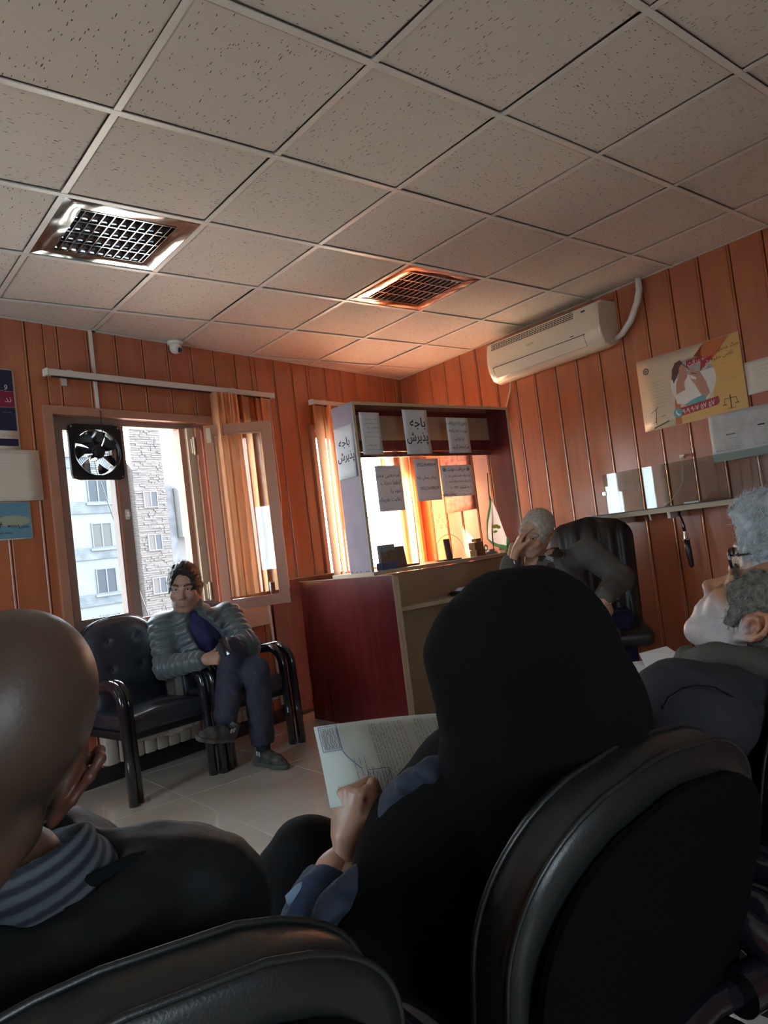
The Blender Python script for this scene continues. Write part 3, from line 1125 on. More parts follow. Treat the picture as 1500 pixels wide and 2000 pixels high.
def sheet(parent, w, h, matl, curl=.004, name='sheet', nx=6, nz=8, seed=0, bend=None):
    """thin paper in the xz plane, origin at its lower corner"""
    rr = random.Random(seed)
    vs, fs = [], []
    for th in (0, .0006):
        for j in range(nz + 1):
            for i in range(nx + 1):
                u, v = i / nx, j / nz
                y = -curl * ((1 - v) ** 2) * (.4 + .6 * u) + (bend(u, v) if bend else 0)
                vs.append((u * w, y + th, v * h))
    N = (nx + 1) * (nz + 1)
    for j in range(nz):
        for i in range(nx):
            q = j * (nx + 1) + i
            fs += [(q, q + 1, q + nx + 2, q + nx + 1), (N + q, N + q + nx + 1, N + q + nx + 2, N + q + 1)]
    rim = [i for i in range(nx + 1)] + [j * (nx + 1) + nx for j in range(1, nz + 1)] + [nz * (nx + 1) + i for i in range(nx - 1, -1, -1)] + [j * (nx + 1) for j in range(nz - 1, 0, -1)]
    for a in range(len(rim)):
        p, q = rim[a], rim[(a + 1) % len(rim)]
        fs.append((p, q, N + q, N + p))
    return MB().add(vs, fs).build(name, matl, parent, smooth='all')


def paper(name, label, mw, w, h, lines=None, matl=None, rows=None, ink=None, thick=0.0, seed=0, cat='paper sheet', group=None, tape=True, curl=0.0):
    t = thing(name, label, cat, mw=mw, group=group)
    sheet(t, w, h, matl or M['paper'], curl=curl, seed=seed)
    if lines:
        lettering(t, lines, ink or M['ink'], thick=thick, yfun=lambda x, z: -curl * ((1 - z / h) ** 2) * (.4 + .6 * x / w))
    if rows:
        marks(t, rows, M['ink_grey'], seed + 1)
    return t
# ------------------------------------------------------------------ reception counter
CX, CY = 2.48, -1.22         # front corner on the floor
ctr = thing('reception_counter', 'wooden reception counter with maroon side and glazed upper frame', 'counter', loc=(CX, CY, 0))
D_ = 1.04                    # depth of the side
MB().box(0, .018, 0, D_, .0, .965, bev=.001).build('side_panel', M['maroon'], ctr)
MB().box(.0005, .0185, -.002, .002, .0, .966).box(0, .0185, 0, D_, .965, .968).build('edge_band', M['beige_edge'], ctr)
MB().box(.018, .048, 0, .2, 0, .955).build('front_post', M['beige_edge'], ctr)
MB().box(.048, 1.50, .2, .216, .02, .965).build('front_panel', M['beige'], ctr)
MB().box(.048, 1.50, .03, .2, .735, .76).build('shelf', M['beige_edge'], ctr)
MB().box(.048, 1.50, .198, .21, .0, .03).build('plinth', M['maroon'], ctr)
MB().box(1.50, 1.518, 0, D_, 0, .965).build('side_panel', M['maroon'], ctr)
MB().box(.0, 1.518, .17, .62, .968, .992, bev=.002).build('worktop', M['beige_edge'], ctr)
# upper frame
yf, yb = .19, .41
MB().box(0, .018, yf + .002, yb, .992, 2.07).build('frame_side', M['lilac'], ctr)
MB().box(1.455, 1.473, yf + .002, yb, .992, 2.07).build('frame_side', M['maroon'], ctr)
MB().box(0.018, 1.455, yf + .002, yb, 2.052, 2.07).build('frame_top', M['maroon'], ctr)
MB().box(0.018, 1.455, yb - .016, yb, 1.745, 2.052).build('fascia', M['maroon'], ctr)
MB().box(0.018, 1.455, yb - .018, yb - .0165, 1.86, 2.03).build('fascia_strip', M['beige'], ctr)
e = MB()
e.box(-.001, .019, yf - .004, yf + .002, .992, 2.071).box(1.454, 1.474, yf - .004, yf + .002, .992, 2.071)
e.box(.019, 1.454, yf - .004, yf + .002, 2.051, 2.071).build('frame_edge_band', M['beige_edge'], ctr)
# screws low on the lilac side
for k, y in enumerate((.215, .24, .30, .34, .39)):
    MB().cyl((-.002, y, 1.0), (.001, y, 1.0), .004, 8).build('screw', M['black'], ctr)
gp = MB()
# glass with six speech holes and an arched hand opening
gl = MB().box(.02, 1.452, yf + .012, yf + .017, 1.0, 1.75).build('glass_pane', M['glass'], ctr)
hm = MB()
for x, z in ((.644, 1.30), (.62, 1.265), (.672, 1.268), (.60, 1.225), (.648, 1.23), (.70, 1.232)):
    hm.tube([(x + .011 * math.cos(2 * math.pi * k / 16), yf + .010, z + .011 * math.sin(2 * math.pi * k / 16)) for k in range(17)], .0013, 5, caps=False)
arc = [(.70 + .15 * math.cos(math.pi * k / 24), yf + .010, 1.0 + .17 * math.sin(math.pi * k / 24)) for k in range(25)]
hm.tube(arc, .0016, 5)
hm.build('hole_rim', M['steel'], ctr, smooth=60)

TX_ = lambda x, y, z: Matrix.Translation((x, y, z))
yp = CY + yf - .005            # front face of frame
yg = CY + yf + .011            # just in front of the glass
paper('counter_sign', 'white sheet with large bold Persian words, centred on counter top', TX_(2.887, yp - .002, 1.728), .222, .30,
      [('باجه', .125, .215, .088), ('پذیرش', .108, .118, .088, 'C', 0, .19)], thick=.012, curl=.01)
t = paper('counter_sign', 'white sheet with four printed lines at counter frame top right', TX_(3.283, yp - .002, 1.73), .215, .25,
          [('پس از دریافت', .195, .215, .036, 'R'), ('نوبت به باجه', .195, .160, .036, 'R'), ('پذیرش', .155, .105, .036, 'R'), ('مراجعه کنید .', .195, .045, .036, 'R')], matl=M['paper'])
t = paper('counter_sign', 'densely printed white sheet at the upper corner of frame', TX_(2.523, yp - .002, 1.730), .165, .272, seed=3,
          rows=[(.03, .145, .225 - .028 * k, .011) for k in range(8) if k != 5])
paper('glass_notice', 'lilac grey notice with four lines taped to glass', TX_(2.612, yg - .002, 1.362), .214, .297,
      [('مراجعین محترم', .195, .235, .036, 'R'), ('لطفا حجاب', .195, .185, .036, 'R'), ('خود را', .195, .132, .036, 'R'), ('رعایت بفرمایید', .195, .078, .036, 'R')], matl=M['paper_thin'])
t = paper('glass_notice', 'grey notice with a phone number printed twice', TX_(2.950, yg - .002, 1.412), .222, .285,
          [('09223648004', .11, .245, .033, 'C', 0, .17), ('پیام رسان بله', .10, .16, .034), ('09223648004', .118, .085, .033, 'C', 0, .17)], rows=[(.02, .20, .055, .004)], matl=M['paper_thin'])
t = paper('glass_notice', 'white notice with a bold heading and two small crests', TX_(3.187, yg - .0035, 1.428), .305, .218,
          [('دریافت نوبت', .15, .192, .034), ('برای دریافت خدمت قضایی عدد', .285, .146, .026, 'R', 0, .22), ('۱', .04, .14, .022), ('برای دریافت خدمت سامانه ثنا عدد', .285, .107, .026, 'R', 0, .22), ('۲', .04, .10, .022),
           ('را به شماره ۶۰۰۰۱۴۷۰', .285, .062, .028, 'R', 0, .22), ('پیامک نمایید', .12, .020, .028, 'R')], thick=.012, matl=M['paper_thin'])
for x in (.035, .268):
    flat_poly(t, 'crest', circ(x, .190, .016), M['ink_grey'], -.0014)
    flat_poly(t, 'crest', circ(x, .192, .010), M['paper'], -.0018)
    flat_poly(t, 'crest', circ(x, .190, .006), M['ink'], -.0022)
# tall sign on the lilac side
FS = Matrix.Translation((2.478, -0.81, 1.60)) @ Matrix.Rotation(R(-90), 4, 'Z')
paper('side_sign', 'white sheet with bold Persian words on the frame side', FS, .20, .335, [('باجه', .10, .235, .075, 'C', 0, .16), ('پذیرش', .105, .145, .075, 'C', 0, .18)], thick=.012, curl=.008)

# things behind the glass
ZW = .9925


def desk_card(name, label, x, y, w, h, dpt, mats, rz=0.0, cat='box'):
    t = thing(name, label, cat, loc=(x, y, ZW), rz=rz)
    return t


t = thing('picture_box', 'small picture box with blue foot inside counter window', 'box', loc=(2.70, -.93, ZW), rz=R(8))
M['pic_blue'] = mat('print_blue', (0.03, 0.10, 0.30), 0.5)
M['pic_grey'] = mat('print_grey', (0.30, 0.34, 0.38), 0.5)
M['pic_brown'] = mat('print_brown', (0.20, 0.13, 0.08), 0.6, vary=(30, .5))
MB().box(-.08, .07, -.02, .03, 0, .045).build('foot', M['pic_blue'], t)
MB().box(-.075, .065, -.015, .012, .045, .16).build('card', M['pic_grey'], t)
flat_poly(t, 'picture', [(-.073, .047), (.063, .047), (.063, .115), (.02, .125), (-.03, .112), (-.073, .12)], M['pic_brown'], -.0158)
t = thing('brown_folder', 'brown folder standing open beside the picture box', 'folder', loc=(2.86, -.87, ZW), rz=R(5))
M['brownf'] = mat('brown_card', (0.16, 0.085, 0.065), 0.6)
MB().add([(-.10, 0, 0), (.06, 0, 0), (.075, .03, .14), (-.10, .03, .14), (-.10, .006, 0), (.06, .006, 0), (.075, .036, .14), (-.10, .036, .14)], [(0, 1, 2, 3), (4, 7, 6, 5), (0, 4, 5, 1), (1, 5, 6, 2), (2, 6, 7, 3), (3, 7, 4, 0)]).build('cover', M['brownf'], t)
MB().box(-.09, .12, -.06, .0, 0, .012, bev=.004).build('page_block', M['brownf'], t)
t = thing('card_reader', 'slim dark upright card stand on counter behind the glass', 'stand', loc=(3.25, -.93, ZW), rz=R(-12))
MB().box(-.075, .075, -.05, .04, 0, .008, bev=.003).build('foot', M['black'], t)
MB().box(-.018, .028, -.008, .006, .008, .15, M=Matrix.Rotation(R(-8), 4, 'X'), bev=.003).build('upright', M['brownf'], t)
t = thing('note_block', 'stepped brown cardboard block on the counter', 'box', loc=(3.52, -.95, ZW), rz=R(10))
M['card'] = mat('cardboard', (0.34, 0.19, 0.09), 0.8)
MB().box(-.055, .055, -.03, .03, 0, .045).build('lower_tray', M['card'], t)
MB().box(-.06, .05, -.025, .03, .046, .10).build('upper_tray', M['card'], t)
MB().box(-.03, .03, -.02, .02, .101, .125).build('card', M['card'], t)
t = thing('tape_dispenser', 'dark metal tape dispenser next to cardboard block', 'dispenser', loc=(3.63, -.93, ZW), rz=R(10))
MB().box(-.02, .12, -.02, .02, 0, .018, bev=.004).box(.03, .10, -.014, .014, .018, .036, bev=.004).build('base', M['steel'], t)
MB().tube([(.0 + .02 * math.cos(a * .5236), 0, .05 + .02 * math.sin(a * .5236)) for a in range(13)], .006, 8, caps=False).build('reel', M['steel'], t)
t = thing('stamp_pad', 'flat cream stamp pad at the counter end', 'pad', loc=(3.80, -.98, ZW))
MB().box(-.05, .05, -.03, .03, 0, .018, bev=.005).build('pad', M['cream'], t, smooth=40)
# table flag
M['flag_white'] = translucent_mat('flag_white', (0.72, 0.70, 0.70), .5)
M['flag_green'] = translucent_mat('flag_green', (0.05, 0.20, 0.09), .4)
M['flag_lime'] = translucent_mat('emblem_lime', (0.36, 0.48, 0.06), .3)
t = thing('table_flag', 'small white and green bordered table flag hanging on its pole', 'flag', loc=(3.72, -.90, ZW), rz=R(-8))
MB().cyl((.02, 0, 0), (.055, 0, .60), .005, 8).build('pole', M['card'], t)
MB().lathe([(.001, 0), (.04, 0), (.04, .008), (.012, .016), (.001, .016)], 20, M=Matrix.Translation((.02, 0, 0))).build('base', M['chrome'], t, smooth=40)


def flag_sheet(pts, name, m_, y, amp=.012):
    bm = bmesh.new()
    vs = [bm.verts.new((x, 0, z)) for x, z in pts]
    bm.faces.new(vs)
    bmesh.ops.triangulate(bm, faces=bm.faces[:])
    bmesh.ops.subdivide_edges(bm, edges=bm.edges[:], cuts=4, use_grid_fill=True)
    for v in bm.verts:
        v.co.y = y + amp * math.sin(v.co.x * 45 + v.co.z * 8)
    mb = MB()
    mb.bm(bm)
    return mb.build(name, m_, t, smooth='all')


flag_sheet([(.040, .43), (-.040, .11), (-.022, .115), (.048, .40)], 'flag_border', M['flag_green'], -.008)
flag_sheet([(-.040, .11), (.05, .045), (.165, .005), (.180, .06), (.150, .045), (.07, .062), (-.022, .115)], 'flag_border', M['flag_green'], -.008)
flag_sheet([(.165, .005), (.182, .10), (.165, .105), (.150, .045)], 'flag_border', M['flag_green'], -.008)
flag_sheet([(.048, .40), (-.022, .115), (.07, .062), (.150, .045), (.165, .105), (.105, .30)], 'flag_field', M['flag_white'], -.008)
for px_, pz_, s_ in ((.055, .20, .028), (.085, .19, .024), (.05, .16, .018)):
    flag_sheet([(px_ - s_, pz_), (px_, pz_ + s_ * .5), (px_ + s_, pz_ + s_ * .2), (px_ + s_ * .6, pz_ - s_ * .5), (px_ - s_ * .6, pz_ - s_ * .6)], 'emblem', M['flag_lime'], -.0100)
# flower print glowing behind the glass at the right wall
t = thing('flower_picture', 'reddish flower print on wall behind the counter glass', 'picture', mw=FR @ Matrix.Translation((.42, -.006, 1.36)))
M['flowers'] = mat('flower_print', (0.42, 0.13, 0.10), 0.5, vary=(22, .55))
sheet(t, .36, .62, M['flowers'])
# papers lying on the counter shelf
t = thing('document_folder', 'black folder of white papers lying on the counter shelf', 'folder', loc=(3.20, -1.14, .76), rz=R(4))
MB().box(-.12, .26, -.05, .07, 0, .028, bev=.004).build('folder', M['black'], t)
for k in range(3):
    MB().box(-.08 + .012 * k, .25, -.058 + .01 * k, .06, .029 + .006 * k, .034 + .006 * k).build('sheet', M['paper'], t)

# ------------------------------------------------------------------ right wall: air conditioner
ac = thing('air_conditioner', 'white wall mounted split air conditioner above reception corner', 'air conditioner', mw=FR @ Matrix.Translation((1.30, 0, 0)))
prof = [(0, 2.30), (-.10, 2.262), (-.165, 2.285), (-.195, 2.345), (-.208, 2.42), (-.200, 2.50), (-.190, 2.562), (-.14, 2.585), (0, 2.590)]
L = 1.03
# body: profile in yz extruded along x with rounded ends
vs, fs = [], []
secs = [(0, .93), (.012, .985), (.03, 1.0), (L - .03, 1.0), (L - .012, .985), (L, .93)]
cy, cz = -.08, 2.43
for x, k in secs:
    for (y, z) in prof:
        vs.append((x, cy + (y - cy) * k if y < 0 else 0, cz + (z - cz) * k))
n = len(prof)
for i in range(len(secs) - 1):
    for j in range(n - 1):
        q = i * n + j
        fs.append((q, q + 1, q + n + 1, q + n))
fs.append(tuple(range(n)))
fs.append(tuple(range((len(secs) - 1) * n, len(secs) * n)))
MB().add(vs, fs).build('body', M['ivory'], ac, smooth=50)
# air outlet flap, front line, grille slots, display, badge
MB().add([(.07, -.183, 2.302), (L - .13, -.183, 2.302), (L - .13, -.207, 2.375), (.07, -.207, 2.375), (.07, -.178, 2.300), (L - .13, -.178, 2.300), (L - .13, -.20, 2.375), (.07, -.20, 2.375)],
         [(0, 1, 2, 3), (0, 4, 5, 1), (1, 5, 6, 2), (2, 6, 7, 3), (3, 7, 4, 0)]).build('air_flap', M['ivory'], ac)
MB().box(.06, L - .12, -.209, -.198, 2.376, 2.379).build('flap_gap', M['black'], ac)
MB().tube([(.062, -.206, 2.378), (.060, -.200, 2.35), (.066, -.188, 2.31), (.075, -.17, 2.29)], .0016, 5).build('flap_gap', M['black'], ac)
MB().add([(.06, -.2008, 2.506), (L - .20, -.2008, 2.506), (L - .20, -.1925, 2.556), (.06, -.1925, 2.556)], [(0, 1, 2, 3)]).build('intake_slot', M['black'], ac)
gm = MB()
for k in range(5):
    z = 2.507 + .012 * k
    y = -.2025 + (z - 2.506) * .16
    gm.box(.06, L - .20, y - .001, y + .001, z - .0022, z + .0022)
for i in range(30):
    x = .075 + i * .0255
    gm.add([(x, -.2035, 2.506), (x + .003, -.2035, 2.506), (x + .009, -.1955, 2.556), (x + .006, -.1955, 2.556)], [(0, 1, 2, 3)])
gm.build('intake_grille', M['ivory'], ac)
MB().box(L - .24, L - .21, -.204, -.199, 2.392, 2.398).build('indicator', M['black'], ac)
lettering(ac, [('SAMSUNG', .44, 2.452, .022, 'C', 0, .07)], M['ink_grey'], y=-.2065)
MB().box(L - .13, L - .10, -.202, -.19, 2.528, 2.536).build('sensor', M['black'], ac)
for x in (.50, .56, .62):
    pass
pc = tag(MB().tube([FR @ Vector(p) for p in ((2.335, -.05, 2.32), (2.39, -.055, 2.335), (2.47, -.06, 2.40), (2.53, -.055, 2.50), (2.555, -.05, 2.58), (2.55, -.045, 2.66))], [.014, .020, .021, .021, .021, .021], 12).build('refrigerant_pipe', M['white'], smooth='all'),
         'thick white insulated pipe rising from air conditioner to ceiling', 'pipe')
tag(MB().tube([FR @ Vector(p) for p in ((1.36, -.03, 2.285), (1.33, -.015, 2.22), (1.27, -.010, 2.12), (1.21, -.010, 1.95), (1.16, -.01, 1.7))], .006, 8).build('drain_hose', M['ivory'], smooth='all'),
    'thin pale drain hose below the air conditioner', 'hose')

# ------------------------------------------------------------------ posters on the right wall
FRp = lambda s_, z_, a=0.0, y=-.004: FR @ Matrix.Translation((s_, y, z_)) @ Matrix.Rotation(a, 4, 'Y')
M['p_orange'] = mat('print_orange', (0.52, 0.13, 0.04), 0.35)
M['p_yellow'] = mat('print_yellow', (0.62, 0.36, 0.11), 0.35)
M['p_cream'] = mat('print_cream', (0.60, 0.47, 0.33), 0.35)
M['p_red'] = mat('print_red', (0.34, 0.03, 0.03), 0.35)
M['p_skin'] = mat('print_skin', (0.45, 0.22, 0.14), 0.35)
M['p_grey'] = mat('print_mid_grey', (0.34, 0.33, 0.33), 0.35)
M['p_teal'] = mat('print_teal', (0.12, 0.32, 0.32), 0.35)
M['p_white'] = mat('print_white', (0.66, 0.62, 0.56), 0.35)
M['p_brown'] = mat('print_dark_brown', (0.09, 0.04, 0.03), 0.4)
w_, h_ = .685, .462
po = thing('legal_poster', 'orange and cream poster with telephone number and picture', 'poster', mw=FRp(2.428, 1.672))
sheet(po, w_, h_, M['p_cream'], curl=.002)
flat_poly(po, 'orange_band', [(.315, 0), (.345, 0), (.37, .15), (.40, .30), (.47, h_ - .005), (.685 - .06, h_ - .005), (.50, .33), (.46, .31), (.30, .31)], M['p_orange'], -.0030)
flat_poly(po, 'orange_band', [(.22, .003), (.265, .003), (.27, .16), (.235, .16)], M['p_orange'], -.0030)
flat_poly(po, 'yellow_field', [(.265, .003), (.682, .003), (.682, h_ - .003), (.64, h_ - .003), (.50, .335), (.49, .12), (.265, .08)], M['p_yellow'], -.0034)
flat_poly(po, 'picture_disc', circ(.37, .245, .148), M['p_white'], -.0038)
flat_poly(po, 'picture_disc_sky', [(.37 + .148 * math.cos(R(a)), .245 + .148 * math.sin(R(a))) for a in range(20, 165, 8)], M['p_grey'], -.0040)
flat_poly(po, 'hair', [(.236, .30), (.245, .35), (.27, .385), (.305, .395), (.322, .375), (.300, .352), (.288, .32), (.262, .285), (.245, .262)], M['p_brown'], -.0043)
flat_poly(po, 'face', [(.252, .19), (.262, .262), (.285, .30), (.292, .345), (.312, .368), (.330, .352), (.336, .325), (.348, .305), (.338, .297), (.338, .278), (.322, .262), (.312, .238), (.316, .205)], M['p_skin'], -.0045)
flat_poly(po, 'lips', [(.330, .290), (.341, .287), (.332, .281)], M['p_red'], -.00455)
flat_poly(po, 'hand', [(.352, .290), (.366, .318), (.390, .322), (.402, .302), (.424, .296), (.436, .262), (.452, .225), (.468, .150), (.428, .118), (.405, .165), (.385, .215), (.362, .255)], M['p_skin'], -.0046)
flat_poly(po, 'finger_gap', [(.366, .300), (.388, .292), (.404, .286), (.402, .282), (.386, .287), (.366, .295)], M['p_brown'], -.00465)
flat_poly(po, 'thumb', [(.352, .290), (.372, .280), (.395, .262), (.392, .250), (.366, .262)], M['p_white'], -.00468)
flat_poly(po, 'sleeve', [(.245, .16), (.30, .205), (.33, .15), (.31, .12), (.25, .13)], M['p_white'], -.0047)
flat_poly(po, 'sleeve', [(.29, .11), (.36, .105), (.44, .115), (.43, .15), (.35, .135)], M['p_teal'], -.0048)
MBt = MB().tube([(.285, -.005, .375), (.32, -.005, .365), (.36, -.005, .32)], .0022, 5)
MBt.build('headset_wire', M['p_brown'], po)
flat_poly(po, 'red_tag', [(.34, .335), (.445, .342), (.45, .385), (.345, .38)], M['p_red'], -.0052)
flat_poly(po, 'red_tag', [(.425, .295), (.50, .335), (.515, .37), (.44, .352)], M['p_red'], -.0054)
flat_poly(po, 'number_bar', [(.255, .05), (.505, .068), (.52, .085), (.515, .118), (.25, .10)], M['p_red'], -.0056)
flat_poly(po, 'phone_disc', circ(.247, .075, .030), M['p_teal'], -.0060)
flat_poly(po, 'logo_ring', circ(.065, .385, .020), M['ink'], -.0040)
flat_poly(po, 'logo_ring', circ(.065, .385, .014), M['p_cream'], -.0044)
flat_poly(po, 'logo_ring', circ(.065, .385, .009), M['ink_grey'], -.0048)
lettering(po, [('عدالت', .395, .357, .046, 'C', R(-3), .085), ('حامی', .472, .330, .040, 'C', R(-24), .07), ('۵۷ ۵۷ ۹۰۷ ۹۰۹', .385, .080, .046, 'C', R(-4), .21)], M['p_white'], y=-.0066, thick=.012)
lettering(po, [('مرکز مشاوره', .60, .395, .032, 'C', R(-5)), ('تلفنی حقوقی', .56, .350, .032, 'C', R(-5))], M['p_brown'], y=-.0042)
flat_poly(po, 'phone_disc', [(.232, .09), (.24, .092), (.243, .078), (.255, .064), (.262, .066), (.262, .058), (.25, .056), (.236, .070)], M['p_white'], -.0066)
marks(po, [(.07, .21, .30 - .02 * k, .006) for k in range(9)] + [(.44, .60, .30, .005), (.52, .64, .20, .005), (.28, .36, .028, .006), (.38, .52, .035, .005)], M['ink_grey'], 5, y=-.0042)
sc = MB()
for a, b, w2_ in (((.09, .03), (.10, .13), .0035), ((.06, .11), (.12, .14), .003), ((.05, .04), (.09, .05), .003), ((.13, .075), (.16, .08), .003), ((.07, .012), (.18, .04), .006), ((.56, .03), (.61, .03), .003), ((.585, .03), (.585, .11), .006), ((.55, .09), (.62, .09), .003), ((.55, .09), (.545, .055), .003), ((.62, .09), (.625, .055), .003), ((.535, .055), (.56, .055), .004), ((.61, .055), (.635, .055), .004)):
    d = Vector((b[0] - a[0], b[1] - a[1])).normalized() * w2_ / 2
    sc.add([(a[0] - d.y, -.0043, a[1] + d.x), (a[0] + d.y, -.0043, a[1] - d.x), (b[0] + d.y, -.0043, b[1] - d.x), (b[0] - d.y, -.0043, b[1] + d.x)], [(0, 1, 2, 3)])
sc.build('scales_drawing', M['ink'], po)
pg = thing('notice_sheet', 'small ivory printed sheet tacked beside the orange poster', 'paper sheet', mw=FRp(3.117, 1.752, 0, -.003))
sheet(pg, .28, .19, M['paper_warm'])
marks(pg, [(.04, .24, .15 - .022 * k, .005) for k in range(6)], M['ink_grey'], 8)
M['crumple'] = mat('crumpled_paper', (0.46, 0.44, 0.42), 0.7, bump=(14, .8, .02), vary=(8, .12))
M['p_paleblue'] = mat('print_pale_blue', (0.40, 0.50, 0.52), 0.6)
pl_ = thing('crumpled_notice', 'creased grey paper notice with pale blue lower band', 'paper sheet', mw=FRp(2.862, 1.398, 0, -.010))
rz_ = random.Random(4)
ph = [rz_.uniform(0, 6) for _ in range(6)]
sheet(pl_, .46, .285, M['crumple'], nx=16, nz=10, bend=lambda u, v: -.004 * abs(math.sin(9 * u + 5 * v + ph[0])) - .003 * abs(math.sin(14 * v - 6 * u + ph[1])))
flat_poly(pl_, 'lower_band', [(0, 0), (.46, 0), (.46, .062), (.2, .050), (0, .055)], M['p_paleblue'], -.0105)
flat_poly(pl_, 'heading_bar', [(.10, .148), (.155, .148), (.155, .156), (.10, .156)], M['ink_grey'], -.0105)
flat_poly(pl_, 'heading_bar', [(.29, .17), (.33, .17), (.33, .178), (.29, .178)], M['ink'], -.0105)
marks(pl_, [(.08, .15, .19, .006), (.11, .16, .125, .006), (.02, .17, .062, .010), (.08, .17, .075, .013), (.25, .44, .066, .009)], M['ink_grey'], 11, y=-.011)

# cable plug on the wall
t = thing('wall_hook', 'small white cable clip with cord above the glass shelf', 'clip', mw=FR @ Matrix.Translation((2.66, 0, 1.475)))
MB().box(-.012, .012, -.02, 0, -.012, .012, bev=.003).cyl((0, -.02, 0), (.03, -.035, .004), .004, 8).build('clip', M['white'], t)
MB().tube([(.0, -.022, -.005), (.004, -.03, -.08), (-.002, -.04, -.16), (-.03, -.06, -.22), (-.075, -.08, -.27), (-.12, -.09, -.292)], .0035, 8).build('cord', M['ivory'], t, smooth='all')

# shelf with standing glass
sh = thing('wall_shelf', 'long cream edged wall shelf below the posters', 'shelf', mw=FR)
MB().prism([(1.83, 0), (2.12, -.25), (4.3, -.25), (4.3, 0)], 1.138, 1.168).build('board', M['beige_edge'], sh)
MB().prism([(1.81, 0), (2.11, -.256), (4.3, -.256), (4.3, 0)], 1.168, 1.174).build('top_sheet', M['black'], sh)
for x in (2.24, 2.62):
    MB().box(x, x + .02, -.20, 0, 1.10, 1.138).build('bracket', M['white'], sh)
gs = thing('glass_screen', 'low clear glass screen standing on the wall shelf', 'glass screen', mw=FR)
MB().box(2.13, 3.9, -.115, -.108, 1.175, 1.44).build('pane', glass_mat('tinted_glass', (.80, .82, .78), ior=1.5), gs)
MB().box(2.118, 2.142, -.122, -.10, 1.30, 1.325, bev=.003).build('clamp', M['chrome'], gs)
MB().box(2.70, 2.80, -.135, -.09, 1.174, 1.186, bev=.003).build('foot', M['white'], gs)
um = thing('folded_umbrella', 'black folded umbrella hanging below the wall shelf', 'umbrella', mw=FR @ Matrix.Translation((2.665, -.12, 0)))
MB().tube([(-.01, 0, 1.137), (-.012, 0, 1.11), (-.004, 0, 1.08), (.004, 0, 1.04), (.008, 0, 1.00)], [.006, .008, .010, .011, .010], 10).build('handle', M['black_gloss'], um, smooth='all')
MB().cyl((.008, 0, 1.01), (.011, 0, .965), .011, 12, r2=.016).build('collar', M['chrome'], um, smooth=50)
MB().box(-.012, .032, -.015, .015, .955, .962, bev=.002).build('tie_band', M['steel'], um)
MB().tube([(.011, 0, .960), (.014, 0, .90), (.02, 0, .80), (.022, 0, .785)], [.016, .019, .016, .006], 10).build('canopy', M['black'], um, smooth='all')
tag(MB().cyl((2.50, -.2, 1.137), (2.505, -.2, 1.10), .006, 10, M=FR).build('hook', M['white'], smooth=60), 'short white hook hanging under the wall shelf', 'hook')

# ------------------------------------------------------------------ posters on the window wall
M['p_navy'] = mat('print_navy', (0.012, 0.014, 0.045), 0.4)
M['p_magenta'] = mat('print_magenta', (0.22, 0.012, 0.04), 0.4)
M['p_skyblue'] = mat('print_sky_blue', (0.12, 0.27, 0.36), 0.4, vary=(3, .25))
M['p_haze'] = mat('print_haze', (0.34, 0.38, 0.28), 0.4)
t = thing('banner', 'navy and magenta banner at the wall edge beside window', 'banner', mw=FW @ Matrix.Translation((-1.05, -.006, 1.90)))
sheet(t, .50, .46, M['paper_warm'], curl=0)
flat_poly(t, 'navy_field', [(0, .335), (.49, .335), (.49, .452), (0, .452)], M['p_navy'], -.001)
flat_poly(t, 'magenta_field', [(0, .245), (.49, .245), (.49, .333), (0, .333)], M['p_magenta'], -.001)
flat_poly(t, 'navy_field', [(0, .115), (.49, .115), (.49, .243), (0, .243)], M['p_navy'], -.001)
flat_poly(t, 'navy_field', [(0, .03), (.49, .03), (.49, .07), (0, .07)], M['p_navy'], -.001)
lettering(t, [('و', .45, .37, .05), ('ند', .455, .29, .05)], M['p_white'], y=-.002)
marks(t, [(.30, .47, .215, .010), (.20, .47, .085, .010)], M['p_grey'], 13, y=-.002)
t = thing('list_sheet', 'large grey printed list taped to wall near window', 'paper sheet', mw=FW @ Matrix.Translation((-.93, -.010, 1.628)))
sheet(t, .475, .282, M['paper_warm'], curl=.004)
marks(t, [(.02, .45, .24 - .017 * k, .004) for k in range(12)] + [(.20, .44, .262, .006)], M['p_grey'], 14)
t = thing('blue_poster', 'blue landscape poster with the number 80 and dark lettering', 'poster', mw=FW @ Matrix.Translation((-.93, -.006, 1.420)))
sheet(t, .40, .205, M['p_white'], curl=0)
flat_poly(t, 'picture', [(0, .006), (.393, .006), (.393, .20), (0, .20)], M['p_skyblue'], -.001)
flat_poly(t, 'haze', circ(.30, .10, .09, 24, .03), M['p_haze'], -.0014)
lettering(t, [('۸', .235, .075, .07), ('۰', .275, .078, .07)], M['ink'], y=-.002, thick=.01)
lettering(t, [('۹۹۹۹', .305, .070, .026), ('تماس', .355, .070, .022), ('شماره تلفن', .255, .040, .016)], M['ink'], y=-.002, thick=.008)

# ------------------------------------------------------------------ ceiling lamps


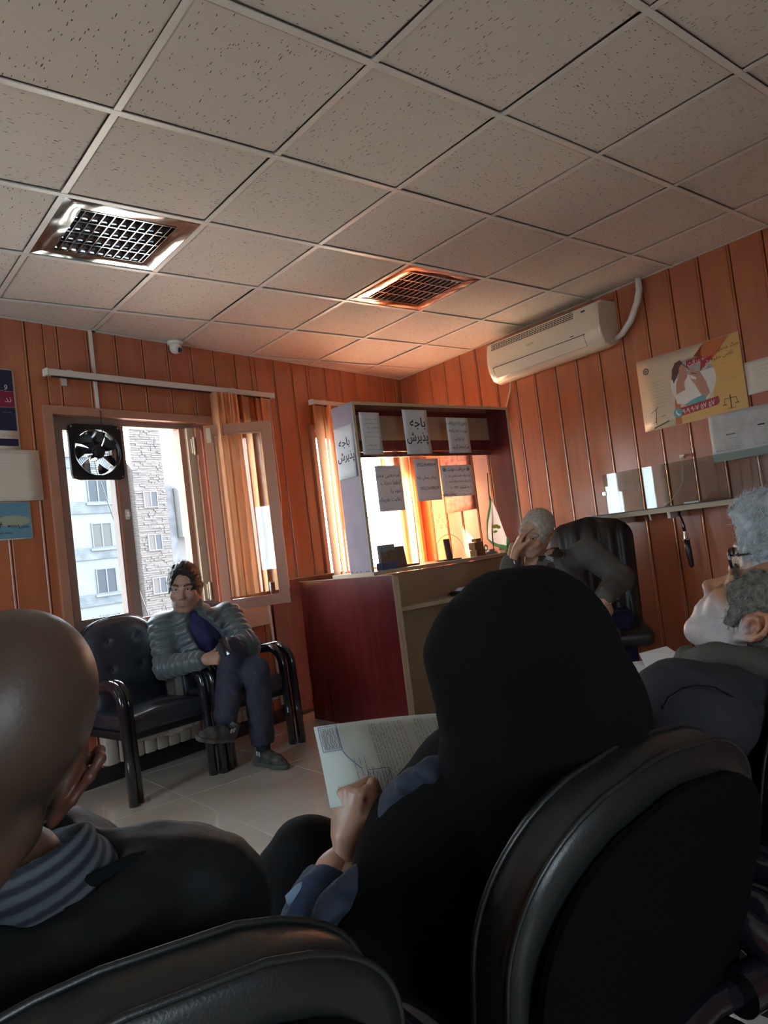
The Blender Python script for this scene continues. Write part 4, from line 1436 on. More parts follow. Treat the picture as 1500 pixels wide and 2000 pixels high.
def ceiling_lamp(i, j, label, seed):
    cx, cy = .6 * i + .3, -.6 * j - .3
    t = thing('ceiling_lamp', label, 'ceiling lamp', loc=(cx, cy, CEIL), group=None)
    g = .288
    s_ = .205
    mb = MB()
    N = 10
    # mirror border, gently dished so that it reflects like bent sheet
    rr = random.Random(seed)
    for side in range(4):
        Mx = Matrix.Rotation(side * math.pi / 2, 4, 'Z')
        vs, fs = [], []
        for a in range(N + 1):
            u = -1 + 2 * a / N
            for b in range(4):
                v = b / 3
                r_ = g + (s_ - g) * v
                vs.append((u * r_, -r_, .001 + .004 * math.sin(v * math.pi) + .0015 * math.sin(u * 5 + side + seed) * math.sin(v * math.pi)))
        for a in range(N):
            for b in range(3):
                q = a * 4 + b
                fs.append((q, q + 1, q + 5, q + 4))
        mb.add(vs, fs, 0, Mx)
    mb.build('mirror_border', M['mirror'], t, smooth='all')
    MB().box(-s_, s_, -s_, -s_ + .002, .0, .075).box(-s_, s_, s_ - .002, s_, .0, .075).box(-s_, -s_ + .002, -s_, s_, .0, .075).box(s_ - .002, s_, -s_, s_, .0, .075).box(-s_, s_, -s_, s_, .075, .078).build('housing', M['louvre'], t)
    # four troughs along x, each with a tube and ten cross blades
    for k in range(4):
        y0 = -s_ + k * s_ / 2
        tr = MB()
        vs, fs = [], []
        for b in range(7):
            ph_ = math.pi * b / 6
            vs += [(-s_, y0 + s_ / 4 - math.cos(ph_) * s_ / 4 * .98, .004 + math.sin(ph_) * .055), (s_, y0 + s_ / 4 - math.cos(ph_) * s_ / 4 * .98, .004 + math.sin(ph_) * .055)]
        for b in range(6):
            fs.append((2 * b, 2 * b + 1, 2 * b + 3, 2 * b + 2))
        tr.add(vs, fs)
        tr.build('reflector', M['louvre'], t, smooth='all')
        MB().cyl((-s_ + .005, y0 + s_ / 4, .040), (s_ - .005, y0 + s_ / 4, .040), .008, 12).build('tube', M['tube'], t, smooth=50)
        MB().box(-s_, s_, y0 - .003, y0 + .003, -.001, .03).build('louvre_rail', M['louvre'], t)
        for b in range(10):
            x = -s_ + (b + .5) * 2 * s_ / 10
            MB().add([(x - .002, y0 + .004, 0), (x + .002, y0 + .004, 0), (x + .007, y0 + .004, .030), (x - .007, y0 + .004, .030),
                      (x - .002, y0 + s_ / 2 - .004, 0), (x + .002, y0 + s_ / 2 - .004, 0), (x + .007, y0 + s_ / 2 - .004, .030), (x - .007, y0 + s_ / 2 - .004, .030)],
                     [(0, 1, 2, 3), (4, 7, 6, 5), (0, 4, 5, 1), (1, 5, 6, 2), (3, 2, 6, 7), (0, 3, 7, 4)]).build('louvre_blade', M['louvre'], t)
    return t


ceiling_lamp(1, 2, 'mirrored square louvre lamp in ceiling above the fan window', 1)
ceiling_lamp(4, 2, 'mirrored square louvre lamp in ceiling near air conditioner', 2)
# ------------------------------------------------------------------ waiting room chairs


def pad_shape(w, h, t, top=.36, bulge=.02, nx=32, nz=40, waist=0.0, taper=.06, curve=.0, buttons=()):
    """upholstered back pad: x across, z up, thickness along y (front at -y). returns verts, faces"""
    vs, fs = [], []
    rows = []
    for j in range(nz + 1):
        v = j / nz
        z = v * h
        # half width with large rounded upper corners
        hw_ = w / 2 * (1 - taper * (1 - v))
        e_ = max(0, (v - (1 - top)) / top)
        hw_ *= (1 - e_ ** 2.3) ** (1 / 2.3) if e_ < 1 else 0.0
        hw_ = max(hw_, .02)
        rows.append((z, hw_))
    for side in (0, 1):
        for j, (z, hw_) in enumerate(rows):
            for i in range(nx + 1):
                u = -1 + 2 * i / nx
                x = u * hw_
                ed = (1 - abs(u) ** 6) * (1 - (abs(2 * j / nz - 1)) ** 8)
                yb = curve * (u * u) - .10 * (j / nz) * 0
                th = t / 2 * (.55 + .45 * ed)
                y = (-th - bulge * ed * (1 - .5 * u * u)) if side == 0 else th
                if side == 0:
                    for bx, bz in buttons:
                        dd = math.hypot(x - bx, z - bz)
                        y += .016 * math.exp(-(dd / .022) ** 2)
                vs.append((x, y + yb, z))
    N = (nx + 1) * (nz + 1)
    for j in range(nz):
        for i in range(nx):
            q = j * (nx + 1) + i
            fs += [(q, q + 1, q + nx + 2, q + nx + 1), (N + q, N + q + nx + 1, N + q + nx + 2, N + q + 1)]
    rim = [i for i in range(nx + 1)] + [j * (nx + 1) + nx for j in range(1, nz + 1)] + [nz * (nx + 1) + i for i in range(nx - 1, -1, -1)] + [j * (nx + 1) for j in range(nz - 1, 0, -1)]
    for a in range(len(rim)):
        p, q = rim[a], rim[(a + 1) % len(rim)]
        fs.append((p, q, N + q, N + p))
    return vs, fs, rim, N


def arm_path(y0, y1, zt, r=.11, zf=0.0):
    """side loop of a chair: front leg rises, bends back into the arm, falls at the rear"""
    p = [(0, y0 - .015, zf), (0, y0 - .01, .25), (0, y0, zt - r)]
    for k in range(1, 7):
        a = R(90 * k / 6)
        p.append((0, y0 + r - r * math.cos(a), zt - r + r * math.sin(a)))
    p.append((0, y0 + .28, zt - .012))
    p.append((0, y1 - .06, zt - .04))
    p.append((0, y1 - .015, zt - .07))
    p.append((0, y1, zt - .12))
    p.append((0, y1 + .004, .30))
    p.append((0, y1 + .02, 0))
    return p


def make_chair(label, group, tubes=True, mat_=None, stitch=False, bw=.50, bh=.56, dy=0.0, lean=9, taper=.06):
    """y0 = front at -y; the sitter faces -y; origin at floor below the seat middle"""
    t = thing('waiting_chair', label, 'chair', group=group)
    lm = mat_ or M['leather']
    W2 = .275
    for sx in (-1, 1):
        for k in range(2):
            x = sx * (W2 - .048 * k)
            y0 = -.29 + (0.0 if k == 0 else .03)
            pts = [(x + p[0], p[1], p[2]) for p in arm_path(y0, .27, .60 - .004 * k)]
            MB().tube(pts, .027, 14, up=(1, 0, 0), sx=.86, sy=1.05).build('arm', M['black_gloss'], t, smooth='all')
    # seat
    bm = bmesh.new()
    bmesh.ops.create_cube(bm, size=1)
    for v in bm.verts:
        v.co = Vector((v.co.x * .45, v.co.y * .50 - .02, .385 + v.co.z * .10))
    bmesh.ops.bevel(bm, geom=bm.edges[:], offset=.035, segments=3, profile=.6, affect='EDGES')
    bmesh.ops.subdivide_edges(bm, edges=bm.edges[:], cuts=2, use_grid_fill=True)
    for v in bm.verts:
        if v.co.z > .40:
            v.co.z += .014 * math.cos(v.co.x * 6.5) * math.cos(v.co.y * 5) + .012 * math.sin(v.co.x * 9 + 1) * (v.co.y < -.1)
    MB().bm(bm).build('seat', lm, t, smooth='all')
    MB().box(-.235, .235, -.24, .22, .30, .345, bev=.01).build('seat_frame', M['black'], t)
    # back
    vs, fs, rim, N = pad_shape(bw, bh, .085, taper=taper, buttons=((-.09, .26), (.09, .26), (-.09, .42), (.09, .42)) if not stitch else ())
    Mb = Matrix.Translation((0, .135 + dy, .375)) @ Matrix.Rotation(R(-lean), 4, 'X')
    bk = MB().add(vs, fs, 0, Mb).build('backrest', lm, t, smooth='all')
    if not stitch:
        for bx, bz in ((-.09, .26), (.09, .26), (-.09, .42), (.09, .42)):
            MB().ball(Mb @ Vector((bx, -.045, bz)), .009, seg=10).build('button', M['black'], bk, smooth='all')
    # piping seams around the pad
    off = .0
    for wsel in (0, 1):
        pts = []
        for q in rim[34:-2]:
            v = vs[q if wsel == 0 else N + q]
            pts.append(Mb @ Vector((v[0] * 1.004, v[1] * (.96), v[2] * 1.002)))
        MB().tube(pts, .0032, 6).build('piping', lm, bk, smooth='all')
    if stitch:
        vs2, fs2, _, _ = pad_shape(bw - .045, bh - .03, .014, taper=taper, nx=28, nz=34, bulge=0)
        MB().add(vs2, fs2, 0, Mb @ Matrix.Translation((0, .047, 0))).build('back_panel', M['back_cloth'], bk, smooth=30)
        MB().tube([(-.20, .225, .50), (-.12, .205, .50), (.12, .205, .50), (.20, .225, .50)], .018, 10).build('cross_bar', M['black_gloss'], t, smooth=60)
        for sx in (-1, 1):
            MB().cyl((sx * .16, .225, .505), (sx * .235, .235, .50), .030, 20).build('tube_end', M['black_gloss'], t, smooth=50)
    return t


def torn_lining(t, seed):
    rr = random.Random(seed)
    vs, fs = [], []
    n = 22
    for i in range(n + 1):
        x = -.21 + .42 * i / n
        vs += [(x, -.235 + rr.uniform(-.004, .004), .335), (x, -.232 + rr.uniform(-.008, .008), .315), (x, -.225 + rr.uniform(-.012, .012), .285 - .03 * rr.random() * (1 if 3 < i < 16 else .2))]
    for i in range(n):
        for j in range(2):
            q = i * 3 + j
            fs.append((q, q + 1, q + 4, q + 3))
    MB().add(vs, fs).build('torn_lining', M['tapew'], t, smooth='all')


ra_ = ANG
ca = make_chair('empty black leather armchair under the fan window', None, mat_=M['leather_blue'])
ca.matrix_world = Matrix.Translation((1.165, -.50, 0)) @ Matrix.Rotation(ANG - R(1.5), 4, 'Z')
torn_lining(ca, 1)
for k, (x, z0) in enumerate(((-.23, .20), (-.23, .16))):
    MB().tube([(x, -.27, z0), (x, -.27, z0 + .03)], .026, 10).build('tape_wrap', M['tapew'], ca, smooth=50)
cb = copy_tree(ca)
cb['label'] = 'black leather armchair under the seated man in quilted jacket'
cb.matrix_world = Matrix.Translation((1.755, -.385, 0)) @ Matrix.Rotation(ANG - R(1.5), 4, 'Z')
# row in which the visitors sit, seen from behind (they face the window wall)
row = make_chair('black padded chair behind the bald man', None, stitch=True, bw=.54, bh=.51, dy=-.022, lean=15, taper=.22)
row['label'] = 'black padded chair behind the bald man'
ROWY = -3.90
row.matrix_world = Matrix.Translation((-.205, ROWY - .005, 0.012)) @ Matrix.Rotation(math.pi, 4, 'Z')
for x, lab in ((.435, 'large black padded chair behind the woman in black veil'), (1.09, 'black padded chair under the man asleep'), (1.80, 'black padded chair of the grey haired man with glasses')):
    c = copy_tree(row)
    c['label'] = lab
    c.matrix_world = Matrix.Translation((x, ROWY, 0)) @ Matrix.Rotation(math.pi, 4, 'Z')
# ================================================================== figures: distance fields turned into one smooth surface


class Field:
    def __init__(s, lo, hi, h):
        s.lo = np.array(lo, float)
        s.h = h
        s.n = np.maximum(((np.array(hi, float) - s.lo) / h).astype(int) + 2, 4)
        s.F = np.full(s.n, 1.0, np.float32)
        s.ax = [(s.lo[i] + h * np.arange(s.n[i])).astype(np.float32) for i in range(3)]

    def _sub(s, lo, hi):
        a = np.clip(np.floor((np.array(lo) - s.lo) / s.h).astype(int), 0, s.n)
        b = np.clip(np.ceil((np.array(hi) - s.lo) / s.h).astype(int) + 1, 0, s.n)
        if (b <= a).any():
            return None
        sl = tuple(slice(a[i], b[i]) for i in range(3))
        X = s.ax[0][sl[0]][:, None, None]
        Y = s.ax[1][sl[1]][None, :, None]
        Z = s.ax[2][sl[2]][None, None, :]
        return sl, X, Y, Z

    def put(s, d, sl, k, op):
        A = s.F[sl]
        if op == '+':
            hh = np.maximum(k - np.abs(A - d), 0) / k
            s.F[sl] = np.minimum(A, d) - hh * hh * k * .25
        elif op == '-':
            d = -d
            hh = np.maximum(k - np.abs(A - d), 0) / k
            s.F[sl] = np.maximum(A, d) + hh * hh * k * .25
        elif op == '&':
            hh = np.maximum(k - np.abs(A - d), 0) / k
            s.F[sl] = np.maximum(A, d) + hh * hh * k * .25

    def cap(s, a, b, ra, rb=None, k=.02, op='+'):
        rb = ra if rb is None else rb
        a = np.array(a, float)
        b = np.array(b, float)
        R_ = max(ra, rb) + k * 1.3 + 3 * s.h
        q = s._sub(np.minimum(a, b) - R_, np.maximum(a, b) + R_)
        if q is None:
            return s
        sl, X, Y, Z = q
        ab = b - a
        L2 = max(float(ab @ ab), 1e-9)
        px, py, pz = X - a[0], Y - a[1], Z - a[2]
        t = np.clip((px * ab[0] + py * ab[1] + pz * ab[2]) / L2, 0, 1)
        d = np.sqrt((px - t * ab[0]) ** 2 + (py - t * ab[1]) ** 2 + (pz - t * ab[2]) ** 2) - (ra + (rb - ra) * t)
        s.put(d, sl, k, op)
        return s

    def chain(s, pts, rs, k=.02, op='+'):
        for i in range(len(pts) - 1):
            s.cap(pts[i], pts[i + 1], rs[i], rs[i + 1], k, op)
        return s

    def ell(s, c, r, k=.02, op='+', M3=None):
        c = np.array(c, float)
        r = np.array(r, float)
        R_ = (max(r) if M3 is not None else r) + k * 1.3 + 3 * s.h
        q = s._sub(c - R_, c + R_)
        if q is None:
            return s
        sl, X, Y, Z = q
        x, y, z = X - c[0], Y - c[1], Z - c[2]
        if M3 is not None:
            A = np.array(M3)
            x, y, z = (A[0][0] * x + A[1][0] * y + A[2][0] * z, A[0][1] * x + A[1][1] * y + A[2][1] * z, A[0][2] * x + A[1][2] * y + A[2][2] * z)
        k0 = np.sqrt((x / r[0]) ** 2 + (y / r[1]) ** 2 + (z / r[2]) ** 2)
        k1 = np.sqrt((x / r[0] ** 2) ** 2 + (y / r[1] ** 2) ** 2 + (z / r[2] ** 2) ** 2) + 1e-9
        s.put((k0 * (k0 - 1) / k1).astype(np.float32), sl, k, op)
        return s

    def cut(s, p, n, k=.004):
        """keep the side against the normal"""
        n = np.array(n, float)
        n /= np.linalg.norm(n)
        d = (s.ax[0][:, None, None] - p[0]) * n[0] + (s.ax[1][None, :, None] - p[1]) * n[1] + (s.ax[2][None, None, :] - p[2]) * n[2]
        s.put(d.astype(np.float32), (slice(None),) * 3, k, '&')
        return s

    def disp(s, fn, band=.03):
        i, j, k = np.nonzero(np.abs(s.F) < band)
        X, Y, Z = s.ax[0][i], s.ax[1][j], s.ax[2][k]
        s.F[i, j, k] += fn(X, Y, Z)
        return s

    def mesh(s):
        F = s.F
        F[0], F[-1], F[:, 0], F[:, -1], F[:, :, 0], F[:, :, -1] = 1, 1, 1, 1, 1, 1
        S = F < 0
        c = np.zeros(tuple(s.n - 1), np.int8)
        for a in (0, 1):
            for b in (0, 1):
                for d in (0, 1):
                    c += S[a:s.n[0] - 1 + a, b:s.n[1] - 1 + b, d:s.n[2] - 1 + d]
        act = (c > 0) & (c < 8)
        I = np.argwhere(act)
        idx = np.full(act.shape, -1, np.int32)
        idx[act] = np.arange(len(I))
        corners = [(a, b, d) for a in (0, 1) for b in (0, 1) for d in (0, 1)]
        val = {q: F[I[:, 0] + q[0], I[:, 1] + q[1], I[:, 2] + q[2]] for q in corners}
        acc = np.zeros((len(I), 3))
        cnt = np.zeros(len(I))
        for q in corners:
            for ax in range(3):
                if q[ax] == 0:
                    r = list(q)
                    r[ax] = 1
                    v0, v1 = val[q], val[tuple(r)]
                    m_ = (v0 < 0) != (v1 < 0)
                    t = v0 / np.where(np.abs(v0 - v1) < 1e-9, 1, v0 - v1)
                    p = np.tile(np.array(q, float), (len(I), 1))
                    p[:, ax] = t
                    acc += np.where(m_[:, None], p, 0)
                    cnt += m_
        P_ = (I + acc / np.maximum(cnt, 1)[:, None]) * s.h + s.lo
        faces = []
        for ax in range(3):
            o1, o2 = [a for a in range(3) if a != ax]
            A = S
            sl0 = [slice(1, s.n[a] - 1) for a in range(3)]
            sl0[ax] = slice(0, s.n[ax] - 1)
            sl1 = list(sl0)
            sl1[ax] = slice(1, s.n[ax])
            a0, a1 = A[tuple(sl0)], A[tuple(sl1)]
            e_ = np.argwhere(a0 != a1)
            base = e_.copy()
            for a in range(3):
                if a != ax:
                    base[:, a] += 1
            ins = a0[tuple(e_.T)]

            def g(d1, d2):
                q = base.copy()
                q[:, o1] += d1
                q[:, o2] += d2
                return idx[tuple(q.T)]
            quad = np.stack([g(-1, -1), g(0, -1), g(0, 0), g(-1, 0)], 1)
            flip = ins if ax != 1 else ~ins
            quad[~flip] = quad[~flip][:, ::-1]
            faces.append(quad)
        return P_, np.concatenate(faces)


def mesh_obj(name, parts, mats, parent=None, cols=None):
    """parts: list of (verts, quads); ONE mesh object"""
    vs = np.concatenate([p[0] for p in parts])
    off = 0
    fs = []
    for v, f in parts:
        fs.append(f + off)
        off += len(v)
    fs = np.concatenate(fs).astype(np.int32)
    fs = fs[(fs >= 0).all(1)]
    me = bpy.data.meshes.new(name)
    me.vertices.add(len(vs))
    me.vertices.foreach_set('co', vs.astype(np.float32).ravel())
    me.loops.add(len(fs) * 4)
    me.loops.foreach_set('vertex_index', fs.ravel())
    me.polygons.add(len(fs))
    me.polygons.foreach_set('loop_start', np.arange(0, len(fs) * 4, 4, dtype=np.int32))
    me.polygons.foreach_set('use_smooth', np.ones(len(fs), bool))
    me.update(calc_edges=True)
    me.validate()
    for m_ in (mats if isinstance(mats, list) else [mats]):
        me.materials.append(m_)
    if cols is not None:
        ca_ = me.color_attributes.new('tone', 'FLOAT_COLOR', 'POINT')
        cc = np.concatenate(cols)
        cc = np.concatenate([cc, np.ones((len(cc), 1))], 1)
        ca_.data.foreach_set('color', cc.astype(np.float32).ravel())
    o = bpy.data.objects.new(name, me)
    COL.objects.link(o)
    if parent:
        o.parent = parent
        o.matrix_parent_inverse = Matrix.Identity(4)
    return o


def skin_mat(name, rough=.45):
    m_ = mat(name, (.5, .3, .2), rough, bump=(260, .25, .0012))
    nt = m_.node_tree
    a = nt.nodes.new('ShaderNodeAttribute')
    a.attribute_name = 'tone'
    b = nt.nodes['Principled BSDF']
    n = nt.nodes.new('ShaderNodeTexNoise')
    n.inputs['Scale'].default_value = 35
    n.inputs['Detail'].default_value = 4
    tc = nt.nodes.new('ShaderNodeTexCoord')
    nt.links.new(tc.outputs['Object'], n.inputs['Vector'])
    mr = nt.nodes.new('ShaderNodeMapRange')
    mr.inputs['To Min'].default_value = .82
    mr.inputs['To Max'].default_value = 1.18
    nt.links.new(n.outputs['Fac'], mr.inputs[0])
    vm = nt.nodes.new('ShaderNodeVectorMath')
    vm.operation = 'SCALE'
    nt.links.new(a.outputs['Color'], vm.inputs[0])
    nt.links.new(mr.outputs[0], vm.inputs['Scale'])
    nt.links.new(vm.outputs[0], b.inputs['Base Color'])
    b.inputs['Subsurface Weight'].default_value = .12
    b.inputs['Subsurface Radius'].default_value = (1, .3, .15)
    b.inputs['Subsurface Scale'].default_value = .008
    return m_


M['skin'] = skin_mat('skin')


def axes(F_, U_):
    """3x3 whose columns are the figure's left, back (=-face) and up directions"""
    y = -np.array(F_, float)
    y /= np.linalg.norm(y)
    z = np.array(U_, float)
    z -= y * (z @ y)
    z /= np.linalg.norm(z)
    x = np.cross(y, z)
    return np.stack([x, y, z], 1)


def place(v, A, o, s=1.0):
    return (v * s) @ A.T + np.array(o, float)


def fbm(X, Y, Z, f, seed=0, n=4):
    r_ = np.random.RandomState(seed)
    out = 0
    for i in range(n):
        k = r_.normal(size=(3, 3)) * f * (1.6 ** i)
        p = r_.uniform(0, 6.28, 3)
        out = out + (np.sin(k[0, 0] * X + k[0, 1] * Y + k[0, 2] * Z + p[0]) * np.sin(k[1, 0] * X + k[1, 1] * Y + k[1, 2] * Z + p[1]) + .5 * np.sin(k[2, 0] * X + k[2, 1] * Y + k[2, 2] * Z + p[2])) / (1.5 ** i)
    return out


SKULL = [((0, .020, .048), (.076, .097, .088)), ((0, -.012, .012), (.070, .080, .088)), ((0, .055, .010), (.062, .052, .062))]


def make_head(h=.0025, tone=(.42, .24, .16), closed=False, brow=(.05, .04, .035), stubble=None, neck=.10, scalp=None, nose=1.0, lips=(.36, .17, .14), jaw=1.0, ear_out=1.0, gaunt=0.0):
    f = Field((-.105, -.155, -.25), (.105, .15, .155), h)
    for c, r_ in SKULL:
        f.ell(c, r_, k=.03)
    f.ell((0, -.045, -.025), (.058 * jaw, .055, .078), k=.03)
    f.ell((0, -.040, -.072), (.050 * jaw, .052, .036), k=.025)
    f.ell((0, -.082, -.098), (.022, .016, .016), k=.022)
    for sx in (-1, 1):
        f.ell((sx * .043, -.066, -.018), (.022, .020, .018), k=.025)
        f.cap((sx * .056 * jaw, .0, -.050), (sx * .028, -.066, -.098), .016, .014, k=.03)
        f.ell((sx * .033, -.098, .014), (.017, .012, .011), k=.012, op='-')
        f.ell((sx * .032, -.080, .013), (.0135, .0125, .0115), k=.003)
        f.cap((sx * .016, -.099, .030), (sx * .050, -.083, .031), .0085, .007, k=.014)
        f.ell((sx * .055, -.078, -.052), (.02, .02, .028), k=.03, op='-') if gaunt else None
    f.cap((0, -.094, .022), (0, -.117 * (1 + .04 * (nose - 1)), -.022), .0085, .0115 * nose, k=.016)
    f.ell((0, -.119, -.027), (.0115 * nose, .011, .009), k=.008)
    for sx in (-1, 1):
        f.ell((sx * .0125 * nose, -.107, -.029), (.0085, .011, .0075), k=.008)
        f.ell((sx * .0070, -.112, -.0385), (.0042, .0065, .0045), k=.003, op='-')
    f.ell((0, -.088, -.055), (.032, .018, .022), k=.02)
    for x0, x1, y0, y1, z0, z1, r_ in ((-.021, -.006, -.094, -.1045, -.060, -.0545, .0048), (.006, .021, -.1045, -.094, -.0545, -.060, .0048), (-.006, .006, -.1045, -.1045, -.0555, -.0555, .005)):
        f.cap((x0, y0, z0), (x1, y1, z1), r_ * .8, r_, k=.006)
    f.cap((-.018, -.094, -.067), (0, -.1035, -.069), .0048, .0065, k=.007)
    f.cap((0, -.1035, -.069), (.018, -.094, -.067), .0065, .0048, k=.007)
    f.cap((-.024, -.094, -.0618), (0, -.110, -.0618), .0012, .0016, k=.002, op='-')
    f.cap((0, -.110, -.0618), (.024, -.094, -.0618), .0016, .0012, k=.002, op='-')
    if closed:
        for sx in (-1, 1):
            f.cap((sx * .021, -.0935, .0075), (sx * .033, -.0965, .0055), .0009, .0012, k=.0015, op='-')
            f.cap((sx * .033, -.0965, .0055), (sx * .045, -.0900, .0085), .0012, .0009, k=.0015, op='-')
    # neck
    f.cap((0, .020, -.055), (0, .035, -.10 - neck), .052, .058, k=.03)
    f.ell((0, -.030, -.145), (.012, .012, .016), k=.02)
    for sx in (-1, 1):
        f.cap((sx * .058, .030, -.045), (sx * .022, -.020, -.10 - neck), .013, .012, k=.022)
    # ears
    for sx in (-1, 1):
        o = ear_out
        e = lambda y, z, out: (sx * (.073 + out * o), y, z)
        f.ell(e(.012, .006, .004), (.0085, .024, .030), k=.008)
        pts = [e(.000, .014, .006), e(.004, .028, .012), e(.018, .036, .017), e(.031, .028, .020), e(.034, .010, .018), e(.027, -.012, .013), e(.014, -.024, .008)]
        f.chain(pts, [.0035, .0042, .0046, .0046, .0043, .0040, .0050], k=.004)
        f.ell(e(.008, -.028, .006), (.0055, .0085, .0100), k=.006)
        f.chain([e(.010, .020, .008), e(.021, .014, .012), e(.023, -.002, .011), e(.014, -.014, .009)], [.003, .0036, .0036, .003], k=.004)
        f.ell(e(.010, .0, .010), (.009, .0095, .013), k=.005, op='-')
        f.ell(e(.000, -.004, .005), (.004, .004, .006), k=.005)
    v, q = f.mesh()
    x, y, z = v[:, 0], v[:, 1], v[:, 2]
    col = np.tile(np.array(tone), (len(v), 1))

    def mixc(w, c):
        w = np.clip(w, 0, 1)[:, None]
        return col * (1 - w) + np.array(c) * w
    red = np.exp(-((np.abs(x) - .045) / .02) ** 2 - ((z + .02) / .025) ** 2) * (y < -.03) * .25 + np.exp(-(x / .014) ** 2 - ((z + .027) / .012) ** 2) * (y < -.1) * .4 + (np.abs(x) > .074) * .55
    col = mixc(red, (tone[0] * 1.05, tone[1] * .72, tone[2] * .66))
    if lips:
        w = (np.abs(x) < .023) * (y < -.09) * np.clip(1 - np.abs((z + .0618 + .0) / .010) ** 4, 0, 1)
        col = mixc(w * .8, lips)
    if stubble:
        sc_, amt = stubble
        w = np.clip((-.022 - z + .35 * np.abs(x)) / .035, 0, 1) * np.clip((.035 - y) / .02, 0, 1) * np.clip((z + .15) / .03, 0, 1)
        w = np.maximum(w, np.clip((.045 - np.abs(np.abs(x) - .060)) / .03, 0, 1) * np.clip((.02 - y) / .01, 0, 1) * np.clip((y + .06) / .02, 0, 1) * np.clip((.01 - z) / .02, 0, 1))
        w = w * (1 - (np.abs(x) < .023) * (np.abs(z + .0618) < .008) * (y < -.09))
        nn = np.random.RandomState(3).uniform(.6, 1, len(x))
        col = mixc(w * amt * nn, sc_)
    if brow:
        for sx in (-1, 1):
            t = np.clip((x * sx - .014) / .040, 0, 1)
            zc = .033 + .006 * np.sin(t * 2.6)
            w = (x * sx > .013) * (x * sx < .056) * (y < -.06) * np.exp(-((z - zc) / .0045) ** 2) * 1.1
            col = mixc(w, brow)
    if scalp:
        sc_, amt, zh = scalp
        w = np.clip((z - zh + (y + .06) * .9) / .025, 0, 1) * np.clip((y + .06) / .03, 0, 1) * (np.abs(x) < .077)
        w = np.maximum(w, np.clip((y - .0) / .03, 0, 1) * np.clip((z + .07) / .03, 0, 1) * (np.abs(x) < .0775))
        col = mixc(w * amt, sc_)
    return v, q, col


def make_hair(h, thick, front, low, seed, rough=.003, top=None, side_front=-.035, tuft=0.0, kmix=.008, bald=None, freq=170):
    f = Field((-.125, -.15, -.14), (.125, .17, .185), h)
    for c, r_ in SKULL:
        f.ell(c, tuple(a + thick for a in r_), k=.03)
    if top:
        f.ell(top[0], top[1], k=.03)
    # the face stays free
    f.ell((0, -.14, -.010 + front), (.078, .082, .088), k=kmix, op='-')
    f.ell((0, -.06, -.10), (.12, .09 + side_front, .085), k=kmix, op='-')
    for sx in (-1, 1):
        f.ell((sx * .088, .012, -.006), (.03, .026, .034), k=kmix, op='-')
    f.cut((0, 0, low), (0, -.25, -1), k=.01)
    if bald:
        f.ell(bald[0], bald[1], k=.015, op='-')
    r0 = np.random.RandomState(seed)
    f.disp(lambda X, Y, Z: rough * fbm(X * 1.0, Y * .35, Z * .55, freq, seed, 4) + tuft * fbm(X, Y, Z, 38, seed + 3, 2))
    return f.mesh()


def hand(A, o, curls, thumb=(20, 15), spread=4, side=1, s=1.0, h=.0022, thumb_dir=(.62, -.35, .70), wrist=.045):
    """local: wrist at the origin, fingers along +z, palm towards -y, thumb on the +x side (times side)"""
    f = Field((-.075, -.10, -wrist - .01), (.085, .055, .21), h)
    f.cap((0, 0, -wrist), (0, 0, .012), .024, .026, k=.02)
    f.ell((0, 0, .030), (.033, .017, .034), k=.016)
    bases = [(.028, 0, .080), (.0095, .002, .086), (-.0095, .001, .082), (-.027, -.002, .073)]
    lens = [(.042, .026, .021), (.046, .030, .022), (.043, .028, .021), (.034, .021, .018)]
    for i in range(4):
        b = np.array(bases[i])
        f.cap((b[0] * .55, 0, .020), b, .014, .0105, k=.012)
        sp = R(spread * (1.5 - i))
        a = 0
        cur = curls[i] if isinstance(curls[i], (tuple, list)) else (curls[i], curls[i] * 1.1, curls[i] * .7)
        p = b
        r_ = .0092 if i < 3 else .0082
        for j in range(3):
            a += R(cur[j])
            d = np.array((math.sin(sp) * math.cos(a), -math.sin(a), math.cos(a) * math.cos(sp)))
            q = p + d * lens[i][j]
            f.cap(p, q, r_, r_ * .90, k=.003)
            r_ *= .91
            p = q
    f.cap((.012, -.006, .012), (.034, -.014, .040), .017, .0135, k=.014)
    d = np.array(thumb_dir, float)
    d /= np.linalg.norm(d)
    p = np.array((.034, -.014, .040))
    q = p + d * .034
    f.cap(p, q, .0125, .0105, k=.006)
    n_ = np.cross(d, (0, 1, 0))
    n_ /= np.linalg.norm(n_)

    def rot_(v, ax, ang):
        return v * math.cos(ang) + np.cross(ax, v) * math.sin(ang) + ax * (ax @ v) * (1 - math.cos(ang))
    d2 = rot_(d, np.array((.2, 1., 0)) / np.linalg.norm((.2, 1., 0)), -R(thumb[0]))
    q2 = q + d2 * .028
    f.cap(q, q2, .0105, .0088, k=.004)
    v, qd = f.mesh()
    v = v * s
    if side < 0:
        v[:, 0] *= -1
        qd = qd[:, ::-1]
    return place(v, A, o), qd


def hand_axes(direction, back):
    """columns: thumb side x, y = back of hand, z = finger direction"""
    z = np.array(direction, float)
    z /= np.linalg.norm(z)
    y = np.array(back, float)
    y -= z * (z @ y)
    y /= np.linalg.norm(y)
    return np.stack([np.cross(y, z), y, z], 1)


def garment(name, mats, parent, lo, hi, h, fn, label=None):
    f = Field(lo, hi, h)
    fn(f)
    v, q = f.mesh()
    o = mesh_obj(name, [(v, q)], mats, parent)
    if label:
        o['label'] = label
    return o


def A3(*a):
    return np.array(a, float)


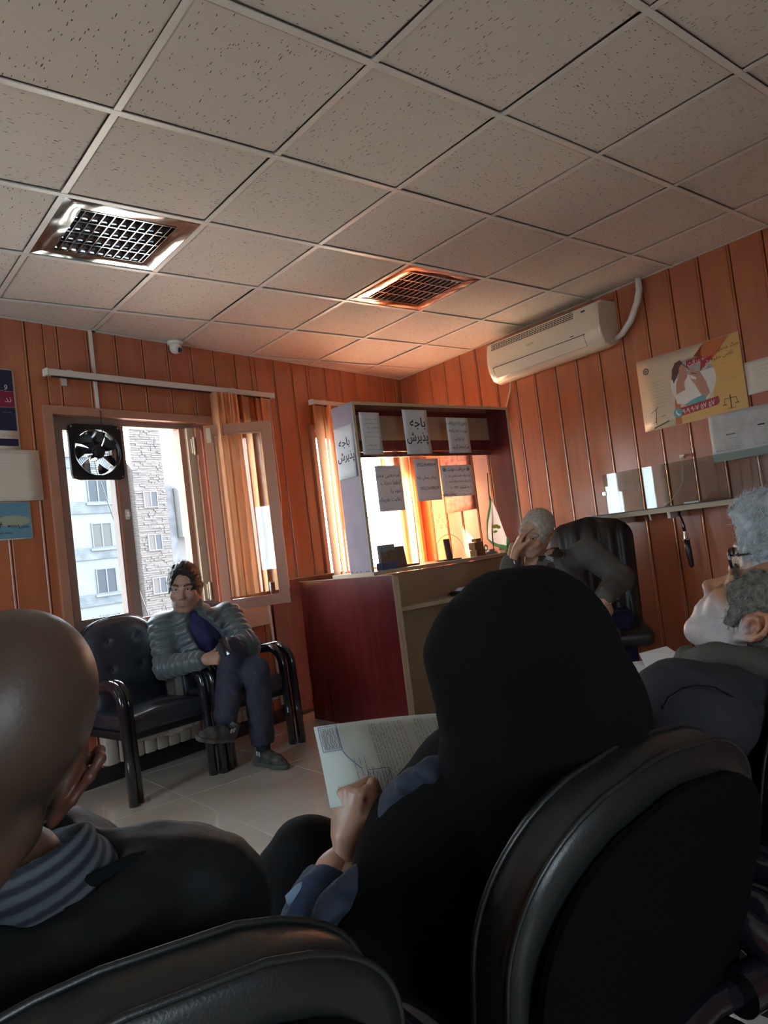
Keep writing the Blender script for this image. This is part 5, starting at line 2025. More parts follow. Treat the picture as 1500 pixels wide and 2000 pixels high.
def strands(name, v, q, n, length, comb, matl, parent, seed=0, width=.0009, lift=.4, keep=None):
    """short single hairs standing on a hair surface: one object, nobody could count them"""
    rs_ = np.random.RandomState(seed)
    q = q[(q >= 0).all(1)]
    a, b, c, d = (v[q[:, i]] for i in range(4))
    nr = np.cross(c - a, d - b)
    ln = np.linalg.norm(nr, axis=1)
    ok = ln > 1e-12
    cen = (a + b + c + d) / 4
    if keep is not None:
        ok &= keep(cen)
    idx_ = np.flatnonzero(ok)
    pick = rs_.choice(idx_, n)
    p = cen[pick] + rs_.uniform(-.0015, .0015, (n, 3))
    nn = nr[pick] / ln[pick][:, None]
    o = v.mean(0)
    sgn = np.sign(((p - o) * nn).sum(1))[:, None]
    nn = nn * np.where(sgn == 0, 1, sgn)
    cb = np.array(comb(p) if callable(comb) else np.tile(np.array(comb, float), (n, 1)))
    t_ = cb - nn * (cb * nn).sum(1)[:, None] + rs_.normal(0, .35, (n, 3))
    t_ /= np.linalg.norm(t_, axis=1)[:, None] + 1e-9
    L = length * rs_.uniform(.5, 1.2, n)[:, None]
    m1 = p + (t_ * .5 + nn * lift * .6) * L
    e_ = p + (t_ * 1.0 + nn * lift * .45 + rs_.normal(0, .12, (n, 3))) * L
    w_ = np.cross(t_, nn)
    w_ /= np.linalg.norm(w_, axis=1)[:, None] + 1e-9
    w_ *= width / 2
    V_ = np.stack([p - w_, p + w_, m1 + w_ * .8, m1 - w_ * .8, e_ + w_ * .2, e_ - w_ * .2], 1).reshape(-1, 3)
    B_ = np.arange(n)[:, None] * 6
    F_ = np.concatenate([B_ + np.array([[0, 1, 2, 3]]), B_ + np.array([[3, 2, 4, 5]])])
    ob_ = mesh_obj(name, [(V_, F_)], matl, parent)
    ob_['kind'] = 'stuff'
    return ob_


def bounds(pts, m_):
    a = np.array([np.array(p, float) for p in pts])
    return a.min(0) - m_, a.max(0) + m_


def tone_part(v, tone):
    return np.tile(np.array(tone), (len(v), 1))


M['hair_dark'] = mat('dark_hair', (.015, .012, .011), .45, bump=(300, .8, .003, (1, .3, .3)))
M['hair_grey'] = mat('grey_hair', (.30, .33, .34), .5, vary=(60, .55, (1, .3, .3)), bump=(260, 1, .004, (1, .3, .3)))
M['hair_salt'] = mat('salt_pepper_hair', (.13, .12, .10), .55, vary=(90, .6), bump=(320, 1, .003))
M['hair_white'] = mat('white_hair', (.48, .44, .36), .55, vary=(60, .25), bump=(260, .8, .003))
M['strand_salt'] = mat('salt_strand', (.22, .215, .19), .55)
M['strand_grey'] = mat('grey_strand', (.42, .45, .46), .5)
M['strand_white'] = mat('white_strand', (.55, .50, .42), .5)
M['eye_white'] = mat('eye_white', (.6, .58, .55), .2)
M['eye_dark'] = mat('eye_dark', (.02, .014, .01), .1)


def eyes(parent, A, o, s=1.0, gaze=(0, 0)):
    for sx in (-1, 1):
        c = place(np.array([[sx * .032, -.0815, .013]]), A, o, s)[0]
        d = place(np.array([[sx * .032 + gaze[0] * .004, -.0935, .0135 + gaze[1] * .004]]), A, o, s)[0]
        mb = MB()
        mb.ball(c, .0120 * s, seg=16)
        e = mb.build('eye', M['eye_white'], parent, smooth='all')
        MB().ball(d, .0050 * s, seg=12).build('iris', M['eye_dark'], e, smooth='all')
# ================================================================== the people
# ------------------------------------------------------------------ man in the quilted jacket, legs crossed
M['quilt'] = mat('quilted_nylon', (.075, .098, .108), .42, bump=(120, .25, .002), sheen=.3)
M['navy_shirt'] = mat('navy_shirt', (.018, .020, .085), .8, bump=(900, .2, .0008))
M['trouser'] = mat('dark_trousers', (.028, .030, .055), .8, bump=(700, .2, .0008))
M['trainer'] = mat('dark_trainer', (.06, .06, .06), .6, vary=(30, .6))
M['trainer_sole'] = mat('grey_sole', (.085, .085, .08), .6)
M['sock'] = mat('black_sock', (.012, .012, .013), .9)
M['logo_grey'] = mat('silver_mark', (.45, .45, .45), .5)


def dist(a, b):
    return float(np.linalg.norm(np.array(a) - np.array(b)))


def shoe(parent, heel, toe, up, s=1.0, seed=0):
    heel, toe = np.array(heel, float), np.array(toe, float)
    d = (toe - heel) / np.linalg.norm(toe - heel)
    z = np.array(up, float)
    z -= d * (z @ d)
    z /= np.linalg.norm(z)
    x = np.cross(d, z)
    A = np.stack([x, d, z], 1)
    L = .27 * s
    f = Field((-.07, -.05, -.02), (.07, .30, .14), .0035)
    f.chain([(0, .02, .045), (0, .10, .048), (.005, .17, .036), (.008, .225, .028)], [.036, .038, .036, .026], k=.02)
    f.cap((0, .035, .06), (0, .03, .10), .036, .040, k=.02)
    f.cut((0, 0, .008), (0, 0, -1))
    f.cut((0, 0, .105), (0, -.2, 1))
    for k in range(5):
        y = .075 + .022 * k
        f.cap((-.03, y, .088 - .008 * k), (.03, y, .088 - .008 * k), .0035, .0035, k=.004)
    up_ = f.mesh()
    g = Field((-.07, -.05, -.03), (.07, .30, .05), .0035)
    g.chain([(0, .015, .016), (0, .10, .014), (.005, .17, .014), (.008, .235, .018)], [.036, .032, .040, .030], k=.02)
    g.cut((0, 0, .026), (0, 0, 1), .006)
    g.cut((0, 0, .0), (0, 0, -1), .006)
    so = g.mesh()
    sh_ = mesh_obj('shoe', [(place(up_[0], A, heel), up_[1])], M['trainer'], parent)
    mesh_obj('sole', [(place(so[0], A, heel), so[1])], M['trainer_sole'], sh_)
    lm = MB()
    for k in range(4):
        y = .08 + .022 * k
        a, b, c = ((-.028, y, .086 - .008 * k), (0, y + .010, .094 - .008 * k), (.028, y, .086 - .008 * k))
        lm.tube([Vector(place(np.array([p]), A, heel)[0]) for p in (a, b, c)], .0024, 5)
        lm.tube([Vector(place(np.array([p]), A, heel)[0]) for p in ((.028, y, .086 - .008 * k), (0, y + .014, .096 - .008 * k), (-.026, y + .02, .080 - .008 * k))], .0024, 5)
    lm.build('laces', M['sock'], sh_)
    mk = MB()
    for sx in (-1, 1):
        mk.box(sx * .040 - .002, sx * .040 + .002, .05, .062, .065, .09).box(sx * .040 - .002, sx * .040 + .002, .07, .080, .062, .085)
    mk.v = [tuple(place(np.array([p]), A, heel)[0]) for p in mk.v]
    mk.build('side_mark', M['logo_grey'], sh_)
    return A


def seated_man():
    t = thing('person', 'man in dark quilted jacket seated cross legged below the window', 'person', loc=(0, 0, 0))
    tone = (.40, .23, .17)
    hc = A3(1.4584, -0.5638, 1.0327)
    Fd = A3(-0.5582, -0.8308, -0.0994)
    Ud = A3(0.0260, -0.0826, 0.9975)
    A = axes(Fd, Ud)
    v, q, c = make_head(.003, tone, stubble=((.12, .085, .075), .45), brow=(.03, .022, .02), jaw=1.08)
    parts = [(place(v, A, hc, 1.07), q)]
    cols = [c]
    nk = A3(1.4836, -0.5503, 0.8974)
    shR, shL = A3(1.3381, -0.4795, 0.8427), A3(1.7086, -0.5758, 0.8416)
    elR, elL = A3(1.2996, -0.5633, 0.6143), A3(1.7203, -0.7555, 0.6626)
    wrR, wrL = A3(1.4141, -0.8142, 0.6462), A3(1.5921, -0.8080, 0.6987)
    ch = A3(1.5283, -0.5255, 0.7423)
    pe = A3(1.7159, -0.4800, 0.4498)
    hpR, hpL = A3(1.6574, -0.4827, 0.4313), A3(1.8309, -0.5230, 0.4599)
    knR, knL = A3(1.6560, -0.9279, 0.5360), A3(1.5634, -0.8593, 0.6537)
    anR, anL = A3(1.6830, -0.8711, 0.0954), A3(1.4649, -0.8859, 0.2940)
    print('man2 arm', dist(shR, elR), dist(elR, wrR), 'L', dist(shL, elL), dist(elL, wrL), 'thigh', dist(hpR, knR), dist(hpL, knL), 'shin', dist(knR, anR), dist(knL, anL), 'sh', dist(shR, shL), 'torso', dist(nk, pe), 'ankles', anR, anL)
    lo, hi = bounds([nk, shR, shL, elR, elL, wrR, wrL, pe, knR, knL, anR, anL], .12)
    f = Field(lo, hi, .008)
    f.cap(nk, ch, .06, .11, k=.05).cap(ch, pe, .115, .12, k=.05).cap(shR, shL, .05, .05, k=.05)
    f.chain([shR, elR, wrR], [.05, .038, .027], k=.03).chain([shL, elL, wrL], [.05, .038, .027], k=.03)
    f.chain([hpR, knR, anR], [.075, .055, .036], k=.03).chain([hpL, knL, anL], [.075, .055, .036], k=.03)
    b = f.mesh()
    parts.append(b)
    cols.append(tone_part(b[0], tone))
    hv, hq = hand(hand_axes(A3(0.7161, -0.7152, -0.0077), A3(-0.6776, -0.7674, 0.4604)), wrR, [(35, 30, 20), (38, 34, 20), (42, 36, 20), (46, 40, 20)], side=1, s=1.0, h=.003, thumb_dir=(.65, -.30, .6))
    parts.append((hv, hq))
    cols.append(tone_part(hv, (.44, .24, .16)))
    hv, hq = hand(hand_axes(A3(-0.6722, 0.1768, -0.2385), A3(0.0449, -0.8441, 0.5054)), A3(1.6227, -0.8057, 0.6757), [40, 45, 50, 55], side=-1, s=1.0, h=.0035)
    parts.append((hv, hq))
    cols.append(tone_part(hv, (.40, .22, .15)))
    mesh_obj('body', parts, M['skin'], t, cols)
    hv, hq = make_hair(.003, .010, .058, -.045, 4, rough=.0022, top=((0, -.024, .096), (.064, .076, .062)), side_front=.0, tuft=.002)
    hw_ = place(hv, A, hc, 1.07)
    mesh_obj('hair', [(hw_, hq)], M['hair_dark'], t)
    strands('loose_hair', hw_, hq, 2500, .016, A3(-0.0581, -0.7362, 0.1210), M['hair_dark'], t, 1)
    eyes(t, A, hc, 1.07)
    # shirt
    ups = np.array(A3(0.0414, -0.0951, 0.9951))

    def shirt(f):
        f.cap(nk, ch, .068, .12, k=.05).cap(ch, pe, .130, .135, k=.05)
        f.cap(hc + (nk - hc) * .80, hc + (nk - hc) * .62, .060, .058, k=.02)
        f.cap(nk + ups * .02 + np.array(A3(-0.0633, -0.0773, -0.0048)), nk + ups * .15 + np.array(A3(-0.0787, -0.0648, -0.0023)), .020, .05, k=.02, op='-')
        f.disp(lambda X, Y, Z: .0035 * fbm(X, Y, Z, 22, 3, 2))
    garment('shirt', M['navy_shirt'], t, *bounds([nk, pe, hc], .17), .006, shirt)
    # jacket, open at the front
    mid = (shR + shL) / 2
    ax_ = (pe - nk) / np.linalg.norm(pe - nk)
    sd = (shL - shR) / np.linalg.norm(shL - shR)
    fr = np.cross(ax_, sd)
    if fr @ np.array(A3(-0.6327, -0.7729, -0.0475)) < 0:
        fr = -fr

    def jacket(f):
        f.cap(shR + ax_ * .02, shL + ax_ * .02, .075, .075, k=.05)
        f.cap(nk + ax_ * .03, ch, .10, .150, k=.06).cap(ch, pe - ax_ * .03, .158, .160, k=.06)
        f.chain([shR, elR, elR * .15 + wrR * .85], [.080, .066, .050], k=.03)
        f.chain([shL, elL, elL * .15 + wrL * .85], [.080, .066, .050], k=.03)
        f.cap(hc + (nk - hc) * 1.0 - ups * .0, hc + (nk - hc) * .72, .085, .076, k=.02)
        def puff(X, Y, Z):
            pz = (X - nk[0]) * ax_[0] + (Y - nk[1]) * ax_[1] + (Z - nk[2]) * ax_[2]
            ps = (X - nk[0]) * sd[0] + (Y - nk[1]) * sd[1] + (Z - nk[2]) * sd[2]
            # along the sleeves the rows follow the arm
            row_ = pz / .052 + .25 * np.sin(ps * 9)
            arm = np.zeros_like(X)
            out = -.011 * np.abs(np.sin(np.pi * row_))
            for s_, e_, w_ in ((shR, elR, wrR), (shL, elL, wrL)):
                for a, b_, off in ((s_, e_, 0), (e_, w_, .5)):
                    ab = b_ - a
                    L = np.linalg.norm(ab)
                    px, py, pz2 = X - a[0], Y - a[1], Z - a[2]
                    tt = (px * ab[0] + py * ab[1] + pz2 * ab[2]) / (L * L)
                    dd = np.sqrt((px - tt * ab[0]) ** 2 + (py - tt * ab[1]) ** 2 + (pz2 - tt * ab[2]) ** 2)
                    w2 = (dd < .092) & (tt > -.05) & (tt < 1.1)
                    out = np.where(w2, -.010 * np.abs(np.sin(np.pi * (tt * L / .045 + off))), out)
            return out + .004 + .003 * fbm(X, Y, Z, 20, 7, 2)
        f.disp(puff)
        # neck and open front
        f.cap(hc, nk - ax_ * .00 + fr * .01, .062, .060, k=.01, op='-')
        n1 = nk + fr * .16
        f.cap(n1 + sd * .015, pe + fr * .17 + sd * .05, .082, .085, k=.012, op='-')
        f.cap(n1 + sd * .02 - ax_ * .08, n1 + sd * .02, .06, .075, k=.012, op='-')

    garment('quilted_jacket', M['quilt'], t, *bounds([nk, pe, hc, shR, shL, elR, elL, wrR, wrL], .20), .0055, jacket)

    def trousers(f):
        f.cap(pe, (hpR + hpL) / 2, .135, .13, k=.05)
        f.chain([hpR, knR, anR + (knR - anR) * .06], [.098, .078, .062], k=.03)
        f.chain([hpL, knL, anL + (knL - anL) * .10], [.098, .080, .062], k=.03)
        f.cut(anR + (knR - anR) * .06, anR - knR, .006)
        f.disp(lambda X, Y, Z: .0045 * fbm(X, Y, Z, 20, 9, 3) + .003 * fbm(X, Y, Z, 55, 19, 2))
    garment('trousers', M['trouser'], t, *bounds([pe, hpR, hpL, knR, knL, anR, anL], .15), .006, trousers)
    for a, kn in ((anR, knR), (anL, knL)):
        MB().tube([a + (kn - a) * .25, a - (kn - a) * .05], .042, 14).build('sock', M['sock'], t, smooth=60)
    hl = A3(1.6672, -0.8139, 0.0054)
    hl[2] = 0.003
    tl = A3(1.7059, -1.0000, -0.0083)
    tl[2] = 0.003
    shoe(t, hl, tl, (0, 0, 1))
    shoe(t, A3(1.4893, -0.8738, 0.1919), A3(1.3003, -0.9553, 0.2459), A3(-0.0643, -0.4592, 0.9601))
    ph_ = tag(MB().box(-.022, .022, -.004, .004, -.055, .055, bev=.003).build('phone', M['black_gloss'], None, smooth=40), 'dark mobile phone held by the man in quilted jacket', 'phone')
    A2 = axes(A3(-0.8384, -0.6312, 0.3856), A3(-0.2719, 0.4153, 1.0741))
    m4 = Matrix(A2.tolist()).to_4x4()
    m4.translation = Vector(A3(1.4828, -0.9521, 0.7108))
    ph_.matrix_world = m4
    return t


seated_man()
M['chador'] = mat('black_veil', (.0035, .0035, .0042), .9, bump=(260, .5, .002, (1, 1, 4)), spec=.15)
M['chador_slate'] = mat('slate_sleeve', (.022, .030, .052), .75, bump=(500, .3, .001))
M['blue_sleeve'] = mat('dark_blue_sleeve', (.014, .032, .075), .75, bump=(400, .3, .001))
M['cuff_pale'] = mat('pale_blue_cuff', (.20, .30, .40), .8, bump=(90, .6, .004))
M['wool_black'] = mat('black_cloth', (.005, .006, .007), .85, bump=(300, .4, .001), spec=.15)
M['jacket_black'] = mat('black_jacket', (.006, .008, .009), .6, bump=(40, .4, .004), spec=.25)
M['collar_blue'] = mat('blue_lining', (.03, .05, .12), .6)
M['stripe_knit'] = mat('striped_knit', (.3, .3, .3), .8, bump=(300, .4, .001))
M['jacket_grey'] = mat('dark_grey_jacket', (.026, .026, .031), .8, bump=(420, .3, .001), spec=.25)
M['collar_brown'] = mat('brown_collar', (.060, .052, .042), .8, bump=(90, .8, .004))
M['suit'] = mat('grey_suit', (.095, .086, .080), .8, bump=(500, .2, .001))
M['shirt_dark'] = mat('dark_brown_shirt', (.028, .018, .014), .8, bump=(300, .3, .001))


def stripes_mat():
    """stripes follow the height on the wearer's collar"""
    m_ = M['stripe_knit']
    nt = m_.node_tree
    b = nt.nodes['Principled BSDF']
    at = nt.nodes.new('ShaderNodeAttribute')
    at.attribute_name = 'tone'
    nt.links.new(at.outputs['Color'], b.inputs['Base Color'])


stripes_mat()


# ------------------------------------------------------------------ bald man in front, seen from behind
def bald_man():
    t = thing('person', 'bald man seen from behind in black jacket with striped collar', 'person')
    hc = A3(-0.1963, -3.8641, 0.9875)
    Fd, Ud = A3(0.2238, 0.9497, -0.3292), A3(0.5800, -0.0169, 0.9690)
    A = axes(Fd, Ud)
    v, q, c = make_head(.0022, (.12, .056, .034), scalp=((.075, .052, .036), .7, .02), stubble=None, neck=.11, ear_out=1.12)
    parts, cols = [(place(v, A, hc, 1.02), q)], [c]
    nk = A3(-0.1776, -3.8462, 0.8678)
    ch = A3(-0.1686, -3.7427, 0.7484)
    pe = np.array([-.20, -3.78, .50])
    shL, shR = np.array([-.40, -3.93, .80]), A3(-0.0077, -3.8504, 0.7779)
    elR, hR_ = A3(0.1018, -3.7330, 0.5667), np.array([.0, -3.55, .62])
    elL, hL_ = np.array([-.46, -3.80, .58]), np.array([-.30, -3.55, .60])
    knR, knL = np.array([-.08, -3.38, .50]), np.array([-.36, -3.38, .50])
    anR, anL = np.array([-.08, -3.36, .09]), np.array([-.36, -3.36, .09])
    hp = [np.array([-.12, -3.80, .49]), np.array([-.30, -3.80, .49])]
    f = Field(*bounds([nk, shL, shR, elR, elL, hR_, hL_, pe, knR, knL, anR, anL], .14), .010)
    f.cap(nk, ch, .05, .10, k=.05).cap(ch, pe, .11, .12, k=.05).cap(shL, shR, .045, .045, k=.05)
    f.chain([shR, elR, hR_], [.045, .036, .026]).chain([shL, elL, hL_], [.045, .036, .026])
    f.chain([hp[0], knR, anR], [.075, .055, .036]).chain([hp[1], knL, anL], [.075, .055, .036])
    b = f.mesh()
    parts.append(b)
    cols.append(tone_part(b[0], (.12, .056, .034)))
    for s_, w_ in ((1, hR_), (-1, hL_)):
        hv = hand(hand_axes((0, 1, -.1), (0, .1, 1)), w_, [20, 22, 24, 26], side=-s_, h=.004)
        parts.append(hv)
        cols.append(tone_part(hv[0], (.12, .056, .034)))
    mesh_obj('body', parts, M['skin'], t, cols)
    # striped knit collar round the neck
    nd = (nk - hc) / np.linalg.norm(nk - hc)

    def collar(f):
        f.cap(nk + nd * .085, nk - nd * .004, .150, .080, k=.01)
        f.cap(nk - nd * .03, nk - nd * .08, .067, .067, k=.004, op='-')
        f.cut(nk - nd * .022 + np.array(A3(0.0000, 0.0000, 0.0000)), -nd + np.array(A3(0.0201, 0.3692, 0.0411)), .006)
        pass
    f = Field(*bounds([nk, nk + nd * .08], .17), .0022)
    collar(f)
    v, q = f.mesh()
    al = (v - nk) @ nd + .0
    rad = np.linalg.norm((v - nk) - np.outer((v - nk) @ nd, nd), axis=1)
    w_ = rad * .8 + al * .6
    u = (w_ - .03) / .0112
    ph_ = np.clip(.5 + 1.3 * np.sin(2 * np.pi * u), 0, 1)[:, None]
    cc = np.array([[.014, .017, .028]]) * ph_ + np.array([[.085, .095, .115]]) * (1 - ph_)
    cc = np.where((w_ > .128)[:, None], np.array([[.14, .13, .085]]), cc)
    mesh_obj('striped_collar', [(v, q)], M['stripe_knit'], t, [cc])

    def jk(f):
        f.cap(nk + nd * .06, ch, .085, .15, k=.05).cap(ch, pe, .155, .16, k=.05).cap(shL, shR, .066, .060, k=.06)
        f.chain([A3(-0.1021, -3.8912, 0.8053), A3(-0.0426, -3.8742, 0.7883), A3(0.0031, -3.8591, 0.7762)], [.062, .066, .058], k=.05)
        f.chain([shR, elR, hR_ * .85 + elR * .15], [.066, .058, .045], k=.03)
        f.chain([shL, elL, hL_ * .85 + elL * .15], [.078, .062, .048], k=.03)
        f.cap(nk + nd * .05, nk - nd * .12, .088, .088, k=.012, op='-')
        f.disp(lambda X, Y, Z: .006 * fbm(X, Y, Z, 14, 9, 2) + .002 * fbm(X, Y, Z, 45, 2, 2))
    garment('jacket', M['jacket_black'], t, *bounds([nk, ch, pe, shL, shR, elR, elL, hR_, hL_], .19), .007, jk)
    # turned up jacket collar with blue lining
    a0 = A3(-0.1056, -3.9049, 0.8638)
    a1 = A3(-0.0436, -3.9041, 0.8662)
    mb = MB()
    mb.tube([Vector(A3(-0.1758, -3.8982, 0.8470)), Vector(A3(-0.1294, -3.9108, 0.8563)), Vector(A3(-0.0842, -3.9094, 0.8619)), Vector(A3(-0.0387, -3.8948, 0.8602))], [.010, .013, .012, .003], 10, sx=1, sy=.5)
    mb.build('jacket_collar', M['wool_black'], t, smooth='all')
    MB().tube([Vector(A3(-0.0509, -3.8713, 0.8516)), Vector(A3(-0.0243, -3.8671, 0.8498)), Vector(A3(0.0069, -3.8659, 0.8353)), Vector(A3(0.0275, -3.8685, 0.8143))], [.003, .007, .008, .003], 10).build('lining', M['collar_blue'], t, smooth='all')

    def tr(f):
        f.cap(pe, (hp[0] + hp[1]) / 2, .13, .13, k=.05)
        f.chain([hp[0], knR, anR], [.09, .07, .055]).chain([hp[1], knL, anL], [.09, .07, .055])
    garment('trousers', M['trouser'], t, *bounds([pe, hp[0], hp[1], knR, knL, anR, anL], .14), .010, tr)
    for a in (anR, anL):
        shoe(t, (a[0], a[1] - .04, .003), (a[0], a[1] + .2, .003), (0, 0, 1))


bald_man()


# ------------------------------------------------------------------ woman in black veil with the form in her hand
def woman():
    t = thing('person', 'woman in black head veil holding a printed form', 'person')
    hc = A3(0.4126, -3.9845, 0.9403)
    Fd, Ud = A3(-0.3016, 0.9814, -0.3720), A3(0.0352, 0.0384, 1.0108)
    A = axes(Fd, Ud)
    v, q, c = make_head(.003, (.42, .25, .17), jaw=.94, brow=(.04, .03, .025))
    parts, cols = [(place(v, A, hc, .92), q)], [c]
    nk = A3(0.4439, -3.9661, 0.8561)
    ch = A3(0.4805, -3.9084, 0.6928)
    pe = np.array([.42, -3.80, .47])
    shL, shR = A3(0.3797, -3.8829, 0.7776), A3(0.5694, -3.9835, 0.7305)
    elL, wrL = A3(0.2192, -3.8258, 0.6188), A3(0.2771, -3.7293, 0.6980)
    elR, wrR = A3(0.6363, -3.8425, 0.4922), A3(0.4972, -3.6726, 0.6333)
    knL, knR = A3(0.3062, -3.5795, 0.6097), A3(0.6662, -3.5826, 0.4962)
    hpL, hpR = pe + np.array([-.09, .02, 0]), pe + np.array([.09, .02, 0])
    anL = np.array([knL[0] + .02, knL[1] + .05, .09])
    anR = np.array([knR[0], knR[1] + .05, .09])
    print('woman thigh', dist(hpL, knL), 'arm', dist(shL, elL), dist(elL, wrL), 'knee', knL, 'sh', shL, shR, 'neck', nk, 'head', hc, 'el', elL, 'wr', wrL)
    f = Field(*bounds([nk, shL, shR, elR, elL, wrL, wrR, pe, knR, knL, anR, anL], .13), .009)
    f.cap(nk, ch, .045, .09, k=.05).cap(ch, pe, .10, .12, k=.05).cap(shL, shR, .04, .04, k=.05)
    f.chain([shR, elR, wrR], [.042, .034, .023]).chain([shL, elL, wrL], [.042, .034, .025])
    f.chain([hpL, knL, anL], [.075, .055, .036]).chain([hpR, knR, anR], [.075, .055, .036])
    b = f.mesh()
    parts.append(b)
    cols.append(tone_part(b[0], (.47, .27, .185)))
    # bare forearm at the wrist and the hand closed on the sheet
    f = Field(*bounds([A3(0.2313, -3.7415, 0.6656), wrL], .05), .003)
    f.chain([A3(0.2208, -3.7456, 0.6603), A3(0.2524, -3.7341, 0.6841), wrL + np.array(A3(0.0050, -0.0044, 0.0052))], [.030, .026, .0200], k=.02)
    b = f.mesh()
    parts.append(b)
    cols.append(tone_part(b[0], (.47, .27, .185)))
    hd = hand_axes(A3(0.2158, 0.1493, 1.0118), A3(-1.0469, -0.1229, 0.1549))
    hv = hand(hd, A3(0.2747, -3.7414, 0.7164), [(70, 75, 45), (74, 78, 45), (78, 78, 45), (80, 78, 45)], side=-1, s=.86, h=.0020, thumb=(14, 10), thumb_dir=(.05, -.35, 1.0), spread=1, wrist=.05)
    parts.append(hv)
    cols.append(tone_part(hv[0], (.46, .26, .175)))
    hv = hand(hand_axes((-.8, .5, 0), (0, 0, 1)), wrR, [30, 32, 35, 38], side=1, h=.004)
    parts.append(hv)
    cols.append(tone_part(hv[0], (.46, .26, .175)))
    mesh_obj('body', parts, M['skin'], t, cols)
    eyes(t, A, hc, .92)

    # head scarf
    def scarf(f):
        f.ell(A3(0.4169, -3.9968, 0.9771), (.118, .122, .104), k=.03)
        f.cap(A3(0.4249, -3.9968, 0.9756), A3(0.4332, -3.9974, 0.8762), .110, .122, k=.03)
        f.ell(A3(0.3792, -3.9589, 0.9693), (.060, .060, .066), k=.05)
        f.cap(A3(0.3663, -3.9611, 0.9652), A3(0.3789, -3.9801, 0.8976), .036, .070, k=.04)
        f.cap(A3(0.3874, -3.9205, 0.8650), A3(0.4121, -3.9658, 0.8541), .050, .10, k=.03)
        f.cap(A3(0.4332, -3.9974, 0.8762), A3(0.4495, -3.9786, 0.7739), .122, .150, k=.05)
        f.ell(hc + A @ np.array([0, -.115, -.015]), (.05, .05, .06), k=.01, op='-')
        f.disp(lambda X, Y, Z: .0028 * fbm(X * .8, Y * .8, Z * 1.6, 24, 11, 2) + .00035 * np.sin((Z + .15 * X) * 520 + 2.5 * fbm(X, Y, Z, 30, 5, 2)))
    garment('head_scarf', M['chador'], t, *bounds([A3(0.4106, -4.0117, 0.9887), A3(0.4555, -3.9687, 0.7426), A3(0.3366, -3.9372, 0.9733)], .19), .0042, scarf)

    # veil over body and arm
    def veil(f):
        f.cap(A3(0.4591, -3.9750, 0.7979), ch, .13, .165, k=.08).cap(ch, pe, .17, .18, k=.08)
        f.cap(shL + np.array(A3(0.0135, -0.0091, -0.0322)), shR + np.array(A3(-0.0019, 0.0034, -0.0297)), .085, .085, k=.08)
        f.chain([shL + np.array(A3(0.0135, -0.0091, -0.0322)), A3(0.3267, -3.8733, 0.6966), A3(0.2530, -3.8466, 0.6112)], [.085, .083, .088], k=.05)
        f.chain([A3(0.3810, -3.8591, 0.7943), A3(0.3546, -3.8089, 0.7497), A3(0.3458, -3.8099, 0.6731)], [.045, .042, .05], k=.04)
        f.chain([shR, elR, wrR], [.08, .075, .06], k=.05)
        f.disp(lambda X, Y, Z: .008 * fbm(X, Y, Z, 11, 21, 2) + .003 * fbm(X, Y, Z, 32, 4, 2))
    garment('veil', M['chador'], t, *bounds([A3(0.4591, -3.9750, 0.7979), ch, pe, shL, shR, elL, elR, wrR, A3(0.2497, -3.8179, 0.6095)], .2), .0065, veil)

    # slate border of the veil running down the arm
    def edge(f):
        f.chain([A3(0.3600, -3.9097, 0.8447), A3(0.3286, -3.8895, 0.8286), A3(0.3106, -3.8542, 0.8109), A3(0.2994, -3.8309, 0.7913), A3(0.2904, -3.8351, 0.7687), A3(0.2872, -3.8508, 0.7513)], [.014, .019, .018, .014, .014, .016], k=.02)
        f.chain([A3(0.2872, -3.8508, 0.7513), A3(0.2478, -3.8428, 0.7243), A3(0.2197, -3.8248, 0.7002), A3(0.1863, -3.8089, 0.6760)], [.015, .017, .018, .022], k=.02)
        f.disp(lambda X, Y, Z: .0030 * fbm(X, Y, Z, 44, 8, 3))
    garment('veil_border', M['chador_slate'], t, *bounds([A3(0.3488, -3.9267, 0.8502), A3(0.1975, -3.8054, 0.6803), A3(0.2958, -3.8150, 0.7909)], .05), .003, edge)

    def slv(f):
        f.chain([A3(0.2489, -3.7370, 0.6740), A3(0.2205, -3.7452, 0.6568), A3(0.1785, -3.7603, 0.6207)], [.036, .044, .055], k=.02)
        f.cut(A3(0.2497, -3.7380, 0.6783), wrL - A3(0.2205, -3.7452, 0.6568), .004)
        f.disp(lambda X, Y, Z: .002 * fbm(X, Y, Z, 50, 8, 2))
    garment('sleeve', M['blue_sleeve'], t, *bounds([A3(0.2489, -3.7370, 0.6740), A3(0.1785, -3.7603, 0.6207)], .08), .0035, slv)

    cf = MB().tube([Vector(A3(0.1674, -3.7418, 0.6789)), Vector(A3(0.1854, -3.7439, 0.6833)), Vector(A3(0.2004, -3.7435, 0.6871)), Vector(A3(0.2326, -3.7439, 0.6863))], [.010, .014, .011, .004], 8, sx=1, sy=.5)
    o = cf.build('cuff', M['cuff_pale'], t, smooth='all')
    o['label'] = 'pale blue cuff end'

    def sk(f):
        f.cap(hpL, hpR, .14, .14, k=.05)
        f.chain([hpL, knL, anL], [.11, .088, .075], k=.05).chain([hpR, knR, anR], [.11, .095, .08], k=.08)
        f.cap(hpL * .5 + knL * .5, hpR * .5 + knR * .5, .08, .08, k=.08)
        f.disp(lambda X, Y, Z: .006 * fbm(X, Y, Z, 14, 5, 2))
    garment('skirt', M['wool_black'], t, *bounds([hpL, hpR, knL, knR, anL, anR], .16), .009, sk)
    for a in (anL, anR):
        shoe(t, (a[0], a[1] - .04, .003), (a[0] - .02, a[1] + .19, .003), (0, 0, 1), .92)
    # the printed form
    TLp, BLp, TRp = A3(0.3351, -3.6054, 0.8567), A3(0.2583, -3.7315, 0.7738), A3(0.5620, -3.7122, 0.8360)
    ex = TRp - BLp
    ux = (TRp - TLp) / np.linalg.norm(TRp - TLp)
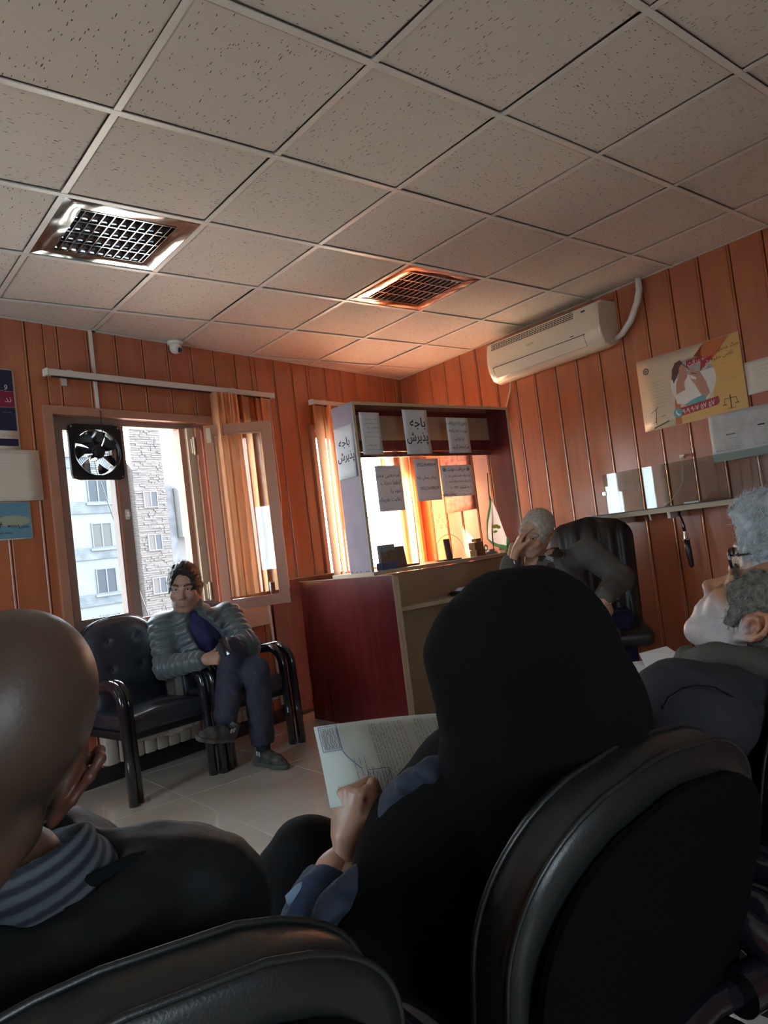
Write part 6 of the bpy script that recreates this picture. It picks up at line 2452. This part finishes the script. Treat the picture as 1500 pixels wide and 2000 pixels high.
    uz = (TLp - BLp)
    uz = uz - ux * (uz @ ux)
    uz /= np.linalg.norm(uz)
    uy = np.cross(uz, ux)
    m4 = Matrix(np.stack([ux, uy, uz], 1).tolist()).to_4x4()
    m4.translation = Vector(BLp)
    print('form', dist(TLp, BLp), dist(TLp, TRp))
    fm = thing('printed_form', 'white printed form with stamps held by the veiled woman', 'paper', mw=m4)
    wv, hv_ = .297, dist(TLp, BLp)
    M['form'] = mat('form_paper', (.58, .64, .60), .7)
    sheet(fm, wv, hv_, M['form'], curl=0, bend=lambda u, v: -.006 * math.sin(u * 3.1) - .004 * math.sin(v * 3))
    bf = lambda x, z: -.006 * math.sin(x / wv * 3.1) - .004 * math.sin(z / hv_ * 3)
    mb = MB()
    rows = []
    kx = 0
    for x in (.050, .058, .066, .074, .088, .093, .098, .103, .108, .114, .120, .126, .132, .138, .143, .160, .166, .172, .178, .186, .200, .206, .212, .218, .226, .232, .240, .248, .256):
        kx += 1
        z0 = hv_ * (.93 if kx % 4 else .80)
        sub = MB()
        scribble(sub, 0, hv_ * (.34 if kx < 5 else .80), 0, .0042, kx + 50)
        # turned a quarter: print runs along the short side
        mb.add([(x + p[2], -.0012, z0 - (hv_ * .80 - p[0]) * .95) for p in sub.v], sub.f)
    mb.v = [(p[0], p[1] + bf(p[0], p[2]), max(.004, p[2])) for p in mb.v]
    mb.build('printed_lines', M['ink_grey'], fm)
    st = MB()
    for (x0, z0, x1, z1) in ((.006, hv_ * .62, .036, hv_ * .97), (.066, hv_ * .03, .100, hv_ * .33)):
        for a, b in (((x0, z0), (x1, z0)), ((x1, z0), (x1, z1)), ((x1, z1), (x0, z1)), ((x0, z1), (x0, z0))):
            st.tube([(a[0], -.0014 + bf(*a), a[1]), (b[0], -.0014 + bf(*b), b[1])], .0005, 4)
        rr = random.Random(int(x0 * 1000))
        for k in range(7):
            x = x0 + .003 + k * (x1 - x0 - .006) / 6
            pts = []
            for j in range(12):
                z = z0 + .004 + (z1 - z0 - .008) * j / 11
                pts.append((x + rr.uniform(-.0016, .0016), -.0014 + bf(x, z), z))
            st.tube(pts, .00035, 4)
    st.tube([(.036, -.0014 + bf(.04, .1), hv_ * .60), (.042, -.0014 + bf(.04, .1), hv_ * .52), (.050, -.0014 + bf(.05, .1), hv_ * .44), (.058, -.0014 + bf(.05, .1), hv_ * .36)], .0006, 4)
    st.build('stamp', M['ink_blue'], fm)
    sg = MB()
    for k, (x, z, L) in enumerate(((.040, .012, .035), (.034, .01, .03), (.026, .012, .04), (.018, .012, .045))):
        sub = MB()
        scribble(sub, 0, L, 0, .007 if k == 0 else .004, 90 + k)
        sg.add([(x + p[2], -.0014 + bf(x, z), z + p[0]) for p in sub.v], sub.f)
    sg.build('handwriting', M['ink'], fm)
    return t


woman()


# ------------------------------------------------------------------ man asleep with his head thrown back
def sleeping_man():
    t = thing('person', 'sleeping man with head tilted back and grey stubble', 'person')
    hc = A3(1.0677, -4.0143, 0.9090)
    Fd, Ud = A3(0.1105, 0.6668, 0.7300), A3(0.1615, -0.7287, 0.6522)
    A = axes(Fd, Ud)
    tone = (.42, .21, .115)
    v, q, c = make_head(.0024, tone, closed=True, stubble=((.42, .43, .45), .95), brow=(.09, .075, .06), scalp=None, neck=.09, nose=1.12, jaw=1.02, lips=(.36, .19, .17))
    parts, cols = [(place(v, A, hc, 1.04), q)], [c]
    nk = A3(1.0302, -3.9529, 0.8319)
    ch = A3(1.0510, -3.9097, 0.6932)
    pe = np.array([1.06, -3.62, .47])
    shL, shR = A3(0.7964, -3.9924, 0.7978), A3(1.3580, -3.9959, 0.7429)
    elL, wrL = A3(0.8873, -3.8616, 0.6171), np.array([.98, -3.50, .62])
    elR, wrR = np.array([1.32, -3.78, .60]), np.array([1.15, -3.50, .60])
    kn = [np.array([.93, -3.22, .50]), np.array([1.20, -3.22, .50])]
    an = [np.array([.93, -3.15, .09]), np.array([1.20, -3.15, .09])]
    hp = [pe + np.array([-.09, 0, 0]), pe + np.array([.09, 0, 0])]
    print('sleep', 'nk', nk, 'sh', shL, shR, 'hc', hc, dist(nk, pe))
    f = Field(*bounds([nk, shL, shR, elR, elL, wrL, wrR, pe] + kn + an, .13), .010)
    f.cap(nk, ch, .06, .10, k=.05).cap(ch, pe, .11, .12, k=.05).cap(shL, shR, .05, .05, k=.05)
    f.chain([shR, elR, wrR], [.045, .036, .026]).chain([shL, elL, wrL], [.045, .036, .026])
    for i in (0, 1):
        f.chain([hp[i], kn[i], an[i]], [.075, .055, .036])
    b = f.mesh()
    parts.append(b)
    cols.append(tone_part(b[0], tone))
    for s_, w_ in ((1, wrR), (-1, wrL)):
        hv = hand(hand_axes((0, 1, -.1), (0, .1, 1)), w_, [20, 22, 24, 26], side=-s_, h=.004)
        parts.append(hv)
        cols.append(tone_part(hv[0], tone))
    mesh_obj('body', parts, M['skin'], t, cols)
    hv, hq = make_hair(.0028, .007, .060, -.075, 6, rough=.0016, side_front=-.02, tuft=.001, bald=((0, -.055, .125), (.064, .105, .070)))
    hw_ = place(hv, A, hc, 1.04)
    mesh_obj('hair', [(hw_, hq)], M['hair_salt'], t)
    strands('loose_hair', hw_, hq, 6000, .013, A3(0.4737, -0.0892, -0.6463), M['hair_salt'], t, 2)
    strands('loose_hair', hw_, hq, 4000, .013, A3(0.4737, -0.0892, -0.6463), M['strand_salt'], t, 3)

    def jk(f):
        f.cap(nk + (ch - nk) * .35, ch, .09, .125, k=.05).cap(ch, pe, .13, .15, k=.06)
        f.cap(shL, shR, .085, .085, k=.05)
        f.chain([shL, elL, wrL * .9 + elL * .1], [.092, .075, .050], k=.04)
        f.chain([shR, elR, wrR * .9 + elR * .1], [.085, .07, .050], k=.04)
        f.cap(A3(0.9180, -3.8276, 0.7076), A3(1.0080, -3.8790, 0.7674), .05, .06, k=.05)
        f.cap(nk + (ch - nk) * .1, hc, .078, .08, k=.015, op='-')
        f.disp(lambda X, Y, Z: .006 * fbm(X, Y, Z, 13, 31, 2) + .002 * fbm(X, Y, Z, 40, 3, 2))
    garment('jacket', M['jacket_grey'], t, *bounds([nk, ch, pe, shL, shR, elL, elR, wrL, wrR, A3(0.9109, -3.8236, 0.7380)], .19), .0065, jk)

    def col_(f):
        f.chain([A3(0.9909, -3.8965, 0.8573), A3(0.9351, -3.9807, 0.8668), A3(0.9532, -4.0338, 0.8567), A3(1.0464, -4.0702, 0.8401)], [.022, .026, .028, .028], k=.02)
        f.chain([A3(0.9909, -3.8965, 0.8573), A3(0.9873, -3.8791, 0.8328), A3(0.9212, -3.8062, 0.7384)], [.022, .018, .012], k=.02)
        f.disp(lambda X, Y, Z: .003 * fbm(X, Y, Z, 40, 13, 2))
    garment('collar', M['collar_brown'], t, *bounds([A3(0.9909, -3.8965, 0.8573), A3(0.9212, -3.8062, 0.7384), A3(1.0464, -4.0702, 0.8401)], .05), .0035, col_)
    zp = MB()
    zp.tube([Vector(A3(0.9528, -3.9423, 0.8477)), Vector(A3(0.9135, -3.9088, 0.8259)), Vector(A3(0.8974, -3.8943, 0.8032)), Vector(A3(0.8773, -3.8633, 0.7789)), Vector(A3(0.8658, -3.8397, 0.7586))], .0035, 6)
    zp.tube([Vector(A3(0.9382, -3.9497, 0.8464)), Vector(A3(0.9187, -3.9965, 0.8563)), Vector(A3(0.9281, -4.0436, 0.8465)), Vector(A3(0.9675, -4.0676, 0.8363))], .0025, 6)
    zp.build('zip', M['steel'], t, smooth='all')
    sm = MB().tube([Vector(A3(0.7063, -3.9899, 0.8011)), Vector(A3(0.7029, -4.0021, 0.8333)), Vector(A3(0.7010, -4.0188, 0.8571)), Vector(A3(0.7082, -4.0385, 0.8702)), Vector(A3(0.7227, -4.0558, 0.8737)), Vector(A3(0.7453, -4.0712, 0.8669)), Vector(A3(0.7849, -4.0802, 0.8433)), Vector(A3(0.8326, -4.0874, 0.8093))], .0012, 6)
    sm.build('seam', M['wool_black'], t, smooth='all')

    def tr(f):
        f.cap(pe, (hp[0] + hp[1]) / 2, .13, .13, k=.05)
        for i in (0, 1):
            f.chain([hp[i], kn[i], an[i]], [.09, .072, .055])
    garment('trousers', M['trouser'], t, *bounds([pe] + hp + kn + an, .14), .010, tr)
    for a in an:
        shoe(t, (a[0], a[1] - .04, .003), (a[0], a[1] + .2, .003), (0, 0, 1))
    # papers on his lap
    for k, (pts, lab) in enumerate((((A3(1.3181, -3.5782, 0.7941), A3(1.4648, -3.5684, 0.7855), A3(1.3017, -3.6945, 0.8000), A3(1.1627, -3.6963, 0.7855)), 'white sheet on top of the lap papers of sleeping man'),
                                    ((A3(1.2530, -3.5891, 0.7853), A3(1.3309, -3.5875, 0.7740), A3(1.2265, -3.6964, 0.7798), A3(1.0858, -3.7362, 0.7746)), 'sheet with blue handwriting under the top lap paper'))):
        pts = [np.array(p) for p in pts]
        o = thing('lap_paper', lab, 'paper', loc=tuple(pts[0]))
        vs = [tuple(p - pts[0]) for p in pts] + [tuple(p - pts[0] - np.array([0, 0, .0008])) for p in pts]
        MB().add(vs, [(0, 1, 2, 3), (7, 6, 5, 4), (0, 4, 5, 1), (1, 5, 6, 2), (2, 6, 7, 3), (3, 7, 4, 0)]).build('sheet', M['paper'], o)
        wr_ = MB()
        rr = random.Random(k)
        nrm = np.array([0, 0, .0012])
        for i in range(7 if k else 3):
            a_ = (.15 + .11 * i) if k else (.45 + .08 * i)
            for j in range(5):
                b0 = .2 + .12 * j
                p0 = pts[0] + (pts[3] - pts[0]) * a_ + (pts[1] - pts[0]) * b0 + nrm
                p1 = pts[0] + (pts[3] - pts[0]) * (a_ + rr.uniform(-.02, .02)) + (pts[1] - pts[0]) * (b0 + .09) + nrm
                wr_.tube([Vector(p0 - pts[0]), Vector(p1 - pts[0])], .0011, 4)
        wr_.build('handwriting', M['ink_blue'] if k else M['ink_grey'], o)


sleeping_man()


# ------------------------------------------------------------------ grey haired man with glasses
def grey_man():
    t = thing('person', 'man with thick grey hair and black framed glasses', 'person')
    hc = A3(1.5664, -3.8591, 1.0034)
    Fd, Ud = A3(-0.1884, 0.9582, -0.0290), A3(-0.0427, 0.0372, 1.0157)
    A = axes(Fd, Ud)
    tone = (.48, .29, .21)
    v, q, c = make_head(.003, tone, stubble=((.5, .5, .5), .4), brow=(.10, .09, .085), nose=1.1)
    parts, cols = [(place(v, A, hc, 1.04), q)], [c]
    nk = A3(1.6180, -3.8414, 0.8705)
    pe = np.array([1.78, -3.70, .47])
    ch = (nk * .6 + pe * .4)
    shL, shR = nk + np.array([-.18, -.02, -.10]), nk + np.array([.2, -.02, -.10])
    elL, wrL = shL + np.array([.03, .12, -.24]), np.array([1.68, -3.50, .60])
    elR, wrR = shR + np.array([.02, .10, -.24]), np.array([1.80, -3.50, .60])
    kn = [np.array([1.67, -3.27, .50]), np.array([1.92, -3.27, .50])]
    an = [np.array([1.67, -3.22, .09]), np.array([1.92, -3.22, .09])]
    hp = [pe + np.array([-.09, 0, 0]), pe + np.array([.09, 0, 0])]
    f = Field(*bounds([nk, shL, shR, elR, elL, wrL, wrR, pe] + kn + an, .13), .011)
    f.cap(nk, ch, .06, .10, k=.05).cap(ch, pe, .11, .12, k=.05).cap(shL, shR, .05, .05, k=.05)
    f.chain([shR, elR, wrR], [.045, .036, .026]).chain([shL, elL, wrL], [.045, .036, .026])
    for i in (0, 1):
        f.chain([hp[i], kn[i], an[i]], [.075, .055, .036])
    b = f.mesh()
    parts.append(b)
    cols.append(tone_part(b[0], tone))
    for s_, w_ in ((1, wrR), (-1, wrL)):
        hv = hand(hand_axes((0, 1, -.1), (0, .1, 1)), w_, [20, 22, 24, 26], side=-s_, h=.005)
        parts.append(hv)
        cols.append(tone_part(hv[0], tone))
    mesh_obj('body', parts, M['skin'], t, cols)
    hv, hq = make_hair(.003, .014, .050, -.06, 9, rough=.0026, top=((0, -.034, .104), (.074, .078, .050)), side_front=.015, tuft=.003)
    hw_ = place(hv, A, hc, 1.04)
    mesh_obj('hair', [(hw_, hq)], M['hair_grey'], t)
    strands('loose_hair', hw_, hq, 9000, .017, A3(0.6228, -0.3938, 0.2168), M['strand_grey'], t, 4)
    eyes(t, A, hc, 1.04, gaze=(0, -.6))

    def gl(p):
        return Vector(place(np.array([p]), A, hc, 1.04)[0])
    g = MB()
    for sx in (-1, 1):
        ring = []
        for k in range(25):
            a = 2 * math.pi * k / 24
            ca, sa = math.cos(a), math.sin(a)
            x = sx * .034 + .029 * (abs(ca) ** .7) * (1 if ca > 0 else -1)
            z = .004 + .024 * (abs(sa) ** .7) * (1 if sa > 0 else -1)
            ring.append(gl((x, -.110 + .10 * (abs(x) - .01) ** 1.2, z)))
        g.tube(ring, .0040, 8, caps=False)
        g.tube([gl((sx * .060, -.103, .014)), gl((sx * .074, -.085, .014)), gl((sx * .082, -.02, .014)), gl((sx * .082, .012, .010))], .0026, 8)
    g.tube([gl((-.008, -.113, .012)), gl((0, -.117, .014)), gl((.008, -.113, .012))], .0026, 8)
    gg = thing('glasses', 'black framed glasses worn by the grey haired man', 'glasses')
    g.build('frame', M['black_gloss'], gg, smooth='all')
    for sx in (-1, 1):
        pts = []
        for k in range(20):
            a = 2 * math.pi * k / 20
            ca, sa = math.cos(a), math.sin(a)
            x = sx * .034 + .027 * (abs(ca) ** .7) * (1 if ca > 0 else -1)
            z = .004 + .022 * (abs(sa) ** .7) * (1 if sa > 0 else -1)
            pts.append(gl((x, -.110 + .10 * (abs(x) - .01) ** 1.2, z)))
        MB().add(pts, [tuple(range(20))]).build('lens', M['glass'], gg)

    def jk(f):
        f.cap(nk + (ch - nk) * .25, ch, .10, .15, k=.05).cap(ch, pe, .155, .16, k=.06).cap(shL, shR, .08, .08, k=.07)
        f.chain([shL, elL, wrL * .9 + elL * .1], [.082, .07, .050], k=.04)
        f.chain([shR, elR, wrR * .9 + elR * .1], [.082, .07, .050], k=.04)
        f.cap(nk + (ch - nk) * .1, hc, .075, .08, k=.015, op='-')
        f.disp(lambda X, Y, Z: .006 * fbm(X, Y, Z, 13, 33, 2))
    garment('jacket', M['wool_black'], t, *bounds([nk, ch, pe, shL, shR, elL, elR, wrL, wrR], .19), .009, jk)

    def tr(f):
        f.cap(pe, (hp[0] + hp[1]) / 2, .13, .13, k=.05)
        for i in (0, 1):
            f.chain([hp[i], kn[i], an[i]], [.09, .072, .055])
    garment('trousers', M['trouser'], t, *bounds([pe] + hp + kn + an, .14), .011, tr)
    for a in an:
        shoe(t, (a[0], a[1] - .04, .003), (a[0], a[1] + .2, .003), (0, 0, 1))


grey_man()
# ------------------------------------------------------------------ old man leaning beside the counter, with his office chair
def old_man():
    t = thing('person', 'balding old man in grey suit resting his head on hand', 'person')
    D0 = 4.15
    hc = A3(2.9537, -1.9608, 1.1097)
    Fd, Ud = A3(-0.9534, -0.1353, -0.2561), A3(0.2644, -0.3397, 0.9525)
    A = axes(Fd, Ud)
    tone = (.50, .27, .17)
    v, q, c = make_head(.0034, tone, brow=(.3, .27, .22), stubble=((.45, .4, .35), .3), jaw=1.0)
    parts, cols = [(place(v, A, hc, 1.0), q)], [c]
    nk = A3(3.0319, -1.9894, 0.9542)
    shR, shL = A3(2.9723, -1.8057, 0.8646), A3(3.1999, -2.1150, 0.9693)
    elL, wrL = A3(3.3037, -2.2286, 0.8053), A3(3.0926, -2.2578, 0.7235)
    elR, wrR = A3(2.9048, -1.7032, 0.7269), A3(2.8375, -1.8880, 1.0508)
    ch = A3(3.0816, -1.9787, 0.7495)
    pe = A3(3.2686, -1.9805, 0.3933)
    knR, knL = A3(2.6564, -1.9988, 0.4247), A3(2.7792, -2.2230, 0.3319)
    anR, anL = knR.copy(), knL.copy()
    anR[2] = anL[2] = .09
    hpR, hpL = pe + (shR - shL) * .22, pe - (shR - shL) * .22
    print('old', 'ua', dist(shL, elL), dist(elL, wrL), dist(shR, elR), dist(elR, wrR), 'sh', dist(shL, shR), 'torso', dist(nk, pe), 'thigh', dist(hpL, knL), dist(hpR, knR), 'pe', pe, knL, 'hc', hc)
    f = Field(*bounds([nk, shL, shR, elR, elL, wrL, wrR, pe, knR, knL, anR, anL], .13), .010)
    f.cap(nk, ch, .06, .10, k=.05).cap(ch, pe, .11, .12, k=.05).cap(shL, shR, .05, .05, k=.05)
    f.chain([shR, elR, wrR], [.045, .036, .026]).chain([shL, elL, wrL], [.045, .036, .026])
    f.chain([hpR, knR, anR], [.075, .055, .036]).chain([hpL, knL, anL], [.075, .055, .036])
    b = f.mesh()
    parts.append(b)
    cols.append(tone_part(b[0], tone))
    hv = hand(hand_axes(A3(0.2960, -0.3011, 0.9548), A3(-0.8821, 0.4412, 0.3602)), A3(2.8088, -1.9277, 1.0275), [(20, 20, 15), (24, 22, 16), (28, 26, 20), (34, 30, 20)], side=-1, h=.0035, s=.95)
    parts.append(hv)
    cols.append(tone_part(hv[0], tone))
    hv = hand(hand_axes(A3(-0.1301, -0.1543, -1.0179), A3(-0.2125, -0.9936, 0.0511)), A3(3.0862, -2.2655, 0.7242), [(32, 45, 30), (38, 50, 30), (42, 55, 30), (48, 58, 30)], side=1, h=.0032, s=.95, spread=3)
    parts.append(hv)
    cols.append(tone_part(hv[0], tone))
    mesh_obj('body', parts, M['skin'], t, cols)
    hv, hq = make_hair(.0034, .007, .056, -.05, 12, rough=.0016, side_front=.0, tuft=.002)
    hw_ = place(hv, A, hc)
    mesh_obj('hair', [(hw_, hq)], M['hair_white'], t)
    strands('loose_hair', hw_, hq, 2500, .014, A3(-0.3536, 0.2552, 0.5567), M['strand_white'], t, 5)
    eyes(t, A, hc, 1.0, gaze=(0, -.5))

    def sh_(f):
        f.cap(nk, ch, .07, .12, k=.05).cap(ch, pe, .13, .13, k=.05)
        f.cap(nk, nk + (hc - nk) * .35, .066, .060, k=.02)
        f.cap(nk + (hc - nk) * .3, hc, .056, .056, k=.01, op='-')
        f.disp(lambda X, Y, Z: .004 * fbm(X, Y, Z, 20, 3, 2))
    garment('shirt', M['shirt_dark'], t, *bounds([nk, pe, hc], .16), .007, sh_)
    ax_ = (pe - nk) / np.linalg.norm(pe - nk)
    sd = (shL - shR) / np.linalg.norm(shL - shR)
    sd = sd - ax_ * (sd @ ax_)
    sd /= np.linalg.norm(sd)
    fr = np.cross(ax_, sd)
    if fr @ np.array(A3(-0.6327, -0.7729, -0.0475)) < 0:
        fr = -fr

    def jk(f):
        f.cap(shR + ax_ * .01, shL + ax_ * .01, .072, .072, k=.05)
        f.cap(nk + ax_ * .03, ch, .09, .145, k=.06).cap(ch, pe + ax_ * .06, .152, .165, k=.06)
        f.chain([shL, elL, elL * .08 + wrL * .92], [.080, .072, .056], k=.03)
        f.chain([shR, elR, elR * .25 + wrR * .75], [.078, .066, .054], k=.03)
        # skirt of the coat hanging over the thigh
        f.chain([A3(3.1414, -2.1122, 0.6510), A3(3.1732, -2.1678, 0.5024), A3(3.1816, -2.1659, 0.3580)], [.085, .075, .055], k=.05)
        f.cap(nk - ax_ * .02, hc, .066, .066, k=.01, op='-')
        n1 = nk + fr * .15
        f.cap(n1 - sd * .01, ch + fr * .19 - sd * .02, .080, .10, k=.012, op='-')
        f.cap(ch + fr * .19 - sd * .02, pe + fr * .20 - sd * .04, .10, .11, k=.012, op='-')
        f.disp(lambda X, Y, Z: .005 * fbm(X, Y, Z, 15, 41, 2) + .003 * fbm(X, Y, Z, 34, 43, 2))
    garment('suit_jacket', M['suit'], t, *bounds([nk, pe, hc, shL, shR, elL, elR, wrL, wrR, A3(3.1797, -2.1626, 0.3297)], .19), .006, jk)
    mb = MB()
    mb.box(-.003, .003, -.003, .003, -.014, .014)
    o = mb.build('buttonhole', M['black'], t, mw=Matrix.Translation(Vector(A3(2.9629, -2.1351, 0.9802))))
    o.parent = t
    o.matrix_parent_inverse = Matrix.Identity(4)
    cm = MB()
    for k in range(3):
        cm.tube([Vector(A3(2.9344, -2.0278, 0.9820) - np.array([0, 0, .0086 * k])), Vector(A3(2.9481, -2.0637, 0.9639) - np.array([0, 0, .0086 * k]))], .0018, 5)
    cm.build('collar_stripes', M['paper'], t)
    br = MB()
    for k in range(4):
        br.ball(A3(2.8082, -1.9058, 0.9947) - np.array([0, 0, .0115 * k]), .0065, seg=8)
    br.build('cuff_studs', M['chrome'], t, smooth='all')
    rg = MB().tube([Vector(A3(3.0796, -2.2969, 0.6912) + np.array([.0045 * math.cos(a), -.003 * math.cos(a), .004 * math.sin(a)])) for a in [k * .6 for k in range(11)]], .0018, 5).build('ring', M['chrome'], t)

    def tr(f):
        f.cap(pe, (hpR + hpL) / 2, .13, .13, k=.05)
        f.chain([hpR, knR, anR], [.09, .072, .058]).chain([hpL, knL, anL], [.09, .072, .058])
    garment('trousers', M['suit'], t, *bounds([pe, hpR, hpL, knR, knL, anR, anL], .14), .010, tr)
    for a in (anR, anL):
        d_ = np.array([-.5, -.85, 0])
        shoe(t, (a[0] + .02, a[1] + .04, .003), (a[0] - .12, a[1] - .19, .003), (0, 0, 1))
    return pe


pe_ = old_man()
# office chair behind him
ox = thing('office_chair', 'high backed black leather office chair with ribbed back', 'chair', mw=Matrix.Translation((pe_[0] + .22, pe_[1] + .03, 0)) @ Matrix.Rotation(R(-52), 4, 'Z'))
vs, fs, rim, N = pad_shape(.54, .72, .11, top=.22, bulge=.03, nx=30, nz=24, taper=.10)
# vertical ribs
vs2 = []
for (x, y, z) in vs:
    if y < 0:
        y -= .024 * abs(math.cos(x / .54 * math.pi * 5)) * min(1, z / .1) * (1 if abs(x) < .20 else .3)
    vs2.append((x, y, z))
Mo = Matrix.Translation((0, .18, .45)) @ Matrix.Rotation(R(-8), 4, 'X')
ob = MB().add(vs2, fs, 0, Mo).build('backrest', M['leather'], ox, smooth='all')
for k in range(6):
    x = -.20 + .08 * k
    MB().tube([Mo @ Vector((x, -.062, .05)), Mo @ Vector((x, -.070, .35)), Mo @ Vector((x, -.062, .66))], .004, 6).build('seam', M['black'], ob, smooth='all')
MB().box(-.26, .26, -.30, .22, .40, .50, bev=.04).build('seat', M['leather'], ox, smooth=50)
MB().cyl((0, 0, .08), (0, 0, .41), .03, 14).build('column', M['black'], ox, smooth=50)
for k in range(5):
    a = 2 * math.pi * k / 5
    MB().tube([(.03 * math.cos(a), .03 * math.sin(a), .11), (.28 * math.cos(a), .28 * math.sin(a), .075)], [.025, .016], 8).build('foot', M['black'], ox, smooth=50)
    MB().cyl((.28 * math.cos(a), .28 * math.sin(a) - .012, .03), (.28 * math.cos(a), .28 * math.sin(a) + .012, .03), .028, 12).build('caster', M['black'], ox, smooth=50)
# unidentified blue object beside it, given the shape of a bag
M['blue_cloth'] = mat('blue_cloth', (.010, .008, .075), .7, vary=(20, .2), bump=(60, .3, .004))
q_ = A3(3.4817, -2.0695, 0.2659)
bx_ = thing('blue_object', 'unidentified dark blue object shaped as an upright cloth bag beside the leather office chair', 'bag', mw=Matrix.Translation((q_[0], q_[1], 0)) @ Matrix.Rotation(R(-52), 4, 'Z'))
MB().box(-.075, .075, -.12, .12, 0, .60, bev=.03).build('body', M['blue_cloth'], bx_, smooth=50)
MB().tube([(-.04, 0, .59), (-.04, 0, .63), (-.02, 0, .65), (.02, 0, .65), (.04, 0, .63), (.04, 0, .59)], .008, 8).build('handle', M['black'], bx_, smooth='all')
MB().box(-.05, .05, -.128, -.118, .08, .34, bev=.004).build('pocket', M['blue_cloth'], bx_)
